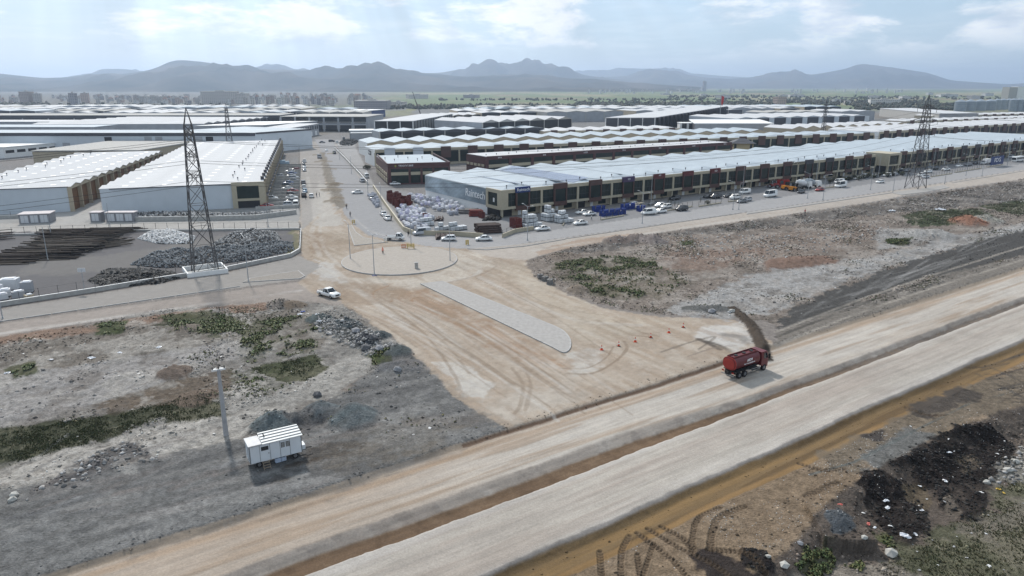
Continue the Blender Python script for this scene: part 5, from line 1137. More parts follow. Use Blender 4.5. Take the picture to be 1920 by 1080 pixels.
def car(kind, colour, loc, head, label, group=None, detail=True, name=None):
    """a whole vehicle; head = direction of travel in degrees"""
    L, w, prof, cb, wbs, r = KINDS[kind]; pm = PAINT[colour]; key = (kind, colour)
    if key not in CAR_ME:
        rf, rr_, bf, br, zs, zr = cb[1], cb[0], cb[3], cb[2], cb[4], cb[5]
        hw = w / 2 - 0.07; hr = w / 2 - 0.22
        body = body_loft(prof, w, 0.24).mesh('body', pm, True)
        gl = MB(); loft(gl, [[(br, -hw, zs - .02), (br, hw, zs - .02), (rr_, hr, zr - .03), (rr_, -hr, zr - .03)], [(bf, -hw, zs - .02), (bf, hw, zs - .02), (rf, hr, zr - .03), (rf, -hr, zr - .03)]])
        # roof skin and pillars in body colour
        ro = MB(); loft(ro, [[(rr_ - .05, -hr - .02, zr - .06), (rr_ - .05, hr + .02, zr - .06), (rr_, hr - .05, zr), (rr_, -hr + .05, zr)], [(rf + .05, -hr - .02, zr - .06), (rf + .05, hr + .02, zr - .06), (rf, hr - .05, zr), (rf, -hr + .05, zr)]])
        for s in (-1, 1):
            ro.bar((bf, s * (hw + .005), zs - .02), (rf, s * (hr + .01), zr - .03), .07); ro.bar((br, s * (hw + .005), zs - .02), (rr_, s * (hr + .01), zr - .03), .09)
            m1 = (rf + rr_) / 2 - .1; ro.bar((m1, s * (hw + .008), zs - .02), (m1, s * (hr + .012), zr - .03), .07)
        if kind in ('van', 'minibus'):
            for s in (-1, 1): ro.add([(br + .05, s * (hw + .012), zs), (br + 1.5, s * (hw + .012), zs), (rr_ + 1.45, s * (hr + .014), zr - .05), (rr_ + .05, s * (hr + .014), zr - .05)], [(0,1,2,3)])
        CAR_ME[key] = (body, gl.mesh('windows', CARGL), ro.mesh('roof', pm))
    if ('wheel', r) not in CAR_ME: CAR_ME[('wheel', r)] = wheel_meshes(r)
    root = empty(name or ('parked_' + kind), loc, math.radians(head)); tag(root, label, 'car' if kind not in ('van', 'minibus') else 'van', group)
    for nm, me in zip(('body', 'windows', 'roof'), CAR_ME[key]): inst(nm, me, root)
    ty, ri = CAR_ME[('wheel', r)]
    for sx in (-1, 1):
        for sy in (-1, 1):
            wo = inst('wheel', ty, root, (sx * wbs / 2, sy * (w / 2 - .12), r))
            if detail: inst('rim', ri, wo)
    if detail:
        kl = ('lamps', kind)
        if kl not in CAR_ME:
            zl = prof[-2][1] - .10; zt_ = prof[1][1] - .15
            CAR_ME[kl] = (MB().rbox((0, 0, 0), (.10, .36, .14)).mesh('headlight', LAMPC), MB().rbox((0, 0, 0), (.08, .22, .22)).mesh('tail_light', LAMPR), zl, zt_)
        hm_, tm_, zl, zt_ = CAR_ME[kl]
        for s in (-1, 1):
            inst('headlight', hm_, root, (L / 2 - .10, s * (w / 2 * .70), zl - .08)); inst('tail_light', tm_, root, (-L / 2 + .07, s * (w / 2 * .78), zt_ - .16))
    return root
def at(px, py): return GP(px, py)

def tanker():
    x, y, z = at(1396, 698); root = empty('tanker_truck', (x, y, z), A)
    tag(root, 'dark red water tanker truck driving along the new dirt highway', 'truck')
    red = mat('tanker_red', (0.10, 0.008, 0.012), 0.42, var=0.12, scale=1.2, spec=0.5); rim_ = mat('tanker_red_bright', (0.30, 0.035, 0.028), 0.5, var=0.12)
    # tank: flattened ellipse section, slightly domed ends
    def ring(xx, k): return [(xx, 1.22 * k * math.copysign(abs(math.cos(t)) ** .75, math.cos(t)), 2.28 + .98 * k * math.copysign(abs(math.sin(t)) ** .8, math.sin(t))) for t in [2 * math.pi * i / 24 for i in range(24)]]
    mb = MB(); loft(mb, [ring(-4.15, .70), ring(-4.0, .93), ring(-3.9, .985), ring(1.95, .985), ring(2.05, .93), ring(2.2, .70)]); tank = mb.build('tank', red, root, smooth=False)
    mb = MB(); 
    r1, r2 = ring(-4.03, 1.0), ring(-3.93, 1.01)
    loft(mb, [r1, r2]); mb.build('tank_rim', rim_, tank)
    loft(m2 := MB(), [ring(-4.22, .60), ring(-4.16, .86)]); m2.build('tank_end', rim_, tank)
    MB().box(-3.8, 1.9, -.62, -.54, 3.2, 3.42).box(-3.8, 1.9, .54, .62, 3.2, 3.42).box(-3.88, -3.8, -.62, .62, 3.2, 3.42).box(1.9, 1.98, -.62, .62, 3.2, 3.42).build('walkway_rail', red, tank)
    for xx in (-2.6, -.6, 1.2): MB().tube((xx, 0, 3.2), (xx, 0, 3.38), .3, n=12).build('hatch', BLKP, tank)
    # emblem and lettering on the side towards the camera (-y)
    lettering('AKM', .62, (-.7, -1.245, 2.55), FRONT, LETW, tank); lettering('SU TANKERI 2', .26, (-.7, -1.24, 2.08), FRONT, LETW, tank, w=2.6)
    MB().box(-4.2, 3.9, -.42, -.30, .78, 1.02).box(-4.2, 3.9, .30, .42, .78, 1.02).box(-3.9, 1.8, -.8, .8, 1.02, 1.28).build('chassis', BLKP, root)
    cabm = MB(); loft(cabm, [[(2.45, -1.2, 1.0), (2.45, 1.2, 1.0), (2.45, 1.2, 3.05), (2.45, -1.2, 3.05)], [(4.05, -1.2, .75), (4.05, 1.2, .75), (4.05, 1.2, 2.2), (4.05, -1.2, 2.2)]])
    cabm = MB(); loft(cabm, [[(2.4, y_, z_) for y_, z_ in ((-1.2, .95), (1.2, .95), (1.22, 2.0), (1.1, 3.1), (-1.1, 3.1), (-1.22, 2.0))], [(3.75, y_, z_) for y_, z_ in ((-1.2, .62), (1.2, .62), (1.22, 2.0), (1.08, 3.1), (-1.08, 3.1), (-1.22, 2.0))], [(4.15, y_, z_) for y_, z_ in ((-1.15, .55), (1.15, .55), (1.18, 1.95), (1.02, 2.75), (-1.02, 2.75), (-1.18, 1.95))]])
    cab = cabm.build('cab', red, root)
    MB().quad((4.19, -1.0, 1.95), (4.19, 1.0, 1.95), (4.12, .95, 2.75), (4.12, -.95, 2.75)).build('windscreen', CARGL, cab)
    for s in (-1, 1):
        MB().add([(2.95, s * 1.235, 2.0), (3.95, s * 1.235, 2.0), (3.75, s * 1.13, 2.85), (2.95, s * 1.13, 2.85)], [(0,1,2,3)]).build('side_window', CARGL, cab)
        MB().box(3.98, 4.16, min(s * 1.3, s * 1.55), max(s * 1.3, s * 1.55), 1.9, 2.7).bar((4.05, s * 1.1, 2.3), (4.05, s * 1.35, 2.3), .05).build('mirror', BLKP, cab)
        MB().rbox((4.17, s * .9, .85), (.08, .4, .22)).build('headlight', LAMPC, cab)
        MB().box(-.9, 2.1, min(s * 1.1, s * 1.2), max(s * 1.1, s * 1.2), .55, .62).box(-.9, 2.1, min(s * 1.1, s * 1.2), max(s * 1.1, s * 1.2), .85, .92).bar((-.8, s * 1.15, .5), (-.8, s * 1.15, 1.1), .06).bar((2.0, s * 1.15, .5), (2.0, s * 1.15, 1.1), .06).build('side_guard', STEEL, root)
        MB().rbox((-4.25, s * .9, .95), (.06, .4, .2)).build('tail_light', LAMPR, root)
        MB().box(-3.7, .2, min(s * .9, s * 1.24), max(s * .9, s * 1.24), 1.12, 1.2).build('mudguard', BLKP, root)
    MB().box(-4.35, -4.25, -1.2, 1.2, .55, .68).bar((-4.3, -.5, .6), (-4.0, -.5, .9), .08).bar((-4.3, .5, .6), (-4.0, .5, .9), .08).build('bumper', STEEL, root)
    MB().box(-4.5, -4.26, -.35, .35, .7, 1.15).tube((-4.3, -.6, .9), (-4.3, -.6, 1.35), .12, n=8).build('pump', BLKP, root)
    MB().box(.3, 1.5, -1.15, -.5, .6, 1.1).build('tool_box', BLKP, root)
    ty = MB().tube((0, -.17, 0), (0, .17, 0), .52, n=18).mesh('tyre', TYRE); ri = MB().tube((0, -.185, 0), (0, .185, 0), .28, .28, n=12).mesh('rim', mat('truck_rim', (0.17, 0.17, 0.18), 0.5, 0.4, var=0))
    for xx in (3.25, -1.55, -2.9):
        for s in (-1, 1): wo = inst('wheel', ty, root, (xx, s * 1.05, .52)); inst('rim', ri, wo)
    root.scale = (.90, .95, .96)
tanker()
# --- nearest light vehicles
def pickup(px, py, head, colour, label, flat=False):
    root = empty('flatbed_truck' if flat else 'pickup_truck', at(px, py), math.radians(head)); tag(root, label, 'truck'); pm = PAINT[colour]; w = 1.85
    if not flat:
        body_loft([(-2.65, .78, .95), (-2.6, 1.08, .99), (-.75, 1.1, 1), (.9, 1.1, 1), (2.1, 1.06, .98), (2.55, .9, .93), (2.65, .62, .88)], w, .34).build('body', pm, root, smooth=True)
        MB().box(-2.45, -.85, -.72, .72, 1.085, 1.112).build('cargo_bed', BLKP, root)
        x0, x1, b0, b1, zs, zr = -.55, .45, -.75, 1.15, 1.06, 1.78
    else:
        MB().box(-2.6, .35, -.95, .95, .72, .84).box(-2.6, .35, -.95, -.9, .84, 1.15).box(-2.6, .35, .9, .95, .84, 1.15).box(.28, .35, -.9, .9, .84, 1.3).build('flatbed', pm, root)
        body_loft([(.45, 1.2, .95), (1.6, 1.2, .98), (2.3, 1.1, .95), (2.45, .7, .9)], 1.75, .4).build('body', pm, root, smooth=True)
        MB().box(-2.5, .6, -.4, .4, .5, .7).build('chassis', BLKP, root); x0, x1, b0, b1, zs, zr = .5, 1.5, .45, 2.15, 1.18, 1.95
    hw, hr = w / 2 - .08, w / 2 - .22
    gl = MB(); loft(gl, [[(b0, -hw, zs), (b0, hw, zs), (x0, hr, zr - .04), (x0, -hr, zr - .04)], [(b1, -hw, zs), (b1, hw, zs), (x1, hr, zr - .04), (x1, -hr, zr - .04)]]); gl.build('windows', CARGL, root)
    ro = MB(); ro.rbox(((x0 + x1) / 2, 0, zr - .06), (x1 - x0 + .06, 2 * hr + .04, .07), 0, .94)
    for s in (-1, 1): ro.bar((b0, s * (hw + .01), zs), (x0, s * (hr + .01), zr - .04), .10).bar((b1, s * (hw + .01), zs), (x1, s * (hr + .01), zr - .04), .07).bar(((x0 + x1) / 2 - .1, s * (hw + .01), zs), ((x0 + x1) / 2 - .1, s * (hr + .01), zr - .04), .08)
    ro.build('roof', pm, root); ty, ri = wheel_meshes(.38, .26)
    for xx in (-1.65, 1.6):
        for s in (-1, 1): wo = inst('wheel', ty, root, (xx, s * (w / 2 - .12), .38)); inst('rim', ri, wo)
    for s in (-1, 1): MB().rbox((2.52 if not flat else 2.38, s * .66, .82), (.14, .4, .16)).build('headlight', LAMPC, root); MB().rbox((-2.64, s * .82, .82), (.06, .16, .26)).build('tail_light', LAMPR, root)
    MB().box(2.5, 2.66, -.45, .45, .58, .86).build('grille', BLKP, root) if not flat else None
    for s in (-1, 1): MB().box(b1 - .35, b1 - .2, min(s * hw, s * (hw + .25)), max(s * hw, s * (hw + .25)), zs + .05, zs + .25).build('mirror', BLKP, root)
    return root
pickup(617, 556, -38, 'white', 'white crew-cab pickup truck driving on the dirt left of the roundabout')
pickup(741, 450, -8, 'white', 'white flatbed truck turning at the top of the roundabout', True)
car('hatchback', 'white', at(841, 451), 186, 'white hatchback on the service road directly behind the roundabout')
car('sedan', 'white', at(907, 451), 190, 'white sedan on the service road near the dark pipe stack')
car('van', 'silver', at(791, 440), 205, 'silver minivan parked against the cream yard wall')
car('sedan', 'white', at(1017, 432), 205, 'white sedan parked in front of the stacked white tanks')
car('sedan', 'white', at(1088, 421), 208, 'white sedan parked between the white tanks and the blue drums')
for px, py, kd, co, hd, lb in (
    (1092, 401, 'sedan', 'white', 200, 'white sedan half hidden behind another white sedan near the blue drums'), (1105, 404, 'sedan', 'white', 205, 'white sedan beside the left end of the blue drums'),
    (1216, 402, 'van', 'white', 206, 'white panel van parked behind a white sedan on the service road'), (1238, 399, 'sedan', 'white', 210, 'white sedan just right of the white panel van'),
    (1278, 395, 'suv', 'black', 214, 'black SUV parked alone at the edge of the service road'), (1185, 388, 'suv', 'white', 215, 'white SUV behind the blue drums by the showroom front'),
    (1197, 390, 'suv', 'beige', 215, 'beige SUV behind the blue drums'), (1225, 384, 'sedan', 'grey', 215, 'grey sedan close to the showroom entrance behind white cars'),
    (1237, 388, 'hatchback', 'white', 210, 'white hatchback left of the small cypress planters'), (1249, 390, 'hatchback', 'white', 214, 'white hatchback nearest the small cypress planters'),
    (1265, 375, 'suv', 'black', 214, 'black SUV under the showroom overhang behind the cypress planters'), (1328, 371, 'sedan', 'black', 214, 'black sedan left of two dark cars in the fenced lot'),
    (1342, 372, 'suv', 'black', 214, 'black SUV in the fenced lot left of the tall lamp post'), (1366, 370, 'sedan', 'black', 214, 'black sedan right of the black SUV in the fenced lot'),
    (1378, 373, 'suv', 'white', 214, 'white SUV right of the dark cars in the fenced lot'), (1391, 380, 'sedan', 'grey', 214, 'grey sedan parked at the kerb left of the white minibus'),
    (1400, 377, 'hatchback', 'silver', 214, 'silver hatchback behind the grey sedan at the kerb'), (1396, 363, 'van', 'white', 214, 'white van by the showroom wall above the grey sedan'),
    (1444, 369, 'minibus', 'white', 214, 'white minibus parked left of the yellow and red machines'), (1502, 362, 'sedan', 'black', 230, 'black sedan in front of the concrete mixer trucks'),
    (1537, 358, 'sedan', 'red', 214, 'dark red sedan right of the concrete mixer trucks'), (1576, 351, 'minibus', 'white', 214, 'white minibus right of the concrete mixers on the service road'),
    (1573, 344, 'van', 'white', 214, 'white van just behind the minibus right of the mixers'), (1650, 343, 'sedan', 'white', 214, 'white sedan on the road below the cream corner block'),
    (1620, 333, 'suv', 'white', 214, 'white SUV among dark shrubs below the cream corner block'), (1640, 333, 'sedan', 'silver', 214, 'silver sedan among the dark shrubs'),
    (1663, 331, 'suv', 'white', 214, 'white SUV right below the cream corner block'), (1676, 329, 'hatchback', 'silver', 214, 'silver hatchback right of the SUV below the corner block'),
    (1606, 336, 'sedan', 'white', 214, 'white sedan at the left end of the dark shrubs'), (1590, 337, 'suv', 'grey', 214, 'grey SUV left of the dark shrubs'),
    (1727, 331, 'suv', 'white', 214, 'white SUV behind the foot of the right lattice pylon'), (1735, 334, 'sedan', 'silver', 214, 'silver sedan just right of the right pylon foot'),
    (1740, 324, 'suv', 'white', 214, 'white SUV parked right of the right pylon near the fence'), (1752, 318, 'suv', 'black', 214, 'black SUV by the fence right of the right pylon'),
    (1742, 316, 'sedan', 'grey', 214, 'grey sedan by the showroom front right of the right pylon'), (1798, 313, 'sedan', 'white', 214, 'white sedan by the wall left of the dark hoarding'),
    (1815, 311, 'suv', 'grey', 214, 'grey SUV left of the dark hoarding'), (1830, 308, 'sedan', 'black', 214, 'black sedan nearest the dark hoarding'),
    (1895, 296, 'suv', 'silver', 214, 'silver SUV right of the dark hoarding'), (1686, 321, 'sedan', 'black', 214, 'black sedan left of the right pylon by the showroom front'),
    (1700, 322, 'suv', 'grey', 214, 'grey SUV partly behind the right pylon legs'),
): car(kd, co, at(px, py), hd, lb, 'cars parked along the showroom front', detail=px < 1560)
pickup(1773, 320, 214, 'white', 'white pickup truck in the fenced lot right of the right pylon')
def bus(px, py, head, label):
    root = empty('bus', at(px, py), math.radians(head)); tag(root, label, 'bus')
    body_loft([(-5, 2.6, .97), (-4.9, 2.95, 1), (4.7, 2.95, 1), (5, 2.5, .96)], 2.45, .4, .05).build('body', PAINT['white'], root)
    for s in (-1, 1): MB().box(-4.6, 4.5, min(s * 1.228, s * 1.24), max(s * 1.228, s * 1.24), 1.5, 2.4).build('windows', CARGL, root)
    MB().box(4.96, 5.02, -1.05, 1.05, 1.2, 2.4).build('windscreen', CARGL, root); ty, ri = wheel_meshes(.48, .3)
    for xx in (-3, 3):
        for s in (-1, 1): inst('wheel', ty, root, (xx, s * 1.1, .48))
bus(1908, 303, 214, 'white bus parked at the right edge of the picture')
def lorry(px, py, head, cabc, boxc, label, box=True, L=6.5):
    root = empty('lorry', at(px, py), math.radians(head)); tag(root, label, 'truck')
    body_loft([(L / 2 - 2.0, 2.3, .97), (L / 2 - .3, 2.3, .98), (L / 2, 1.5, .95)], 2.3, .5).build('cab', PAINT[cabc], root); MB().box(L / 2 - .06, L / 2 + .0, -.95, .95, 1.55, 2.15).build('windscreen', CARGL, root)
    if box: MB().box(-L / 2, L / 2 - 2.1, -1.2, 1.2, .9, 2.9).build('cargo_box', PAINT[boxc], root)
    else: MB().box(-L / 2, L / 2 - 2.1, -1.2, 1.2, .9, 1.1).box(-L / 2, L / 2 - 2.1, -1.2, -1.1, 1.1, 1.9).box(-L / 2, L / 2 - 2.1, 1.1, 1.2, 1.1, 1.9).box(-L / 2, -L / 2 + .1, -1.1, 1.1, 1.1, 1.9).build('tipper_body', PAINT[boxc], root)
    MB().box(-L / 2, L / 2 - .5, -.4, .4, .55, .9).build('chassis', BLKP, root); ty, ri = wheel_meshes(.45, .3)
    for xx in (-L / 2 + 1, L / 2 - 1.1):
        for s in (-1, 1): inst('wheel', ty, root, (xx, s * 1.0, .45))
lorry(1848, 308, 214, 'white', 'white', 'white box lorry in front of the dark hoarding')
lorry(599, 296, -75, 'silver', 'grey', 'grey tipper lorry on the dirt median of the street', False, 7.5)
lorry(531, 311, 15, 'sky', 'sky', 'light blue box lorry in the divided car park')
def mixer(px, py, head, c, label):
    root = empty('concrete_mixer_truck', at(px, py), math.radians(head)); tag(root, label, 'truck')
    body_loft([(2.2, 2.8, .97), (3.9, 2.8, .98), (4.2, 1.6, .95)], 2.4, .6).build('cab', PAINT['white'], root); MB().box(4.12, 4.2, -1, 1, 1.7, 2.5).build('windscreen', CARGL, root)
    dm = mat('drum_' + c, (0.62, 0.63, 0.64), 0.5, var=0.12) if c == 'white' else mat('drum_patch', (0.30, 0.33, 0.36), 0.5, var=0.5, scale=1.4)
    mb = MB(); ax = Vector((-5.6, 0, 1.5)).normalized()
    secs = []
    for k, r in ((0, .5), (.12, 1.0), (.4, 1.28), (.7, 1.15), (1, .55)):
        c0 = Vector((1.7, 0, 2.0)).lerp(Vector((-3.9, 0, 3.1)), k); secs.append([(c0.x, r * math.cos(t), c0.z + r * math.sin(t)) for t in [2 * math.pi * i / 14 for i in range(14)]])
    loft(mb, secs); mb.build('drum', dm, root, smooth=True)
    MB().box(-4.0, 3.6, -.45, .45, .7, 1.0).box(-3.9, -3.6, -.6, .6, 1.0, 2.4).build('chassis', BLKP, root); MB().add([(-4.0, -.4, 3.4), (-4.0, .4, 3.4), (-4.6, .25, 2.2), (-4.6, -.25, 2.2)], [(0,1,2,3)]).build('chute', STEEL, root)
    ty, ri = wheel_meshes(.5, .32)
    for xx in (3.1, -1.4, -2.8):
        for s in (-1, 1): inst('wheel', ty, root, (xx, s * 1.05, .5))
mixer(1505, 354, 30, 'white', 'white concrete mixer truck left of the two in front of the showrooms'); mixer(1521, 352, 20, 'patch', 'white concrete mixer with dark patched drum, right of the two')
def loader(px, py, head, c, label):
    root = empty('wheel_loader', at(px, py), math.radians(head)); tag(root, label, 'machine'); pm = PAINT[c]
    MB().rbox((-1.2, 0, .7), (2.6, 1.7, 1.2), 0, .9).rbox((1.0, 0, .6), (1.4, 1.3, .8), 0, .9).build('body', pm, root)
    MB().rbox((-.2, 0, 1.8), (1.3, 1.3, 1.3), 0, .88).build('cab', CARGL, root)
    MB().bar((.6, -.5, 1.3), (2.6, -.5, .6), .22).bar((.6, .5, 1.3), (2.6, .5, .6), .22).build('lift_arm', pm, root)
    MB().add([(2.5, -1.2, .1), (3.4, -1.2, .1), (2.5, -1.2, 1.1), (2.5, 1.2, .1), (3.4, 1.2, .1), (2.5, 1.2, 1.1)], [(0,1,2), (5,4,3), (0,3,4,1), (2,5,3,0)]).build('bucket', STEEL, root)
    ty, ri = wheel_meshes(.7, .5)
    for xx in (-1.5, 1.3):
        for s in (-1, 1): wo = inst('wheel', ty, root, (xx, s * .95, .7)); inst('rim', ri, wo)
loader(1488, 358, 40, 'orange', 'orange wheel loader parked left of the concrete mixers'); loader(1476, 356, 20, 'orange', 'second orange wheel loader, tucked behind the first'); loader(1450, 352, 150, 'red', 'red wheel loader left of the orange machines'); loader(1464, 353, 160, 'red', 'red wheel loader right beside another red loader')
lorry(1462, 350, 170, 'silver', 'red', 'silver-cabbed lorry among the red machines', True, 7)
# --- street and car park on the left
for k, (px, py, kd, co, hd) in enumerate(((571, 304, 'suv', 'white', 105), (569, 308, 'sedan', 'grey', 285), (571, 314, 'sedan', 'white', 105), (570, 318, 'hatchback', 'white', 285), (571, 321, 'sedan', 'silver', 105), (569, 345, 'suv', 'grey', 105), (570, 353, 'hatchback', 'white', 105), (572, 360, 'sedan', 'sky', 105), (570, 369, 'suv', 'black', 105))):
    car(kd, co, at(px, py), hd, '%s %s, %s from the far end in the roadside line left of the street' % ({'sky': 'light blue'}.get(co, co), kd.upper() if kd == 'suv' else kd, ORD[k]), 'cars parked along the street', detail=k > 4)
for px, py, kd, co, hd, lb in ((584, 370, 'hatchback', 'white', 105, 'white hatchback standing on the dusty lane beside two people'), (612, 283, 'sedan', 'white', 285, 'white sedan driving far up the street'), (627, 288, 'suv', 'black', 285, 'black SUV driving up the street right of the dirt median'),
    (670, 363, 'sedan', 'white', 200, 'white sedan crossing the middle of the asphalt street'), (719, 404, 'sedan', 'white', 110, 'white sedan parked at the right kerb of the street by the yard wall'), (726, 412, 'sedan', 'white', 112, 'white sedan parked nearest the junction at the right kerb'),
    (697, 374, 'sedan', 'silver', 110, 'silver sedan parked at the right kerb beside dark bags'), (679, 341, 'suv', 'silver', 110, 'silver SUV at the right kerb below the burgundy office'), (687, 333, 'van', 'white', 110, 'white van on the right verge below the burgundy office'),
    (741, 347, 'sedan', 'white', 20, 'white sedan between the burgundy office and the printed wall'), (555, 386, 'van', 'white', 105, 'white van at the near end of the divided car park'), (581, 273, 'sedan', 'white', 285, 'white sedan at the far end of the dusty lane'),
    (604, 268, 'sedan', 'grey', 20, 'grey sedan at the far street crossing'), (622, 266, 'suv', 'black', 20, 'black SUV right of the far street crossing'), (632, 268, 'suv', 'white', 100, 'white SUV on the right side of the far street'), (645, 262, 'van', 'grey', 100, 'grey van by the dark heap at the far street')):
    car(kd, co, at(px, py), hd, lb, detail=py > 330)
rp = random.Random(5); lots = []
sdir = (math.cos(math.radians(105.5)), math.sin(math.radians(105.5)))
p0 = G(561, 393); wallme = None
for k in range(17):                               # low dividing walls of the car park, at right angles to the street
    d = 4 + k * 8.6; ex_, ey_ = p0[0] + sdir[0] * d, p0[1] + sdir[1] * d; L = 14.0
    mb = MB().box(0, L, -.15, .15, 0, 1.0)
    for q in range(5): mb.box(q * 3.2, q * 3.2 + .25, -.2, .2, 0, 1.25)
    o = mb.build('low_wall', CONC, None, (ex_, ey_, 0), math.radians(195.5)); tag(o, 'grey car park dividing wall, %s counted from the junction' % ORD[k], 'wall', 'car park dividing walls')
    for j in range(rp.choice([1, 1, 2])):
        if k > 13: continue
        f = rp.uniform(2.5, 5) + j * 6; q = (ex_ + math.cos(math.radians(195.5)) * f + sdir[0] * 4.2, ey_ + math.sin(math.radians(195.5)) * f + sdir[1] * 4.2)
        co = rp.choice(['white', 'white', 'silver', 'grey', 'black', 'blue', 'red']); kd = rp.choice(['sedan', 'hatchback', 'suv'])
        if 5.5 < f < 8.2 and k in (8, 9): continue
        car(kd, co, (q[0], q[1], 0), rp.choice([15, 195]), '%s %s in the %s bay of the divided car park, %s' % (co, kd.upper() if kd == 'suv' else kd, ORD[k], ('near the street', 'near the warehouse')[j]), 'cars in the divided car park', detail=k < 6)

# ------------------------------------------------------------------ people: one skin each, built from a jointed skeleton
def person(x, y, z, face, top, legs, label, pose=0, hat=None, hi=False):
    j = {'pelvis': (0, 0, .95, .13), 'waist': (0, 0, 1.10, .12), 'chest': (0, .01, 1.32, .15), 'neck': (0, 0, 1.50, .06), 'head0': (0, .02, 1.58, .085), 'head1': (0, .03, 1.70, .10), 'head2': (0, .02, 1.78, .06)}
    e = [('pelvis', 'waist'), ('waist', 'chest'), ('chest', 'neck'), ('neck', 'head0'), ('head0', 'head1'), ('head1', 'head2')]
    st = (.0, .16, .0)[pose]
    for s, n in ((-1, 'l'), (1, 'r')):
        k = s * st
        j.update({'hip' + n: (s * .10, 0, .90, .10), 'knee' + n: (s * .11, .04 + k * .6, .50, .065), 'ank' + n: (s * .11, k - .02, .09, .045), 'toe' + n: (s * .12, k + .15, .04, .04),
                  'sho' + n: (s * .20, 0, 1.42, .065), 'elb' + n: (s * .26, -.03 - k * .5, 1.14, .045), 'wri' + n: (s * (.27 if pose < 2 else .14), .08 - k * .7 + (.18 if pose == 2 else 0), .90 if pose < 2 else 1.08, .033), 'han' + n: (s * (.27 if pose < 2 else .10), .11 - k * .7 + (.2 if pose == 2 else 0), .80 if pose < 2 else 1.08, .038)})
        e += [('pelvis', 'hip' + n), ('hip' + n, 'knee' + n), ('knee' + n, 'ank' + n), ('ank' + n, 'toe' + n), ('chest', 'sho' + n), ('sho' + n, 'elb' + n), ('elb' + n, 'wri' + n), ('wri' + n, 'han' + n)]
    keys = list(j); me = bpy.data.meshes.new('body'); me.from_pydata([j[k][:3] for k in keys], [(keys.index(a), keys.index(b)) for a, b in e], [])
    o = bpy.data.objects.new('body', me); C.objects.link(o); md = o.modifiers.new('s', 'SKIN')
    for i, k in enumerate(keys): me.skin_vertices[0].data[i].radius = (j[k][3], j[k][3] * (.8 if k in ('pelvis', 'waist', 'chest') else 1)); me.skin_vertices[0].data[i].use_root = (k == 'pelvis')
    sb = o.modifiers.new('d', 'SUBSURF'); sb.levels = 1
    m2 = bpy.data.meshes.new_from_object(o.evaluated_get(bpy.context.evaluated_depsgraph_get())); bpy.data.objects.remove(o); m2.name = 'body'
    skin = mat('skin', (0.38, 0.22, 0.15), 0.6, var=0); hair = mat('dark_hair', (0.02, 0.015, 0.012), 0.8, var=0)
    m2.materials.clear()
    for m in (mat('trousers_' + legs, {'navy': (0.02, 0.025, 0.05), 'black': (0.015, 0.015, 0.017), 'jeans': (0.06, 0.09, 0.16)}[legs], .9), mat('shirt_' + top, {'orange': (0.75, 0.09, 0.015), 'black': (0.02, 0.02, 0.022), 'white': (0.6, 0.6, 0.6), 'red': (0.35, 0.03, 0.03)}[top], .8), skin, mat('hi_vis_stripe', (0.75, 0.75, 0.7), .4, var=0)): m2.materials.append(m)
    for p in m2.polygons:
        c = p.center; armx = abs(c.x) > .23
        p.material_index = 2 if c.z > 1.5 or (c.z < .87 and armx and c.z > .7) else (1 if c.z > .93 or (armx and c.z > .86) else 0)
        if hi and p.material_index == 1 and (1.12 < c.z < 1.2): p.material_index = 3
        p.use_smooth = True
    root = empty('person', (x, y, z), math.radians(face - 90)); tag(root, label, 'person'); inst('body', m2, root)
    h = MB(); secs = [[(math.cos(t) * r, .015 + math.sin(t) * r, zz) for t in [2 * math.pi * i / 10 for i in range(10)]] for r, zz in ((.105, 1.70), (.112, 1.76), (.085, 1.82), (.03, 1.85))]
    loft(h, secs); h.build('helmet' if hat else 'hair', mat('helmet_' + hat, {'orange': (0.7, 0.12, 0.02), 'white': (0.7, 0.7, 0.7)}[hat], .4, var=0) if hat else hair, root, smooth=True)
person(*at(718, 477), -60, 'orange', 'black', 'worker in orange hi-vis suit standing on the roundabout island', hat='orange', hi=True)
person(*at(766, 444), -100, 'black', 'black', 'person in dark clothes walking beside the cream yard wall', 1)
person(*at(734, 414), 110, 'black', 'navy', 'person in dark clothes behind the white sedans at the street kerb', 0)
person(*at(594, 370), -90, 'black', 'jeans', 'left of two people standing on the dusty lane by a white hatchback', 2)
person(*at(599, 369), 180, 'black', 'navy', 'right of two people standing on the dusty lane by a white hatchback', 0)
person(*at(1109, 413), 10, 'white', 'navy', 'person in a pale shirt walking in front of the blue drums', 1)
person(*at(650, 392), -90, 'black', 'black', 'person standing at the edge of the dirt median of the street', 0)
person(*at(657, 407), -80, 'black', 'navy', 'person walking at the near end of the street median', 1)
person(*at(573, 374), 60, 'black', 'black', 'person standing beside the black SUV in the roadside line', 0)
person(*at(1509, 402), 40, 'red', 'black', 'person in red by the embankment track right of the mixers', 2)

# ------------------------------------------------------------------ lamp posts, pylons, poles, wires
POLE = mat('grey_painted_pole', (0.34, 0.36, 0.38), 0.5, 0.3, var=0.05)
def lamp_post(px, py, h, arms, label, ang_=None, z=None):
    p = at(px, py) if z is None else (*G(px, py), z)
    root = empty('lamp_post', p, A if ang_ is None else math.radians(ang_)); tag(root, label, 'lamp post', 'street lamp posts')
    MB().tube((0,0,0), (0,0,h), .11, .06, n=8).build('pole', POLE, root); MB().rbox((0,0,0), (.42,.42,.06)).rbox((0,0,.06), (.3,.3,.25)).build('base', POLE, root)
    for s in arms:
        MB().tube((0, 0, h - .1), (0, s * 1.9, h + .45), .05, .04, n=6).build('arm', POLE, root); MB().rbox((0, s * 2.2, h + .42), (.26, .75, .1), 0, .8).build('lamp_head', mat('lamp_head_grey', (0.5, 0.5, 0.5), .4, var=0), root)
    return root
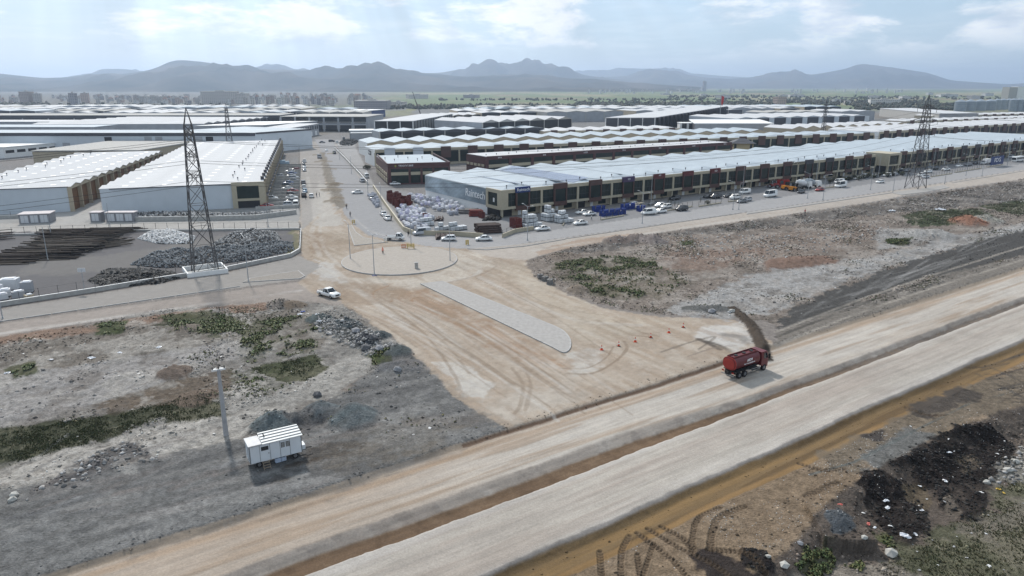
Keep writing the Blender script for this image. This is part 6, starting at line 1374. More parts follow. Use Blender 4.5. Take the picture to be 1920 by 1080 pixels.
lamp_post(657, 486, 8.6, (1,), 'lamp post at the left rim of the roundabout island'); lamp_post(702, 515, 8.9, (1, -1), 'lamp post with dark foot plate at the near rim of the roundabout island')
lamp_post(771, 463, 8.6, (1,), 'lamp post behind the roundabout island beside the yellow barrier'); lamp_post(844, 490, 9.0, (-1,), 'lamp post at the right rim of the roundabout island')
lamp_post(466, 528, 9.5, (1, -1), 'lamp post on the side road left of the pickup truck'); lamp_post(5, 597, 5.8, (1,), 'lamp post at the far left edge of the side road')
for i, (px, py, h, ar) in enumerate(((989, 451, 9.2, (1, -1)), (1204, 419, 9.2, (1, -1)), (1374, 393, 9.0, (1,)), (1385, 393, 9.0, (-1,)), (1514, 372, 9.0, (1,)), (1543, 375, 9.0, (-1,)), (1632, 356, 9.0, (1,)), (1674, 361, 9.0, (-1,)), (1771, 345, 9.0, (1, -1)), (1811, 329, 9.2, (1, -1)), (1841, 330, 9.0, (-1,)), (1888, 313, 9.0, (1, -1)))):
    lamp_post(px, py, h, ar, '%s lamp post from the roundabout along the service road kerb' % ORD[i])
for i, (px, py, h) in enumerate(((1220, 391, 11.5), (1391, 372, 12), (1529, 345, 11), (1645, 343, 11.5), (1747, 330, 12), (1833, 315, 12), (1889, 305, 12))):
    o = lamp_post(px, py, h, (), '%s slim armless pole from the left close to the showroom fronts' % ORD[i]); o.name = 'slim_pole'
for i, (px, py, h) in enumerate(((637, 300, 8), (659, 326, 8), (690, 362, 8), (715, 392, 8), (641, 276, 8), (585, 270, 9))): lamp_post(px, py, h, (1,), '%s street lamp along the street going away, counted from the %s' % (ORD[i], 'far right kerb'), ang_=15)
for i, (px, py, h) in enumerate(((90, 488, 8.0), (207, 429, 7.5), (97, 447, 6), (503, 425, 7))): o = lamp_post(px, py, h, (), ('pale thin mast in front of the pile of rusty poles', 'thin lamp mast left of the warehouse end wall', 'short pole on the scrap yard back fence', 'thin pole at the car park corner')[i]); o.name = 'thin_mast'

LAT = mat('weathered_steel', (0.10, 0.095, 0.095), 0.7, 0.3, var=0.2, scale=1.0)
def lattice(px, py, h, bw, tw, arms, label, rz, z_arm, name='lattice_pylon', xy=None):
    x, y, z = at(px, py) if xy is None else xy
    root = empty(name, (x, y, z), rz); tag(root, label, 'pylon')
    def half(t): return (bw * (1 - t) ** 1.0 + tw * t) / 2
    top = h * .90
    lv = [0]; 
    while lv[-1] < top: lv.append(lv[-1] + max(1.6, 2.3 * half(lv[-1] / h) ))
    lv[-1] = top
    cor = ((-1,-1),(1,-1),(1,1),(-1,1))
    P = lambda c, zz: (c[0] * half(zz / h), c[1] * half(zz / h), zz)
    for c in cor: MB().bar(P(c, 0), P(c, top), .20).build('leg', LAT, root)
    for f in range(4):
        a, b = cor[f], cor[(f + 1) % 4]; mb = MB()
        for z0, z1 in zip(lv[:-1], lv[1:]): mb.bar(P(a, z0), P(b, z1), .10).bar(P(b, z0), P(a, z1), .10).bar(P(a, z1), P(b, z1), .09)
        o = mb.build('bracing', LAT, root)
    mb = MB()
    for c in cor: mb.bar(P(c, top), (0, 0, h), .14)
    mb.build('peak', LAT, root)
    for zz, ln in arms:
        for s in (-1, 1):
            hw = half(zz / h); mb = MB(); tip = (0, s * ln, zz + .3)
            for q in (-1, 1): mb.bar((q * hw, s * hw, zz), tip, .11).bar((q * hw, s * hw, zz + 1.3), tip, .10).bar((q * hw, s * hw, zz), (0, s * (hw + ln) / 2, zz + .8), .07)
            mb.build('cross_arm', LAT, root)
            ins = MB()
            for q in range(5): ins.tube((0, s * ln, zz + .2 - q * .28), (0, s * ln, zz + .05 - q * .28), .13, .10, n=8)
            ins.bar((0, s * ln, zz + .3), (0, s * ln, zz - 1.2), .05).build('insulator', mat('insulator_glass', (0.10, 0.08, 0.07), .3, var=0), root)
    return root
PY1 = (*G(385, 510), 0); PY2 = (*G(1716, 353), 0)
pd = math.atan2(PY2[1] - PY1[1], PY2[0] - PY1[0])
arm1 = ((21.0, 3.6), (25.5, 3.4), (30.0, 3.0))
lattice(0, 0, 35.5, 5.0, 1.1, arm1, 'tall lattice power pylon in the white-walled pen at the scrap yard', pd, 0, xy=PY1)
lattice(0, 0, 36.5, 5.6, 1.1, ((22.0, 4.4), (26.5, 4.8), (31.0, 3.8)), 'lattice power pylon on the pavement in front of the showrooms at right', pd, 0, xy=PY2)
lattice(1541, 268, 30, 3.0, .8, ((18, 2.6), (22, 2.6), (26, 2.2)), 'thin distant lattice pylon above the showroom roofs', pd, 0)
lattice(0, 0, 30, 4.0, 1.0, ((18, 3.5), (22, 3.5), (26, 3)), 'far lattice pylon by the logistics hall roof', .5, 0, xy=(*G(433, 292), 0))
WIRE = mat('wire', (0.05, 0.05, 0.055), 0.6, var=0)
dU = (math.cos(pd), math.sin(pd))
def wire(p, q, sag, label, group):
    cu = MB(); p, q = Vector(p), Vector(q); n = 22; pts = []
    for i in range(n + 1):
        t = i / n; v = p.lerp(q, t); v.z -= sag * 4 * t * (1 - t); pts.append(v)
    for a, b in zip(pts[:-1], pts[1:]): cu.tube(a, b, .035, n=4, cap=False)
    tag(cu.build('power_wire', WIRE), label, 'wire', group)
def wend(P, zz, off): return (P[0] - dU[1] * off, P[1] + dU[0] * off, zz)
P0 = (PY1[0] - dU[0] * 230, PY1[1] - dU[1] * 230, 0); P3 = (PY2[0] + dU[0] * 260, PY2[1] + dU[1] * 260, 0)
hts = [(19.8, 3.6), (24.3, 3.4), (28.8, 3.0)]
for zz, off in hts:
    for s in (-1, 1):
        sd2 = ('far', 'near')[s < 0]; lev = ('lowest', 'middle', 'topmost')[hts.index((zz, off))]
        wire(wend(PY1, zz, s * off), wend(PY2, zz + 1, s * (off + .8)), 7, '%s %s-side power wire strung between the two big lattice pylons' % (lev, sd2), 'wires between the pylons')
        wire(wend(P0, zz, s * off), wend(PY1, zz, s * off), 5, '%s %s-side power wire leaving the left pylon towards the left edge' % (lev, sd2), 'wires left of the pylons')
        wire(wend(PY2, zz + 1, s * (off + .8)), wend(P3, zz, s * off), 6, '%s %s-side power wire leaving the right pylon towards the right edge' % (lev, sd2), 'wires right of the pylons')
# pen walls around the left pylon's foot
pen = empty('pylon_pen', (PY1[0], PY1[1], 0), math.radians(32)); tag(pen, 'low white walls penning the foot of the left lattice pylon', 'wall')
for a in ((-4.2, 4.2, -3.6, -3.3), (-4.2, 4.2, 3.3, 3.6), (-4.2, -3.9, -3.3, 3.3), (3.9, 4.2, -3.3, 3.3)): MB().box(*a, 0, 1.0).build('pen_wall', WHITE, pen)
MB().box(-3.9, 3.9, -3.3, 3.3, .0, .06).build('pen_floor', CONC, pen)
# concrete utility pole in the left field
x, y, z = at(424, 815); up = empty('utility_pole', (x, y, z), 0.5); tag(up, 'tapered concrete utility pole standing in the left field near the site cabin', 'pole')
MB().tube((0,0,-.3), (0,0,8.3), .30, .19, n=12).build('shaft', mat('pole_concrete', (0.33, 0.33, 0.34), .9, var=0.15, scale=0.8), up)
MB().box(-.75, .75, -.09, .09, 8.2, 8.4).bar((-.7, 0, 8.3), (-.2, .5, 8.35), .1).bar((.7, 0, 8.3), (.2, .5, 8.35), .1).build('cross_arm', WHITE, up)
for k in (-.65, 0, .65): MB().tube((k, 0, 8.4), (k, 0, 8.75), .07, .05, n=8).build('insulator', BLKP, up)

# ------------------------------------------------------------------ site cabin on wheels
x, y, z = at(516, 862); cab_ = empty('site_cabin', (x, y, z + .02), math.radians(31)); tag(cab_, 'white panelled site cabin on wheels parked on grey gravel', 'cabin')
CW = mat('cabin_white', (0.60, 0.63, 0.66), 0.5, var=0.06, scale=0.6); SEAM = mat('cabin_seam', (0.18, 0.19, 0.20), .6, var=0)
L, w = 6.3, 2.35; cab_.scale = (.88, .9, .9)
body = MB().box(-L/2, L/2, -w/2, w/2, .78, 3.0).build('body', CW, cab_)
MB().add([(-1.6, -w/2 - .15, 3.02), (L/2 + .15, -w/2 - .15, 3.02), (L/2 + .15, w/2 + .1, 3.35), (-1.6, w/2 + .1, 3.35), (-1.6, -w/2 - .15, 3.12), (L/2 + .15, -w/2 - .15, 3.12), (L/2 + .15, w/2 + .1, 3.45), (-1.6, w/2 + .1, 3.45)], [(0,3,2,1), (4,5,6,7), (0,1,5,4), (1,2,6,5), (2,3,7,6), (3,0,4,7)]).build('roof', mat('ribbed_roof', (0.62, 0.63, 0.62), .5, var=.08), cab_)
rb = MB()
for k in range(4): yy = -w/2 + .2 + k * .62; zz = 3.13 + (yy + w/2 + .15) / (w + .25) * .33; rb.box(-1.58, L/2 + .13, yy, yy + .08, zz, zz + .07)
rb.build('roof_rib', SEAM, cab_)
MB().box(-L/2 - .12, -1.65, -w/2 - .12, w/2 + .1, 3.0, 3.16).build('porch_roof', mat('grey_roof_sheet', (0.40, 0.41, 0.43), .5, var=.15), cab_)
for xx in (-1.95, -.72, .5, 1.7): MB().box(xx - .025, xx + .025, -w/2 - .02, -w/2 - .004, .8, 2.98).build('panel_seam', SEAM, body)
MB().box(-2.75, -1.98, -w/2 - .03, -w/2 - .005, .85, 2.75).build('plain_panel', CW, body)
dr_ = MB().box(-1.92, -.76, -w/2 - .04, -w/2 - .005, .82, 2.85).build('door', CW, cab_); MB().box(-1.78, -.9, -w/2 - .06, -w/2 - .041, 2.2, 2.72).build('door_window', CARGL, dr_); MB().box(-.95, -.88, -w/2 - .10, -w/2 - .041, 1.7, 1.8).build('handle', BLKP, dr_)
for xx in (.62, 1.22):
    wn_ = MB().box(xx, xx + .45, -w/2 - .03, -w/2 - .005, 2.0, 2.7).build('window', CARGL, cab_)
    bars = MB()
    for k in range(3): bars.box(xx + .1 + k * .12, xx + .13 + k * .12, -w/2 - .05, -w/2 - .032, 2.0, 2.7)
    bars.build('window_bars', WHITE, wn_)
for xx in (-L/2 + .02, L/2 - .02): MB().box(xx - .05, xx + .05, -w/2 - .03, -w/2 + .05, .78, 3.0).build('corner_trim', SEAM, body)
MB().box(-L/2 - .03, -L/2 - .005, -.1, -.04, .8, 2.98).box(-L/2 - .03, -L/2 - .005, -.9, -.84, .8, 2.98).build('panel_seam', SEAM, body)
MB().box(-L/2 + .2, L/2 + .7, -.5, -.38, .62, .78).box(-L/2 + .2, L/2 + .7, .38, .5, .62, .78).bar((L/2 + .7, 0, .66), (L/2 + 1.5, 0, .55), .12).build('chassis', BLKP, cab_)
MB().box(L/2 + .01, L/2 + .5, -.9, .2, .9, 1.5).build('end_box', CW, cab_); MB().tube((-1.0, .2, 3.3), (-1.15, .3, 3.75), .07, n=8).build('flue', BLKP, cab_)
MB().box(-.2, .5, -w/2 + .1, -w/2 + .7, .06, .62).build('water_tank', mat('tank_blue_grey', (0.36, 0.42, 0.52), .5, var=.05), cab_); MB().box(.55, 1.15, -w/2 + .1, -w/2 + .7, .10, .62).build('water_tank', MATS['tank_blue_grey'], cab_)
ty, ri = wheel_meshes(.38, .24)
for xx in (-2.1, 2.3):
    for s in (-1, 1): wo = inst('wheel', ty, cab_, (xx, s * .9, .38)); inst('rim', ri, wo)
st_ = MB().bar((-1.75, -w/2 - .1, .85), (-1.75, -w/2 - .75, .0), .05).bar((-.95, -w/2 - .1, .85), (-.95, -w/2 - .75, .0), .05)
for k in range(3): st_.box(-1.75, -.95, -w/2 - .26 - k * .2, -w/2 - .12 - k * .2, .62 - k * .24, .66 - k * .24)
st_.build('steps', mat('step_timber', (0.25, 0.2, 0.15), .8), cab_)

# ------------------------------------------------------------------ cones, barriers, kiosks, walls, fences
ORC = mat('cone_orange', (0.55, 0.065, 0.02), .5, var=.1); WHC = mat('cone_white', (0.7, 0.7, 0.68), .5, var=.05)
for i, (px, py) in enumerate(((1128, 656), (1160, 649), (1191, 641), (1220, 633), (1254, 624), (1281, 614))):
    x, y, z = at(px, py); c = empty('traffic_cone', (x, y, z), i * .7); tag(c, 'orange traffic cone, %s of six counted from the splitter island' % ORD[i], 'cone', 'cones across the junction')
    MB().rbox((0,0,0), (.5,.5,.05)).build('base', BLKP if i % 2 else ORC, c); MB().tube((0,0,.05), (0,0,.36), .19, .125, n=12).tube((0,0,.56), (0,0,.85), .085, .03, n=12).build('body', ORC, c); MB().tube((0,0,.36), (0,0,.56), .125, .085, n=12).build('white_band', WHC, c)
ISL = attr_mat('island_concrete', .95, .1, .12, 1.5, .3, .03, 10)
def island(px_pts, h, label_kerb, col, name, z=None, world=None):
    """kerbed traffic island: paved top and separate kerb stones round its edge"""
    P = world or [G(*p) for p in smooth_line(px_pts + [px_pts[0]], 5)[:-1]]
    if sum(a[0] * b[1] - b[0] * a[1] for a, b in zip(P, P[1:] + P[:1])) < 0: P = P[::-1]
    cx = sum(p[0] for p in P) / len(P); cy = sum(p[1] for p in P) / len(P); n = len(P)
    cen = [Vector((p[0], p[1])) for p in P]; inner = []
    for i in range(n):
        t = (cen[(i+1) % n] - cen[i-1]).normalized(); inner.append(cen[i] + Vector((-t.y, t.x)) * .22)
    me = bpy.data.meshes.new(name); vs = [(p.x, p.y, h - .01) for p in inner] + [(p.x, p.y, -.5) for p in inner]
    me.from_pydata(vs, [], [tuple(range(n))] + [(i, n + i, n + (i+1) % n, (i+1) % n) for i in range(n)]); me.update()
    a = me.attributes.new('Col', 'FLOAT_COLOR', 'POINT'); a.data.foreach_set('color', np.tile(np.array([*rgb(*col), 1], dtype=np.float32), len(vs)))
    me.materials.append(ISL); o = link(bpy.data.objects.new(name, me)); o['kind'] = 'structure'
    step = max(1, n // 70)
    for i in range(0, n, step):
        j = min(i + step, n); k = MB(); A0, A1, B0, B1 = cen[i], cen[j % n], inner[i], inner[j % n]
        q = lambda a_, b_, t: a_.lerp(b_, t); A1, B1 = q(A0, A1, .985), q(B0, B1, .985); vs = [A0, A1, B1, B0]
        k.add([(v.x, v.y, -.4) for v in vs] + [(v.x, v.y, h) for v in vs], [(0,3,2,1), (4,5,6,7), (0,1,5,4), (1,2,6,5), (2,3,7,6), (3,0,4,7)]).build('kerb_stone', KERB, o)
    return o
KERB = mat('kerb_concrete', (0.36, 0.35, 0.34), .9, var=.15)
rc = ((G(638, 497)[0] + G(853, 490)[0]) / 2, (G(745, 518)[1] + G(748, 463)[1]) / 2); rrad = 13.6
island(None, .26, '', (198, 189, 179), 'roundabout_island', world=[(rc[0] + rrad * math.cos(2 * math.pi * i / 64), rc[1] + rrad * 1.05 * math.sin(2 * math.pi * i / 64)) for i in range(64)])
# long splitter island: straight sides and a round nose towards the highway
e1, e2, e3, e4 = G(788, 533), G(830, 528), G(1071, 628), G(1048, 662)
nose = [G(*p) for p in smooth_line([(1040, 612), (1058, 622), (1070, 638), (1069, 655), (1056, 662), (1035, 652)], 4)]
def seg(a, b, n): return [(a[0] + (b[0] - a[0]) * i / n, a[1] + (b[1] - a[1]) * i / n) for i in range(n)]
island(None, .18, '', (194, 190, 186), 'splitter_island', world=seg(e1, e2, 2) + seg(e2, nose[0], 16) + nose + seg(nose[-1], e1, 16)[1:])
def tri_is(pts, col, nm):
    w_ = []
    P = [G(*p) for p in pts]
    for a_, b_ in zip(P, P[1:] + P[:1]): w_ += seg(a_, b_, max(2, int(math.hypot(a_[0] - b_[0], a_[1] - b_[1]) / 2.0)))
    island(None, .16, '', col, nm, world=w_)
tri_is([(651, 423), (660, 423), (668, 436), (682, 446), (716, 452), (722, 455), (664, 461), (659, 447)], (186, 178, 168), 'splitter_island')
tri_is([(470, 522), (560, 508), (572, 518), (563, 523), (455, 530)], (170, 163, 155), 'pavement_island')
tri_is([(876, 467), (985, 458), (1060, 447), (1060, 449), (985, 462), (912, 469)], (184, 176, 168), 'pavement_island')
tri_is([(1400, 399), (1680, 360), (1710, 357), (1768, 348), (1780, 352), (1740, 360), (1690, 366), (1672, 362), (1400, 402)], (186, 182, 178), 'pavement_island')
# kerb line along the service road, one stone per few metres as far as they show
ks = MB().box(0, 3.9, -.12, .12, -.1, .15).mesh('kerb_stone', KERB)
kroot = empty('service_road_kerb', (0, 0, 0)); kroot['kind'] = 'structure'
sA, sB = ST(G(1060, 448)), ST(G(1400, 398)); 
for k in range(int((sB[0] - sA[0]) / 4)):
    f = k * 4.0 / (sB[0] - sA[0]); p = XY(sA[0] + k * 4.0, sA[1] + (sB[1] - sA[1]) * f); inst('kerb_stone', ks, kroot, (p[0], p[1], 0), A)
sA = ST(G(1785, 343)); sB = ST(G(1990, 309))
for k in range(int((sB[0] - sA[0]) / 4)): f = k * 4.0 / (sB[0] - sA[0]); p = XY(sA[0] + k * 4.0, sA[1] + (sB[1] - sA[1]) * f); inst('kerb_stone', ks, kroot, (p[0], p[1], 0), A)
kr2 = empty('side_road_kerb', (0, 0, 0)); kr2['kind'] = 'structure'
a_, b_ = G(-60, 612), G(452, 537); n_ = int(math.hypot(b_[0] - a_[0], b_[1] - a_[1]) / 4); an_ = math.atan2(b_[1] - a_[1], b_[0] - a_[0])
for k in range(n_): inst('kerb_stone', ks, kr2, (a_[0] + (b_[0] - a_[0]) * k / n_, a_[1] + (b_[1] - a_[1]) * k / n_, 0), an_)
# barriers and boxes on the roundabout
YEL = mat('barrier_yellow', (0.50, 0.36, 0.08), .6, var=.15)
def barrier(px, py, wdt, m, label, rz=0.0):
    x, y, z = at(px, py); b = empty('barrier', (x, y, .25 if abs(x - rc[0]) < 12 and abs(y - rc[1]) < 12 else z), rz); tag(b, label, 'barrier')
    for k in range(3): MB().box(-wdt/2, wdt/2, -.03, .03, .35 + k * .35, .55 + k * .35).build('board', m, b)
    for s in (-1, 1): MB().box(s * (wdt/2 - .15) - .05, s * (wdt/2 - .15) + .05, -.25, .25, 0, 1.3).build('post', m, b)
barrier(770, 468, 2.0, YEL, 'yellow board barrier at the back of the roundabout island, right one'); barrier(757, 467, 1.2, mat('barrier_orange', (0.5, 0.2, 0.1), .6, var=.1), 'small orange and white barrier beside the yellow barrier', .2)
barrier(723, 454, .9, WHC, 'small white barrier at the tip of the triangular splitter island'); barrier(663, 420, 1.0, YEL, 'small yellow sign board at the top of the triangular splitter island', .3); barrier(876, 459, .9, YEL, 'yellow sign board at the kerb right of the roundabout', .5)
x, y, z = at(781, 505); bx = empty('concrete_box', (x, y, .25), .2); tag(bx, 'upright grey service box standing on the roundabout island', 'box'); MB().rbox((0,0,0), (.75,.7,1.25)).build('body', CONC, bx); MB().rbox((0,0,1.25), (.85,.8,.12)).build('lid', KERB, bx)
x, y, z = at(702, 516); tag(MB().rbox((0,0,0), (1.1, .8, .12), .3, .8).build('foot_plate', mat('plate_blue', (0.05, 0.06, 0.14), .5), None, (x + .1, y - .35, z)), 'dark blue plate at the foot of the near roundabout lamp post', 'plate')
# transformer kiosks
KG = mat('kiosk_grey', (0.22, 0.22, 0.235), .7, var=.08); KP = mat('kiosk_panel', (0.55, 0.56, 0.58), .6, var=.05); KR = mat('kiosk_roof', (0.50, 0.46, 0.46), .8, var=.1)
def kiosk(px, py, n, label, rz, dep=2.6):
    x, y, z = at(px, py); k = empty('transformer_kiosk', (x, y, z), rz); tag(k, label, 'kiosk', 'transformer kiosks'); L = n * 2.6 + .5
    MB().box(-L/2, L/2, 0, dep, 0, 2.75).build('body', KG, k); MB().box(-L/2 - .25, L/2 + .25, -.25, dep + .25, 2.75, 2.95).build('roof', KR, k)
    for i in range(n): d = MB().box(-L/2 + .5 + i * 2.6, -L/2 + 2.5 + i * 2.6, -.06, -.003, .25, 2.5).build('door', KP, k); MB().box(-L/2 + 1.47 + i * 2.6, -L/2 + 1.53 + i * 2.6, -.08, -.061, .3, 2.45).build('door_seam', KG, d)
kiosk(226, 416, 3, 'grey transformer kiosk with three pale doors', .05); kiosk(180, 416, 1, 'narrow grey transformer kiosk with a single pale door', .05); kiosk(66, 419, 3, 'grey transformer kiosk at left seen at an angle', .25, 5.0)
# walls with fence posts
GREYP = mat('fence_steel', (0.07, 0.07, 0.075), .6, .3, var=.1)
def wall_run(pts, h, t, label, m, posts=0.0, ph=1.6, name='low_wall', mesh=True, cat='wall', step=4.0, rails=2):
    P = [G(*p) for p in pts]; root = empty(name, (P[0][0], P[0][1], 0)); tag(root, label, cat)
    for a, b in zip(P[:-1], P[1:]):
        L = math.hypot(b[0] - a[0], b[1] - a[1]); an = math.atan2(b[1] - a[1], b[0] - a[0]); o = (a[0] - P[0][0], a[1] - P[0][1], 0)
        if h > 0: MB().box(.004, L - .004, -t/2, t/2, 0, h).build('wall_panel', m, root, o, an); MB().box(.004, L - .004, -t/2 - .04, t/2 + .04, h, h + .08).build('coping', WHITE if m is not CREAM else CREAM, root, o, an)
        if posts:
            n = max(1, int(L / posts)); me = MB().box(-.04, .04, -.04, .04, h + .08 if h > 0 else 0, h + ph).mesh('fence_post', GREYP)
            for i in range(n + 1): inst('fence_post', me, root, (o[0] + math.cos(an) * L * i / n, o[1] + math.sin(an) * L * i / n, 0), an)
            r = MB()
            for k in range(rails): z_ = h + .25 + k * (ph - .4) / max(1, rails - 1); r.box(0, L, -.012, .012, z_, z_ + .035)
            r.build('fence_rail', GREYP, root, o, an)
wall_run([(-120, 594), (0, 575), (180, 547), (300, 527), (420, 508), (545, 482), (562, 472), (564, 433)], .85, .25, 'low grey wall with fence posts along the near side of the scrap yard', CONC, 3.2, 1.7)
wall_run([(-120, 449), (0, 443), (250, 434), (400, 433), (562, 431)], .5, .2, 'low wall with closely spaced fence posts behind the scrap yard', CONC, 3.0, 1.9)
wall_run([(252, 415), (400, 413), (480, 411), (556, 401)], 1.3, .2, 'plain grey wall in front of the white warehouse end', CONC, 4.0, 1.4)
wall_run([(0, 410), (42, 409)], 1.0, .2, 'short grey wall left of the angled transformer kiosk', CONC, 3.0, 1.2)
wall_run([(561, 394), (561, 270)], 0, .2, 'dark fence along the street side of the divided car park', CONC, 5.0, 1.8, 'steel_fence', cat='fence', rails=4)
wall_run([(700, 352), (722, 385), (750, 424), (757, 433), (775, 440), (800, 441), (850, 442), (906, 446)], 1.2, .3, 'cream yard wall bending round the stacked white bags', CREAM, 0)
wall_run([(942, 446), (966, 436), (1000, 431)], 1.0, .3, 'short cream wall beside the stacked white tanks', CREAM, 2.5, 1.2)
wall_run([(628, 280), (648, 300), (676, 330), (690, 347)], 1.2, .3, 'low wall along the right side of the street below the burgundy office', CONC, 4, 1.0)
for i, (a, b) in enumerate((((1055, 424), (1062, 411)), ((1126, 413), (1170, 405)), ((1250, 396), (1298, 388)), ((1310, 388), (1352, 381)), ((1365, 379), (1400, 375)), ((1548, 353), (1570, 350)), ((1745, 332), (1785, 326)), ((1790, 324), (1840, 316)), ((1850, 314), (1880, 309)))):
    wall_run([a, b], .3, .2, '%s low cream fence from the left along the showroom forecourts' % ORD[i], CREAM, 2.6, 1.6, 'forecourt_fence', cat='fence')
# dark hoarding with lettering
x, y, z = at(1868, 312); hd_ = empty('hoarding', (x, y, z), A); tag(hd_, 'dark blue hoarding lettered FDG in front of the far showrooms', 'sign')
MB().box(-7, 7, -.1, .1, 1.0, 5.2).build('panel', SIGNB, hd_); lettering('FDG', 3.0, (0, -.15, 3.2), FRONT, LETW, hd_, w=7)
for s in (-6, 0, 6): MB().box(s - .1, s + .1, .1, .3, 0, 5).build('post', STEEL, hd_)
# small sign board in the scrap yard
x, y, z = at(159, 545); sg = empty('sign_board', (x, y, z), .1); tag(sg, 'pale sign board on a post beside the dark scrap heap', 'sign'); MB().tube((0,0,0), (0,0,4.6), .06, n=6).build('post', POLE, sg); MB().box(-.75, .75, -.04, .04, 3.9, 4.7).build('board', KP, sg)
# mobile crane boom and flagpole far away
x, y, z = at(793, 230); cr_ = empty('mobile_crane', (x, y, z), 0); tag(cr_, 'mobile crane with raised boom beside the white-roofed hall', 'crane'); MB().rbox((0,0,.8), (10,2.8,1.6)).build('carrier', PAINT['orange'], cr_); MB().rbox((-1,0,2.4), (3,2.4,1.8)).build('cab', PAINT['orange'], cr_); MB().bar((0,0,3), (-8,4,24), .8).bar((-8,4,24), (-11,5.5,33), .5).build('boom', LAT, cr_)
ty, ri = wheel_meshes(.7, .5)
for xx in (-3.6, -1.8, 1.8, 3.6):
    for s in (-1, 1): inst('wheel', ty, cr_, (xx, s * 1.2, .7))
x, y, z = at(1349, 229); fp = empty('flagpole', (x, y, z), 0); tag(fp, 'flagpole with a drooping red flag above the flat hall', 'flagpole'); MB().tube((0,0,0), (0,0,30), .35, .2, n=8).build('pole', POLE, fp)
MB().add([(.2, 0, 29), (3.4, .4, 27.6), (2.6, -.2, 22), (1.6, .3, 17), (.2, 0, 21), (1.2, .7, 27)], [(0,5,1), (0,4,5), (5,4,3), (5,3,2), (5,2,1)]).build('flag', mat('flag_red', (0.45, 0.03, 0.03), .7), fp)

# ------------------------------------------------------------------ stored goods
def in_poly(x, y, P):
    c = False
    for (x0, y0), (x1, y1) in zip(P, P[1:] + P[:1]):
        if (y0 > y) != (y1 > y) and x < (x1 - x0) * (y - y0) / (y1 - y0) + x0: c = not c
    return c
def spots(px_poly, n, gap, seed):
    r = random.Random(seed); P = [G(*p) for p in px_poly]; out = []; xs = [p[0] for p in P]; ys = [p[1] for p in P]
    for _ in range(n * 40):
        x, y = r.uniform(min(xs), max(xs)), r.uniform(min(ys), max(ys))
        if in_poly(x, y, P) and all((x - a) ** 2 + (y - b) ** 2 > gap * gap for a, b in out): out.append((x, y))
        if len(out) >= n: break
    return out
def bag_mesh(seed, m):
    r = random.Random(seed); mb = MB(); secs = []
    for z, k in ((0, .80), (.18, 1.0), (.55, 1.04), (.85, .92), (.98, .62)):
        secs.append([(k * .5 * s * math.copysign(abs(math.cos(t)) ** .6, math.cos(t)) * r.uniform(.94, 1.06), k * .5 * math.copysign(abs(math.sin(t)) ** .6, math.sin(t)) * r.uniform(.94, 1.06), z + r.uniform(-.03, .03)) for s in (1,) for t in [2 * math.pi * (i + .5) / 8 for i in range(8)]])
    loft(mb, secs)
    for a in range(4): t = math.pi / 4 + a * math.pi / 2; mb.bar((.28 * math.cos(t), .28 * math.sin(t), .9), (.40 * math.cos(t), .40 * math.sin(t), 1.14), .05)
    return mb.mesh('bulk_bag', m)
BAGW = mat('woven_white', (0.58, 0.58, 0.61), .8, var=.12, scale=2.0); BAGG = mat('woven_grey', (0.33, 0.34, 0.38), .85, var=.2, scale=2.0); BAGL = mat('woven_lilac', (0.48, 0.47, 0.60), .8, var=.12)
bags = [bag_mesh(1, BAGW), bag_mesh(2, BAGW), bag_mesh(3, BAGG), bag_mesh(4, BAGL), bag_mesh(5, BAGW)]
rb_ = random.Random(3)
for poly, n, gap, where, grp, sd in (
    ([(762, 369), (776, 365), (812, 374), (866, 388), (870, 401), (846, 404), (806, 393), (778, 380)], 125, 1.15, 'long row below the printed wall', 'bags below the printed wall', 1),
    ([(742, 393), (770, 390), (790, 396), (812, 410), (800, 430), (764, 431), (752, 414)], 135, 1.15, 'heap behind the cream yard wall', 'bags behind the yard wall', 2),
    ([(690, 366), (700, 365), (716, 386), (706, 390)], 26, 1.2, 'small dark heap at the street kerb', 'bags at the street kerb', 3)):
    for i, (x, y) in enumerate(spots(poly, n, gap, sd)):
        s = rb_.uniform(.95, 1.4); me = rb_.choice(bags if sd < 3 else bags[2:3]); lev = 0 if rb_.random() < .75 else 1
        tag(inst('bulk_bag', me, None, (x, y, .8 * s * lev * .9 + 0.0), rb_.uniform(0, 3), (s, s, s * rb_.uniform(.8, 1.05))), '%s bulk bag in the %s' % ('white' if me is not bags[2] else 'grey', where), 'bag', grp + (' grey' if me is bags[2] else ' white'))
# red crates
CRR = mat('crate_dark_red', (0.105, 0.020, 0.016), .7, var=.2, scale=1.5)
def crate_mesh():
    mb = MB().box(-.55, .55, -.5, .5, 0, .08)
    for x in (-.52, .52): mb.box(x - .03, x + .03, -.5, .5, .08, .95)
    for y in (-.47, .47): mb.box(-.49, .49, y - .03, y + .03, .08, .95)
    return mb.box(-.48, .48, -.43, .43, .6, .7).mesh('red_crate', CRR)
crm = crate_mesh()
for i, (x, y) in enumerate(spots([(724, 373), (740, 370), (771, 381), (768, 390), (744, 390)], 60, 1.3, 8)):
    for k in range(rb_.choice([1, 2, 2, 3])): tag(inst('red_crate', crm, None, (x, y, k * .96), A + rb_.uniform(-.08, .08)), 'dark red crate in the block of crates left of the printed wall', 'crate', 'red crates')
for px, py, nx, ny, hs, lab in ((968, 428, 2, 3, 3, 'dark red crate stacked left of the white tanks'), (797, 411, 1, 1, 2, 'dark red crate standing among the white bags'), (905, 409, 1, 2, 2, 'dark red crate beside the grey pipe stack')):
    x, y, z = at(px, py)
    for i in range(nx):
        for j in range(ny):
            for k in range(hs): q = XY(ST((x, y))[0] + i * 1.2, ST((x, y))[1] + j * 1.1); tag(inst('red_crate', crm, None, (q[0], q[1], k * .96), A), lab, 'crate', lab)
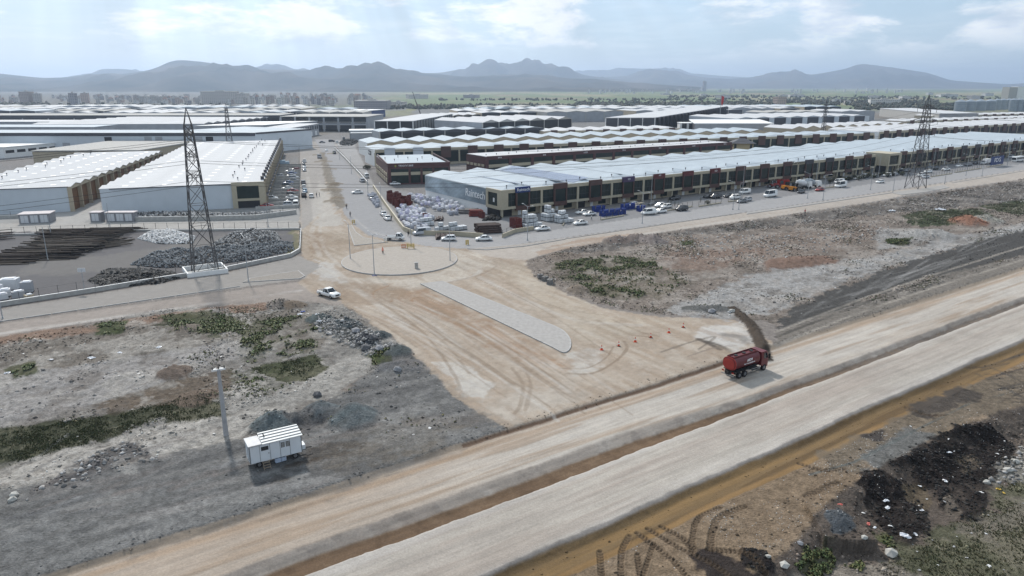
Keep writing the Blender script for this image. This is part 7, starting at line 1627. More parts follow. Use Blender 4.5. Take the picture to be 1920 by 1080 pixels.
# white tanks in cages
TKW = mat('white_tank_plastic', (0.62, 0.64, 0.66), .5, var=.08)
tk_body = MB(); loft(tk_body, [[(x * .55, y * .47, z) for x, y in ((-.96, -1), (.96, -1), (1, -.96), (1, .96), (.96, 1), (-.96, 1), (-1, .96), (-1, -.96))] for z in (.16, 1.1)]); tk_body.tube((0,0,1.1), (0,0,1.16), .12, n=8); tk_body = tk_body.mesh('tank_body', TKW)
cg = MB()
for z in (.35, .62, .9): cg.box(-.58, .58, -.5, -.48, z, z + .03).box(-.58, .58, .48, .5, z, z + .03).box(-.58, -.56, -.48, .48, z, z + .03).box(.56, .58, -.48, .48, z, z + .03)
for t in (-.57, -.2, .2, .57): cg.box(t - .012, t + .012, -.51, -.485, .14, 1.1).box(t - .012, t + .012, .485, .51, .14, 1.1)
cg = cg.mesh('cage', STEEL); pal = MB().box(-.58, .58, -.5, .5, .09, .14).box(-.58, .58, -.5, -.38, 0, .09).box(-.58, .58, .38, .5, 0, .09).box(-.58, .58, -.06, .06, 0, .09).mesh('pallet', BLKP)
def tanks(px, py, hmap, lab, rz=A):
    x, y, z = at(px, py); co, si = math.cos(rz), math.sin(rz)
    for j, row in enumerate(hmap):
        for i, h in enumerate(row):
            for k in range(h):
                a, b = (i - len(row) / 2) * 1.28, j * 1.12
                r = empty('caged_tank', (x + a * co - b * si, y + a * si + b * co, z + k * 1.18), rz + rb_.uniform(-.03, .03)); tag(r, lab, 'tank', lab); inst('tank_body', tk_body, r); inst('cage', cg, r); inst('pallet', pal, r)
tanks(1002, 425, [[1, 1, 1, 1, 1], [1, 3, 3, 3, 1], [2, 4, 3, 3, 2]], 'white caged tank in the left and tallest of three stacks')
tanks(1036, 414, [[2, 2, 2], [2, 4, 3], [2, 4, 2]], 'white caged tank in the middle one of three stacks'); tanks(1065, 417, [[1, 1, 1, 1], [2, 3, 2, 1], [2, 3, 3, 1]], 'white caged tank in the right one of three stacks')
tanks(806, 423, [[1, 1, 1], [2, 2, 2]], 'white caged tank in the pair-high stack beside the white bags'); tanks(834, 431, [[1, 2, 1, 1]], 'white caged tank in the low row behind the yard wall'); tanks(864, 431, [[1, 1, 1, 1], [2, 2, 1, 1]], 'white caged tank in the block left of the dark pipe stack')
# blue drums
BLU = mat('drum_blue', (0.02, 0.045, 0.22), .4, var=.1)
dmh = MB().tube((0,0,0), (0,0,.92), .29, n=12).tube((0,0,.28), (0,0,.33), .305, n=12, cap=False).tube((0,0,.6), (0,0,.65), .305, n=12, cap=False).tube((0,0,.92), (0,0,.94), .2, n=10).mesh('blue_drum', BLU)
def drums(px, py, nx, ny, hh, lab, rz=A):
    x, y, z = at(px, py); co, si = math.cos(rz), math.sin(rz)
    for i in range(nx):
        for j in range(ny):
            for k in range(hh - (1 if (i * 7 + j) % 4 == 0 else 0)):
                a, b = i * .66, j * .66; tag(inst('blue_drum', dmh, None, (x + a * co - b * si, y + a * si + b * co, z + k * .95)), lab, 'drum', lab)
drums(1130, 406, 9, 3, 2, 'blue drum in the front block right of the white sedans'); drums(1152, 404, 8, 3, 2, 'blue drum in the block nearest the forecourt fence'); drums(1116, 398, 7, 3, 2, 'blue drum in the block closest to the showroom wall'); drums(1170, 394, 9, 3, 2, 'blue drum in the block left of the parked SUVs'); drums(1200, 397, 5, 3, 2, 'blue drum in the small block behind the white panel van')
# pipes and poles in stacks
def pipe_stack(px, py, n0, layers, L, r, m, rz, lab, grp, jit=.05, name='steel_pipe'):
    x, y, z = at(px, py); me = MB().tube((-L/2, 0, 0), (L/2, 0, 0), r, n=8).mesh(name, m); co, si = math.cos(rz), math.sin(rz)
    for k in range(layers):
        for i in range(n0 - k):
            b = (i - (n0 - k) / 2) * r * 2.05; a = rb_.uniform(-.4, .4)
            tag(inst(name, me, None, (x + a * co - b * si, y + a * si + b * co, z + r + k * r * 1.75), rz + rb_.uniform(-jit, jit)), lab, 'pipe', grp)
PBR = mat('rusted_pipe', (0.055, 0.035, 0.03), .7, var=.3, scale=2); PGR = mat('grey_pipe', (0.16, 0.15, 0.145), .6, var=.2); PRD = mat('red_pipe', (0.14, 0.02, 0.015), .6, var=.2)
pipe_stack(914, 434, 9, 4, 6.5, .32, PBR, A - .35, 'dark brown pipe in the stack at the gate right of the white tanks', 'pipes at the gate'); pipe_stack(832, 446, 11, 2, 5.5, .22, PBR, A + .9, 'dark brown pipe lying outside the yard wall beside the minivan', 'pipes outside the wall', .2)
pipe_stack(879, 399, 8, 3, 6.0, .25, PGR, A - .5, 'grey pipe in the stack under the lettering Raintech', 'grey pipes by the wall', .15); pipe_stack(893, 404, 7, 4, 4.0, .27, PRD, A - .5, 'dark red pipe in the stack right of the grey pipes', 'red pipes by the wall', .1); pipe_stack(823, 412, 6, 2, 5, .2, PBR, A + 1.1, 'dark brown pipe leaning among the white bags and tanks', 'pipes among the bags', .25)
x, y, z = at(918, 408); hp = MB()
# --- scrap yard on the left: long rusty poles
POLEM = [mat('rusty_pole', (0.060, 0.045, 0.036), .85, var=.3, scale=1.0), mat('dry_pole', (0.105, 0.088, 0.072), .85, var=.3, scale=1.0), mat('dark_pole', (0.030, 0.025, 0.023), .85, var=.3, scale=1.0)]
pm_ = [MB().tube((-L/2, 0, 0), (L/2, 0, 0), .13, .10, n=6).mesh('timber_pole', m) for L, m in ((9, POLEM[0]), (8, POLEM[1]), (9.5, POLEM[2]), (7.5, POLEM[0]))]
piles = (([(6, 498), (70, 496), (78, 470), (18, 470)], 1.4, 4), ([(25, 478), (140, 490), (165, 458), (60, 452)], 2.0, 3), ([(90, 490), (185, 480), (205, 452), (120, 448)], 1.8, 2), ([(60, 452), (170, 458), (178, 436), (85, 434)], 2.0, 5), ([(150, 460), (225, 452), (240, 432), (168, 431)], 2.0, 6))
npole = 0; rpl = random.Random(2); base_v = []; 
for pi, (poly, hmax, sd) in enumerate(piles):
    P = [G(*p) for p in poly]; cx = sum(p[0] for p in P) / 4; cy = sum(p[1] for p in P) / 4; lab = 'long rusty pole in the %s heap of poles at the scrap yard' % ('nearest left', 'middle left', 'middle right', 'back left', 'back right')[pi]
    wy = (max(p[1] for p in P) - min(p[1] for p in P)) / 2; ang0 = math.radians((4, 2, 5, 3, 6)[pi])
    for k in range(56):
        v = rpl.uniform(-1, 1); yb = cy + v * wy; zt = .12 + hmax * (1 - v * v) * rpl.random() ** .35 * .95; xx = cx + rpl.uniform(-3.2, 3.2)
        tag(inst('timber_pole', rpl.choice(pm_), None, (xx, yb, zt), ang0 + rpl.uniform(-.07, .07)), lab, 'pole', lab)
    core = MB()                                   # the poles inside the heap, which no one can pick apart
    for k in range(90):
        v = rpl.uniform(-.9, .9); core.tube((cx - 4 + rpl.uniform(-2, 2), cy + v * wy, .1 + hmax * .8 * (1 - v * v) * rpl.random()), (cx + 4 + rpl.uniform(-2, 2), cy + v * wy + rpl.uniform(-.3, .8), .1 + hmax * .8 * (1 - v * v) * rpl.random()), .13, n=5)
    o = core.build('pole_heap', POLEM[pi % 3]); o['kind'] = 'stuff'; o['label'] = 'inner poles of the %s heap at the scrap yard' % ('nearest left', 'middle left', 'middle right', 'back left', 'back right')[pi]
for k in range(26): x, y = G(rpl.uniform(196, 232), rpl.uniform(452, 466)); tag(inst('timber_pole', pm_[1], None, (x, y, .15 + (k % 4) * .2), math.radians(40) + rpl.uniform(-.12, .12), (.75, 1, 1)), 'pale pole in the small fanned bundle right of the rusty heaps', 'pole', 'fanned bundle of poles')
for k in range(14): x, y = G(rpl.uniform(-10, 10), rpl.uniform(436, 452)); tag(inst('timber_pole', pm_[0], None, (x, y, .15 + (k % 5) * .25), math.radians(20) + rpl.uniform(-.12, .12), (.6, 1, 1)), 'rusty pole in the small heap at the left edge by the back fence', 'pole', 'edge heap of poles')

# ------------------------------------------------------------------ stuff: stones, scrap, rubble, weeds, litter
def scatter(name, pts, size, cols, proto, m, label, flat=(1.0, 1.0), seed=1, tilt=0.0, kind='stuff'):
    """many small pieces in one mesh: every point gets a turned, scaled copy of the prototype"""
    r = np.random.default_rng(seed); pv, pf = proto; n = len(pts); a = r.uniform(0, 2 * np.pi, n); k = len(pv)
    V = np.repeat(pv[None], n, 0) * (size[:, None, None]) * r.uniform(.7, 1.3, (n, 1, 3)); V[:, :, 2] *= r.uniform(*flat, n)[:, None]
    V = V + (r.uniform(-.18, .18, V.shape) * size[:, None, None] if k > 4 else 0)
    if tilt:
        tx = r.normal(0, tilt, n); z = V[:, :, 2] + V[:, :, 0] * tx[:, None]; V[:, :, 2] = z
    co, si = np.cos(a)[:, None], np.sin(a)[:, None]; x = V[:, :, 0] * co - V[:, :, 1] * si; y = V[:, :, 0] * si + V[:, :, 1] * co; V[:, :, 0] = x; V[:, :, 1] = y
    V += pts[:, None, :]; Fc = (pf[None] + (np.arange(n) * k)[:, None, None]).reshape(-1, pf.shape[1])
    me = np_mesh(name, V.reshape(-1, 3), Fc, np.repeat(cols, k, 0)); me.materials.append(m); o = link(bpy.data.objects.new(name, me)); o['kind'] = kind
    if label: o['label'] = label
    return o
OCT = (np.array([(1,0,0), (-1,0,0), (0,1,0), (0,-1,0), (0,0,1), (0,0,-.4)], float), np.array([(0,2,4), (2,1,4), (1,3,4), (3,0,4), (2,0,5), (1,2,5), (3,1,5), (0,3,5)]))
_rt = random.Random(9); bl_v, bl_f = [], []
for k in range(8):
    t = k * .785 + _rt.uniform(-.3, .3); l = _rt.uniform(.25, .6); b = len(bl_v); hgt = _rt.uniform(.5, 1.0)
    bl_v += [(.10 * math.cos(t + 1.57), .10 * math.sin(t + 1.57), 0), (-.10 * math.cos(t + 1.57), -.10 * math.sin(t + 1.57), 0), (l * math.cos(t), l * math.sin(t), hgt)]; bl_f.append((b, b + 1, b + 2))
BLADES = (np.array(bl_v), np.array(bl_f))
LEAF = (np.array([(0,0,0), (.5,.2,.25), (.1,.55,.3), (-.5,.15,.35), (-.2,-.5,.3), (.3,-.4,.45), (0,0,.75)]), np.array([(0,1,2), (0,3,4), (6,1,5), (6,2,3), (0,4,5), (6,4,1), (6,3,5), (1,2,6)]))
SHEET = (np.array([(-1,-.6,.05), (.2,-.8,.3), (1,-.1,.05), (.5,.7,.25), (-.6,.6,.02), (0,0,.45)]), np.array([(0,1,5), (1,2,5), (2,3,5), (3,4,5), (4,0,5)]))
cell = (rr * 0.0 + 1.0); _dr = np.gradient(rad); _da = np.gradient(ang); cell = (np.outer(_dr * rad, _da)).ravel()
R_ = np.random.default_rng(42)
def sample(w, n):
    w = np.clip(w, 0, None) * cell; w[(rr < 40) | (rr > 420)] = 0; p = w / w.sum(); i = R_.choice(NV, n, p=p)
    dr_ = _dr[i // NA]; da_ = _da[i % NA] * rad[i // NA]; t = AA.ravel()[i]
    u = R_.uniform(-.5, .5, n) * dr_; v = R_.uniform(-.5, .5, n) * da_
    return i, np.stack([gx[i] + np.sin(t) * u + np.cos(t) * v, gy[i] + np.cos(t) * u - np.sin(t) * v, gz[i]], 1)
STONE = attr_mat('stone', .9, .15, .18, 3.0, .0); LEAFM = attr_mat('leaf', .7, .2, .2, 4.0, 0); LITM = attr_mat('litter_plastic', .5, .3, .05, 3.0, 0)
def stone_cols(n, lo, hi, warm=.04, seed=0):
    r = np.random.default_rng(seed); v = r.uniform(lo, hi, n); return np.stack([v * (1 + warm), v, v * (1 - warm)], 1)
# heaps in the scrap yard
def stone_heap(px_poly, n, h, lo, hi, size, lab, seed, warm=0.0, name='stone_heap', proto=OCT, tilt=.0):
    P = np.array([G(*p) for p in px_poly]); r = np.random.default_rng(seed); c = P.mean(0)
    pts = []
    while len(pts) < n:
        q = r.uniform(P.min(0), P.max(0)); 
        if in_poly(q[0], q[1], [tuple(p) for p in P]):
            d = min(np.hypot(*(q - (a + np.clip(np.dot(q - a, b - a) / np.dot(b - a, b - a), 0, 1) * (b - a)))) for a, b in zip(P, np.roll(P, -1, 0)))
            pts.append((q[0], q[1], h * (1 - math.exp(-d / 2.2)) * (.85 + .3 * math.sin(q[0] * .9) * math.sin(q[1] * .7)) * r.uniform(.82, 1.0)))
    pts = np.array(pts); return scatter(name, pts, r.uniform(*size, n), stone_cols(n, lo, hi, warm, seed), proto, STONE, lab, seed=seed, tilt=tilt)
stone_heap([(258, 448), (280, 436), (330, 434), (366, 444), (362, 457), (300, 458)], 1500, 1.6, .34, .70, (.22, .40), 'heap of whitish broken stone in the scrap yard', 1)
stone_heap([(398, 458), (430, 442), (480, 436), (520, 438), (528, 455), (480, 464), (410, 466)], 1700, 2.2, .05, .38, (.22, .42), 'heap of dark and pale stone right of the left pylon', 2)
stone_heap([(244, 497), (290, 474), (360, 470), (480, 462), (548, 455), (552, 470), (480, 486), (380, 500), (300, 503)], 3800, 1.9, .08, .26, (.20, .38), 'long heap of grey-blue broken stone along the scrap yard', 3, -.06)
stone_heap([(165, 526), (200, 508), (250, 505), (320, 510), (344, 520), (300, 532), (200, 540)], 1600, 1.3, .02, .12, (.25, .55), 'dark heap of tangled scrap beside the near yard wall', 4, .03, 'scrap_heap', SHEET, .5)
stone_heap([(250, 400), (330, 398), (440, 402), (540, 397), (540, 404), (440, 409), (260, 408)], 900, .9, .05, .45, (.3, .6), 'row of mixed black and white bagged scrap behind the grey wall', 5, 0, 'scrap_row')
stone_heap([(636, 268), (655, 262), (672, 266), (660, 273), (640, 273)], 420, 2.2, .02, .12, (.4, .9), 'dark heap of scrap beside the far end of the street', 6, 0, 'scrap_heap')
stone_heap([(905, 414), (918, 405), (940, 407), (936, 414)], 160, 1.2, .01, .04, (.4, .7), 'dark heap of goods under the cream building corner', 7, 0, 'goods_heap')
# rubble over the rough fields
roughw = (lf * (1 - MASK['grass_a']) * (1 - .8 * MASK['gravel']) * .8 + rf * (1 - .9 * MASK['dark']) * (1 - .6 * MASK['lgrey']) * .8 + drop * .8 + lowm * .25 + 2.5 * (MASK['rub_a'] + MASK['rub_b'] + MASK['rub_d'])) * sstep(-.2, .6, n2 + .6 * n1)
i, p = sample(roughw, 42000); s = .05 + .18 * R_.random(len(i)) ** 3 + .0005 * rr[i]
base_c = gc[i]; scatter('rubble', p, s, np.clip(base_c * (.45 + 1.9 * R_.random((len(i), 1)) ** 2), 0, .7), OCT, STONE, 'loose stones and rubble strewn over the rough ground', (.6, 1.0), 5)
i, p = sample(3 * MASK['rub_b'] + 2 * MASK['rub_d'] + MASK['rub_a'] + .25 * MASK['rub_c'] + .15 * MASK['bank'], 3800); s = .12 + .33 * R_.random(len(i)) ** 2.5
scatter('broken_rock', p, s, stone_cols(len(i), .10, .45, .03, 3), OCT, STONE, 'broken rock tipped along the edges of the dirt road', (.6, 1.0), 6)
i, p = sample(lowm * (1 - drop) * sstep(0, .5, n2 + n1) * sstep(26, 38, gt), 5000); scatter('pebbles', p, .03 + .05 * R_.random(len(i)), stone_cols(len(i), .30, .62, .03, 4), OCT, STONE, 'pale pebbles on the brown ground below the verge', (.6, 1), 7)
i, p = sample(inroad * sstep(65.2, 65.8, gt) * sstep(67.5, 66.5, gt) + inroad * sstep(42, 42.5, gt) * sstep(44, 43.5, gt) * .25, 2500); scatter('clods', p, .05 + .12 * R_.random(len(i)) ** 2, gc[i] * R_.uniform(.6, 1.1, (len(i), 1)), OCT, STONE, 'small clods along the highway edges', (.6, 1), 8)
i, p = sample(MASK['black'], 1800); scatter('soil_clods', p, .06 + .18 * R_.random(len(i)) ** 2, stone_cols(len(i), .012, .05, .03, 5), OCT, STONE, 'clods of black soil on the tipped heaps', (.6, 1), 9)
# grass and weeds
def green(n, base, v=.35, seed=0):
    r = np.random.default_rng(seed); c = np.array(base)[None] * r.uniform(1 - v, 1 + v, (n, 1)); c[:, 0] *= r.uniform(.8, 1.35, n); return c
i, p = sample(MASK['grass_a'] * sstep(-.35, .35, n1 + .6 * nf + .3 * n2), 13000); scatter('grass', p, R_.uniform(.08, .20, len(i)), green(len(i), (.060, .074, .036), .45), BLADES, LEAFM, 'dark short grass in the left field', seed=11)
i, p = sample(MASK['grass_b'] * sstep(-.4, .3, n1 + .5 * nf), 6000); scatter('grass', p, R_.uniform(.15, .32, len(i)), green(len(i), (.062, .070, .040), .45), BLADES, LEAFM, 'dark green grass in the right field', seed=12)
i, p = sample(MASK['grass_c'] * sstep(-.5, .4, n1 + .5 * nf), 16000); scatter('grass', p, R_.uniform(.09, .22, len(i)), green(len(i), (.075, .082, .042)), BLADES, LEAFM, 'thin dry grass at the lower right', seed=13)
i, p = sample((MASK['weeds_a'] + .25 * MASK['weeds_b']) * sstep(-.1, .5, n1 + .6 * nf + .3 * n2), 6500); scatter('weeds', p, .10 + .36 * R_.random(len(i)) ** 2, green(len(i), (.058, .080, .030), .45), LEAF, LEAFM, 'dark green weeds in the left field', seed=14)
i, p = sample((MASK['weeds_c'] + .3 * MASK['weeds_d']) * sstep(-.1, .5, n1 + .6 * nf + .3 * n2), 5200); scatter('weeds', p, .14 + .38 * R_.random(len(i)) ** 2, green(len(i), (.058, .078, .032), .45), LEAF, LEAFM, 'dark green weeds in the right field', seed=15)
i, p = sample(MASK['weeds_e'] * sstep(-.3, .4, n1 + .6 * nf), 1700); scatter('weeds', p, .06 + .28 * R_.random(len(i)) ** 2, green(len(i), (.070, .088, .036), .5), LEAF, LEAFM, 'bright green weeds at the lower right', seed=16)
sp_w = (lf * .7 * (1 - .8 * MASK['gravel']) + rf * .6 * (1 - MASK['dark'])) * sstep(.25, .6, n2 + .4 * n1); i, p = sample(sp_w, 3500); scatter('weeds', p, R_.uniform(.12, .35, len(i)), green(len(i), (.055, .068, .032)), LEAF, LEAFM, 'scattered weed tufts on the rough ground', seed=17)
# litter
i, p = sample(lf * sstep(.0, .6, n1) + rf * .7 * sstep(.1, .6, n1) + drop * 1.5 + .1 * lowm, 650); scatter('litter', p + np.array([0, 0, .02]), .06 + .20 * R_.random(len(i)) ** 2.5, np.clip(stone_cols(len(i), .22, .7, .0, 6), 0, 1), SHEET, LITM, 'white plastic litter blown over the rough ground', (.4, 1), 18, .2)

# ------------------------------------------------------------------ single stones, sheets, blocks
def boulder(px, py, s, c, label, seed, sq=.7, name='boulder'):
    x, y, z = at(px, py); r = random.Random(seed); t = (1 + 5 ** .5) / 2
    vs = [(-1,t,0),(1,t,0),(-1,-t,0),(1,-t,0),(0,-1,t),(0,1,t),(0,-1,-t),(0,1,-t),(t,0,-1),(t,0,1),(-t,0,-1),(-t,0,1)]
    fs = [(0,11,5),(0,5,1),(0,1,7),(0,7,10),(0,10,11),(1,5,9),(5,11,4),(11,10,2),(10,7,6),(7,1,8),(3,9,4),(3,4,2),(3,2,6),(3,6,8),(3,8,9),(4,9,5),(2,4,11),(6,2,10),(8,6,7),(9,8,1)]
    mb = MB().add([(a * s * r.uniform(.38, .62), b * s * r.uniform(.38, .62), d * s * sq * r.uniform(.38, .62) + s * sq * .45) for a, b, d in vs], fs)
    m = mat('boulder_%s' % (c,), {'white': (.40, .39, .36), 'grey': (.24, .24, .25), 'dark': (.10, .10, .105), 'tan': (.34, .29, .23)}[c], .9, var=.2, scale=2)
    tag(mb.build(name, m, None, (x, y, z - .05), r.uniform(0, 3)), label, 'rock')
boulder(1670, 1040, .75, 'white', 'largest pale boulder at the lower right below the black soil', 1); boulder(1470, 1062, .5, 'white', 'pale boulder left of the bright green weeds at the bottom', 2); boulder(1617, 1031, .35, 'white', 'small pale stone above the largest boulder', 3)
boulder(1440, 1044, .3, 'white', 'small pale stone at the black patch near the bottom', 4); boulder(1890, 882, .5, 'white', 'pale rock at the right edge beside yellow scraps', 5); boulder(1850, 905, .45, 'white', 'pale rock right of the upper black heap', 6); boulder(1905, 868, .55, 'white', 'pale rock in the stone spill at the right edge', 7)
boulder(1500, 1020, .35, 'grey', 'grey stone left of the blue-grey gravel patch', 8); boulder(27, 930, .55, 'white', 'left of two pale boulders at the left edge of the gravel', 9); boulder(24, 938, .5, 'white', 'lower of two pale boulders at the left edge of the gravel', 10)
boulder(685, 640, 1.0, 'dark', 'dark rock on the tipped rock bank right of the left field', 11); boulder(700, 634, .9, 'dark', 'second dark rock on the tipped rock bank', 12); boulder(712, 655, .8, 'grey', 'grey rock low on the tipped rock bank', 13); boulder(595, 742, .7, 'dark', 'dark rock above the gravel heaps', 14)
boulder(668, 622, .8, 'grey', 'grey rock at the upper end of the tipped rock bank', 15); boulder(745, 690, .7, 'grey', 'grey rock at the lower end of the tipped rock bank', 16); boulder(1335, 585, .8, 'grey', 'grey rock beside the pale cut edge in front of the berm', 17); boulder(1372, 582, .7, 'white', 'pale rock at the top end of the soil berm', 18)
for k, (px, py, w_, lb) in enumerate(((1013, 521, .9, 'left of three dark concrete blocks at the field edge'), (1022, 525, 1.0, 'middle of three dark concrete blocks at the field edge'), (1031, 532, 1.1, 'right and nearest of three dark concrete blocks at the field edge'))):
    x, y, z = at(px, py); tag(MB().rbox((0,0,0), (w_ * 1.3, w_, w_ * .95), 0, .97).rbox((0,0,w_ * .95), (w_ * .35, w_ * .2, .1), 0, .9).build('concrete_block', mat('weathered_block', (.17, .165, .16), .9, var=.25), None, (x, y, z - .05), .3 + k * .5), lb, 'block')
def sheet(px, py, s, m, label, seed, name='plastic_sheet', asp=1.6):
    x, y, z = at(px, py); s *= .72; r = random.Random(seed); mb = MB(); n = 6; vs = []
    for a in range(n):
        for b in range(n):
            u, v = a / (n - 1) - .5, b / (n - 1) - .5; k = 1 - .5 * max(0, math.hypot(u, v) - .35)
            vs.append((u * s * asp * k + r.uniform(-.06, .06) * s, v * s * k + r.uniform(-.06, .06) * s, .05 + r.uniform(0, .28) * s * (1 - 1.6 * max(abs(u), abs(v)) + .5)))
    mb.add(vs, [(a * n + b, (a + 1) * n + b, (a + 1) * n + b + 1, a * n + b + 1) for a in range(n - 1) for b in range(n - 1)])
    tag(mb.build(name, m, None, (x, y, z), r.uniform(0, 3)), label, 'sheet')
PLW = mat('white_plastic', (.62, .63, .66), .4, var=.08); PLR = mat('red_plastic', (.45, .10, .08), .5, var=.2); PLY = mat('yellow_scrap', (.50, .34, .06), .6, var=.1); PLB = mat('blue_plastic', (.05, .08, .25), .5, var=.1)
for k, (px, py, s, m, lb) in enumerate(((1698, 1006, 1.0, PLW, 'large crumpled white sheet at the foot of the nearer black heap'), (1714, 1000, .7, PLW, 'smaller crumpled white sheet right of the large one'), (1660, 942, .7, PLW, 'white sheet on the slope of the nearer black heap'), (1664, 953, .6, PLW, 'lower white sheet on the slope of the nearer black heap'), (1725, 909, .4, PLW, 'white scrap on the brown patch between the black heaps'),
    (1728, 958, .5, PLW, 'white scrap at the grass edge between the black heaps'), (1772, 902, .6, PLW, 'pale scrap on the upper black heap'), (1628, 983, .5, PLR, 'red plastic scrap in the litter left of the nearer black heap'), (1620, 992, .45, PLR, 'lower red plastic scrap left of the nearer black heap'), (1640, 990, .4, PLW, 'white scrap among the red plastic scraps'), (1575, 945, .5, PLR, 'reddish plastic heap at the edge of the brown ground'),
    (1872, 918, .5, PLY, 'yellow scrap at the right edge of the grass'), (1882, 925, .35, PLY, 'small yellow scrap below the larger one'), (1780, 848, .6, PLW, 'pale sheet high on the upper black heap'), (172, 672, 1.1, PLW, 'crumpled white sheet beside the track in the left field'), (298, 652, .9, PLW, 'white sheet by the weeds of the left field'), (225, 662, .8, PLW, 'white sheet between the two others in the left field'),
    (95, 675, .7, PLW, 'white scrap at the far left of the left field'), (15, 700, .9, PLW, 'white sheet at the left edge of the left field'), (568, 585, .9, PLB, 'blue plastic scrap at the top of the rock bank'), (595, 590, 1.0, PLW, 'white slab at the top of the rock bank'), (598, 602, .9, PLW, 'lower white slab on the rock bank'), (562, 590, .9, PLW, 'white sheet left of the blue scrap'), (1763, 394, 3.0, PLW, 'white sheet on the dark grass of the right field'), (1672, 396, 2.2, PLW, 'white sheet left of the dark grass in the right field'), (1370, 586, 1.0, PLW, 'white rag at the top of the soil berm'))): sheet(px, py, s, m, lb, k)
# white and grey boxes at the left yard edge
for k, (px, py, sx, sy, sz, m) in enumerate(((20, 542, 3.4, 2.2, 2.6, KP), (52, 548, 2.0, 1.8, 2.6, GREYW), (10, 555, 2.0, 1.6, 1.6, KP), (35, 558, 2.2, 1.6, 1.5, GREYW), (5, 562, 1.8, 1.4, 1.4, KP), (55, 561, 1.4, 1.2, 1.0, BEIGE), (-8, 552, 2.4, 2, 2.2, KP))):
    x, y, z = at(px, py); b = empty('wrapped_pallet', (x, y, z), .2 + k * .15); tag(b, '%s wrapped pallet, %s in the stack at the left edge of the scrap yard' % ('pale' if m is KP else 'grey' if m is GREYW else 'brown', ORD[k]), 'pallet', 'pallets at the left yard edge'); MB().rbox((0,0,.14), (sx, sy, sz * .8), 0, .96).build('load', m, b); MB().rbox((0,0,0), (sx, sy, .14)).build('pallet', BLKP, b); MB().rbox((.1,0,.14 + sz * .8), (sx * .7, sy * .7, .18), .1, .8).build('top_sheet', PLW, b)
for k, (px, py) in enumerate(((22, 395), (34, 393), (46, 394), (8, 398))):
    x, y, z = at(px, py); b = empty('plank_stack', (x, y, z), .1); tag(b, '%s grey stack of planks from the left below the left warehouse wall' % ORD[(1, 2, 3, 0)[k]], 'stack', 'plank stacks')
    for j in range(4): MB().box(-1.9, 1.9, -.8, .8, j * .5, j * .5 + .42).build('plank_layer', GREYW, b)
# hedges and shrubs before the showrooms
def shrub(px, py, s, h, label, grp, seed, name='shrub', col=(.028, .036, .018), trunk=False):
    x, y, z = at(px, py); root = empty(name, (x, y, z)); tag(root, label, 'shrub' if not trunk else 'tree', grp); r = np.random.default_rng(seed); n = 150
    d = r.normal(0, 1, (n, 3)); d /= np.linalg.norm(d, axis=1)[:, None]; d *= (r.random(n) ** .4)[:, None]; pts = d * np.array([s, s, h / 2]) + np.array([0, 0, h * .55])
    pv, pf = LEAF; sz = r.uniform(.25, .5, n) * min(s, h) * .7; V = pv[None] * sz[:, None, None] + pts[:, None]; me = np_mesh('foliage', V.reshape(-1, 3), (pf[None] + (np.arange(n) * len(pv))[:, None, None]).reshape(-1, 3), np.repeat(green(n, col, .4, seed), len(pv), 0)); me.materials.append(LEAFM); inst('foliage', me, root)
    MB().tube((0,0,0), (0,0,h * .5), .08, .05, n=6).build('stem', PBR, root)
for k in range(16): shrub(1556 + k * 9, 344 - k * .95 - (k % 3) * 1.5, 1.3, 1.9, '%s dark shrub from the left in the hedge below the cream corner block' % ORD[k], 'hedge shrubs', 60 + k)
for k, (px, py) in enumerate(((1252, 383), (1258, 385), (1265, 387), (1272, 389), (1313, 380), (1241, 374))): shrub(px, py, .35, 1.9, '%s small dark cypress from the left on the showroom forecourt' % ORD[k], 'forecourt cypresses', 90 + k, 'cypress')
shrub(1326, 384, .9, 1.5, 'round shrub behind the forecourt fence right of the cypresses', None, 99); shrub(556, 262, 3.0, 5.5, 'dark tree at the car park end by the street', None, 101, 'tree', trunk=True); shrub(548, 264, 2.5, 5, 'second dark tree at the car park end', None, 102, 'tree', trunk=True); shrub(688, 318, 2.2, 2.0, 'green shrub on the lawn left of the burgundy office', None, 103)

# ------------------------------------------------------------------ far away: silos, city blocks, trees
SIL = mat('silo_steel', (0.26, 0.30, 0.34), .45, .4, var=.12, scale=.2)
for k, (px, py, r, h) in enumerate(((1799, 208.5, 8.5, 15), (1817, 208, 8.5, 15), (1836, 207.5, 8.5, 15), (1855, 207, 8.5, 15), (1868, 206, 6, 16), (1879, 205.5, 6, 16), (1889, 205, 6, 16), (1898, 209, 6, 18), (1909, 209, 6, 18), (1920, 209, 6, 18), (1931, 209, 6, 18))):
    x, y = G(px, py); s_ = empty('grain_silo', (x, y, 0)); tag(s_, 'steel grain silo, %s from the left in the row at the right horizon' % ORD[k], 'silo', 'grain silos'); MB().tube((0,0,0), (0,0,h), r, n=20).build('wall', SIL, s_); MB().tube((0,0,h), (0,0,h + r * .4), r * 1.02, .6, n=20).build('roof', SIL, s_)
    rg = MB()
    for q in range(4): rg.tube((0,0,h * (q + 1) / 5), (0,0,h * (q + 1) / 5 + .3), r + .12, n=20, cap=False)
    rg.build('ring', STEEL, s_)
x, y = G(1899, 193); mill = empty('mill_tower', (x, y, 0), .2); tag(mill, 'tall pale mill tower behind the silos at the right edge', 'building'); MB().box(-26, -4, -10, 10, 0, 36).build('main_block', CONC, mill); MB().box(-4, 16, -12, 8, 0, 34).build('side_block', WHITE, mill); MB().box(-4.2, 16.2, -12.2, 8.2, 34, 37).build('top_floor', WHITE, mill)
CITY = []
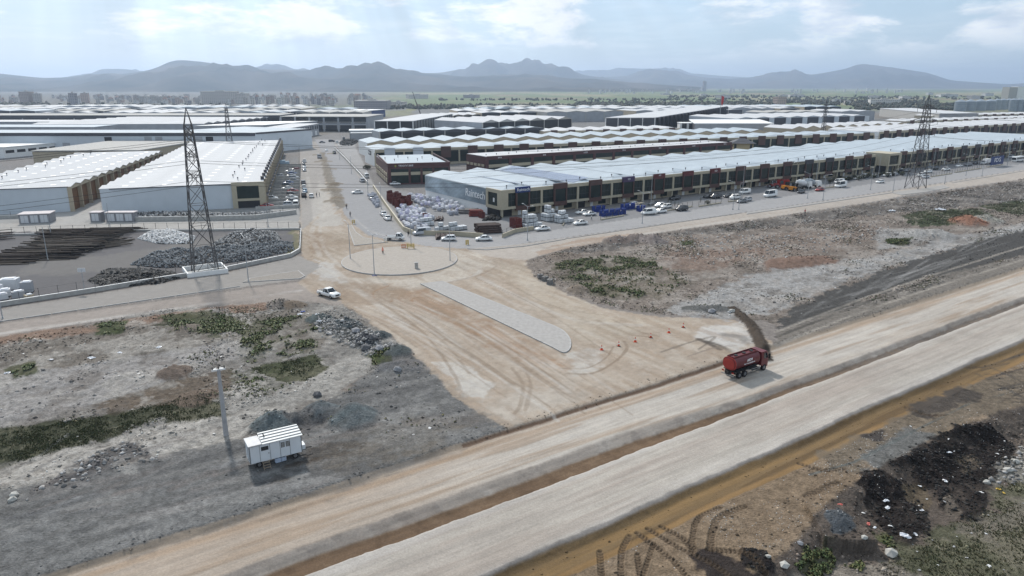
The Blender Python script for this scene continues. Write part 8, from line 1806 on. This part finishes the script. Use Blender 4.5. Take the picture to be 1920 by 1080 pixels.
for k, c in enumerate(((.42, .39, .36), (.50, .47, .44), (.36, .30, .27), (.55, .54, .53), (.30, .28, .29), (.46, .36, .31))):
    m = mat('city_wall_%d' % k, c, .9, var=0); nt = m.node_tree; bs = nt.nodes['Principled BSDF']; tc = nt.nodes.new('ShaderNodeTexCoord'); bt = nt.nodes.new('ShaderNodeTexBrick')
    bt.inputs['Color1'].default_value = (.05, .05, .06, 1); bt.inputs['Color2'].default_value = (.09, .09, .10, 1); bt.inputs['Mortar'].default_value = (*c, 1); bt.inputs['Scale'].default_value = 1; bt.inputs['Mortar Size'].default_value = 1.1; bt.inputs['Brick Width'].default_value = 4.2; bt.inputs['Row Height'].default_value = 3.2; bt.offset = 0
    mp = nt.nodes.new('ShaderNodeMapping'); mp.inputs['Rotation'].default_value = (math.pi / 2, 0, 0); nt.links.new(tc.outputs['Object'], mp.inputs[0]); nt.links.new(mp.outputs[0], bt.inputs['Vector']); nt.links.new(bt.outputs['Color'], bs.inputs['Base Color']); CITY.append(m)
ROOFC = mat('city_roof', (.30, .20, .16), .9, var=.1)
rc_ = random.Random(77)
def block(px, py, wpx, h, label, grp, m, hip=False):
    x, y = G(px, py); w = wpx * y / F; d = w * rc_.uniform(.5, 1.0); b = empty('apartment_block', (x, y, 0), rc_.uniform(-.4, .4)); tag(b, label, 'building', grp); MB().box(-w/2, w/2, 0, d, 0, h).build('wall', m, b)
    if hip: MB().add([(-w/2 - .6, -.6, h), (w/2 + .6, -.6, h), (w/2 + .6, d + .6, h), (-w/2 - .6, d + .6, h), (-w/4, d/2, h + 4), (w/4, d/2, h + 4)], [(0,3,2,1), (0,1,5,4), (2,3,4,5), (1,2,5), (3,0,4)]).build('roof', ROOFC, b)
    else: MB().box(-w/2 - .4, w/2 + .4, -.4, d + .4, h, h + .8).box(-w/8, w/8, d * .3, d * .6, h + .8, h + 3).build('roof', CONC, b)
for px, py, w, h, lb in ((47, 195, 20, 26, 'left and taller of two dark apartment towers at the far left'), (71, 195, 13, 22, 'right of two dark apartment towers at the far left'), (137, 197, 12, 24, 'apartment tower with pale stair shafts at far left'), (160, 193, 12, 22, 'hazy tower right of the pale stair shafts'), (282, 192, 40, 14, 'long low hazy slab left of the big slab'), (412, 194, 62, 26, 'big hazy apartment slab above the lattice pylon'), (452, 195, 20, 22, 'apartment slab right of the big hazy slab'), (695, 205, 60, 14, 'dark unfinished slab beyond the street end'), (744, 202, 26, 10, 'low block right of the dark unfinished slab'), (785, 185, 36, 12, 'lone slab in the green fields right of the city'), (880, 184, 24, 10, 'small white cluster in the green fields'), (1465, 199, 18, 18, 'lone grey block right of the green fields')): block(px, py, w, h, lb, None, rc_.choice(CITY))
for k in range(230):
    px = rc_.choice([rc_.uniform(430, 700), rc_.uniform(430, 700), rc_.uniform(180, 430), rc_.uniform(-60, 180)]); py = rc_.uniform(184, 200) if px > 430 else rc_.uniform(183, 195)
    block(px, py, rc_.uniform(3, 8), rc_.uniform(7, 17) * (.8 if px < 430 else 1), 'small apartment block in the hazy city below the left mountains', 'apartment blocks of the far city', rc_.choice(CITY), rc_.random() < .12)
for k in range(70):
    px = rc_.choice([rc_.uniform(1100, 1300), rc_.uniform(1480, 1700), rc_.uniform(1250, 1400)]); block(px, rc_.uniform(170, 176), rc_.uniform(1.6, 4.5), rc_.uniform(8, 20), 'tiny pale block in the far suburb below the right mountains', 'blocks of the far suburb', CITY[3])
for k, (px, py, w) in enumerate(((1250, 178, 14), (1320, 180, 12), (1360, 184, 22), (1495, 182, 26), (1470, 183, 14), (1640, 184, 20), (1570, 193, 14), (1660, 196, 50), (1780, 182, 30), (1830, 186, 18), (1855, 180, 16), (1700, 186, 16), (1745, 178, 10), (1590, 196, 10))): block(px, py, w, rc_.uniform(6, 10), '%s low pale farm building from the left in the plain below the right mountains' % ORD[k], 'farm buildings in the plain', CITY[3])
x, y = G(1320, 171); tw = empty('skyscraper', (x, y, 0)); tag(tw, 'single tall skyscraper on the far horizon right of centre', 'tower'); MB().rbox((0,0,0), (20, 20, 66), .2).build('shaft', CITY[4], tw); MB().rbox((0,0,66), (16, 16, 5), .2).build('crown', CONC, tw); MB().rbox((-16,0,0), (9, 14, 30), .2).build('wing', CITY[3], tw)
# trees of the plain: lines and clumps too far to count
rt_ = np.random.default_rng(4); tp = []
for (x0, x1, y0, y1, n) in ((860, 1440, 199, 202, 420), (1080, 1460, 193, 199, 420), (1440, 1760, 189, 194, 260), (1600, 1790, 200, 207, 160), (1480, 1900, 181, 187, 160), (1250, 1500, 180, 184, 160), (0, 90, 196, 200, 90), (690, 860, 200, 205, 120), (820, 1080, 187, 189, 60), (1500, 1760, 195, 199, 120), (1720, 1890, 196, 200, 120), (-60, 430, 198, 201, 120), (1100, 1500, 186, 190, 120)):
    for _ in range(n):
        q = G(rt_.uniform(x0, x1), rt_.uniform(y0, y1)); tp.append((q[0], q[1], 0))
tp = np.array(tp); ico_v, ico_f = [], []
t = (1 + 5 ** .5) / 2
TREE = (np.array([(-1,t,0),(1,t,0),(-1,-t,0),(1,-t,0),(0,-1,t),(0,1,t),(0,-1,-t),(0,1,-t),(t,0,-1),(t,0,1),(-t,0,-1),(-t,0,1)], float) * .5 + np.array([0, 0, .75]), np.array([(0,11,5),(0,5,1),(0,1,7),(0,7,10),(0,10,11),(1,5,9),(5,11,4),(11,10,2),(10,7,6),(7,1,8),(3,9,4),(3,4,2),(3,2,6),(3,6,8),(3,8,9),(4,9,5),(2,4,11),(6,2,10),(8,6,7),(9,8,1)]))
tp = np.repeat(tp, 3, 0) + np.concatenate([rt_.normal(0, 2.5, (len(tp) * 3, 2)), rt_.uniform(-.5, 1.5, (len(tp) * 3, 1))], 1)
scatter('far_trees', tp, rt_.uniform(1.6, 3.4, len(tp)), green(len(tp), (.050, .058, .042), .35, 5), TREE, LEAFM, 'belts of far trees across the hazy plain', (.7, 1.2), 21)

# ------------------------------------------------------------------ haze
hb = MB().box(-26000, 26000, -3000, 20000, -6, 430).build('haze', [])
hb['kind'] = 'stuff'
hb['label'] = 'pale blue haze in the air over the plain'
hzm = bpy.data.materials.new('haze_air'); hzm.use_nodes = True
hn = hzm.node_tree; hn.nodes.clear()
ho = hn.nodes.new('ShaderNodeOutputMaterial'); hv = hn.nodes.new('ShaderNodeVolumePrincipled')
hv.inputs['Color'].default_value = (0.61, 0.765, 1.0, 1)
hv.inputs['Density'].default_value = 0.0001
hv.inputs['Anisotropy'].default_value = 0.45
hn.links.new(hv.outputs[0], ho.inputs['Volume'])
hb.data.materials.append(hzm)
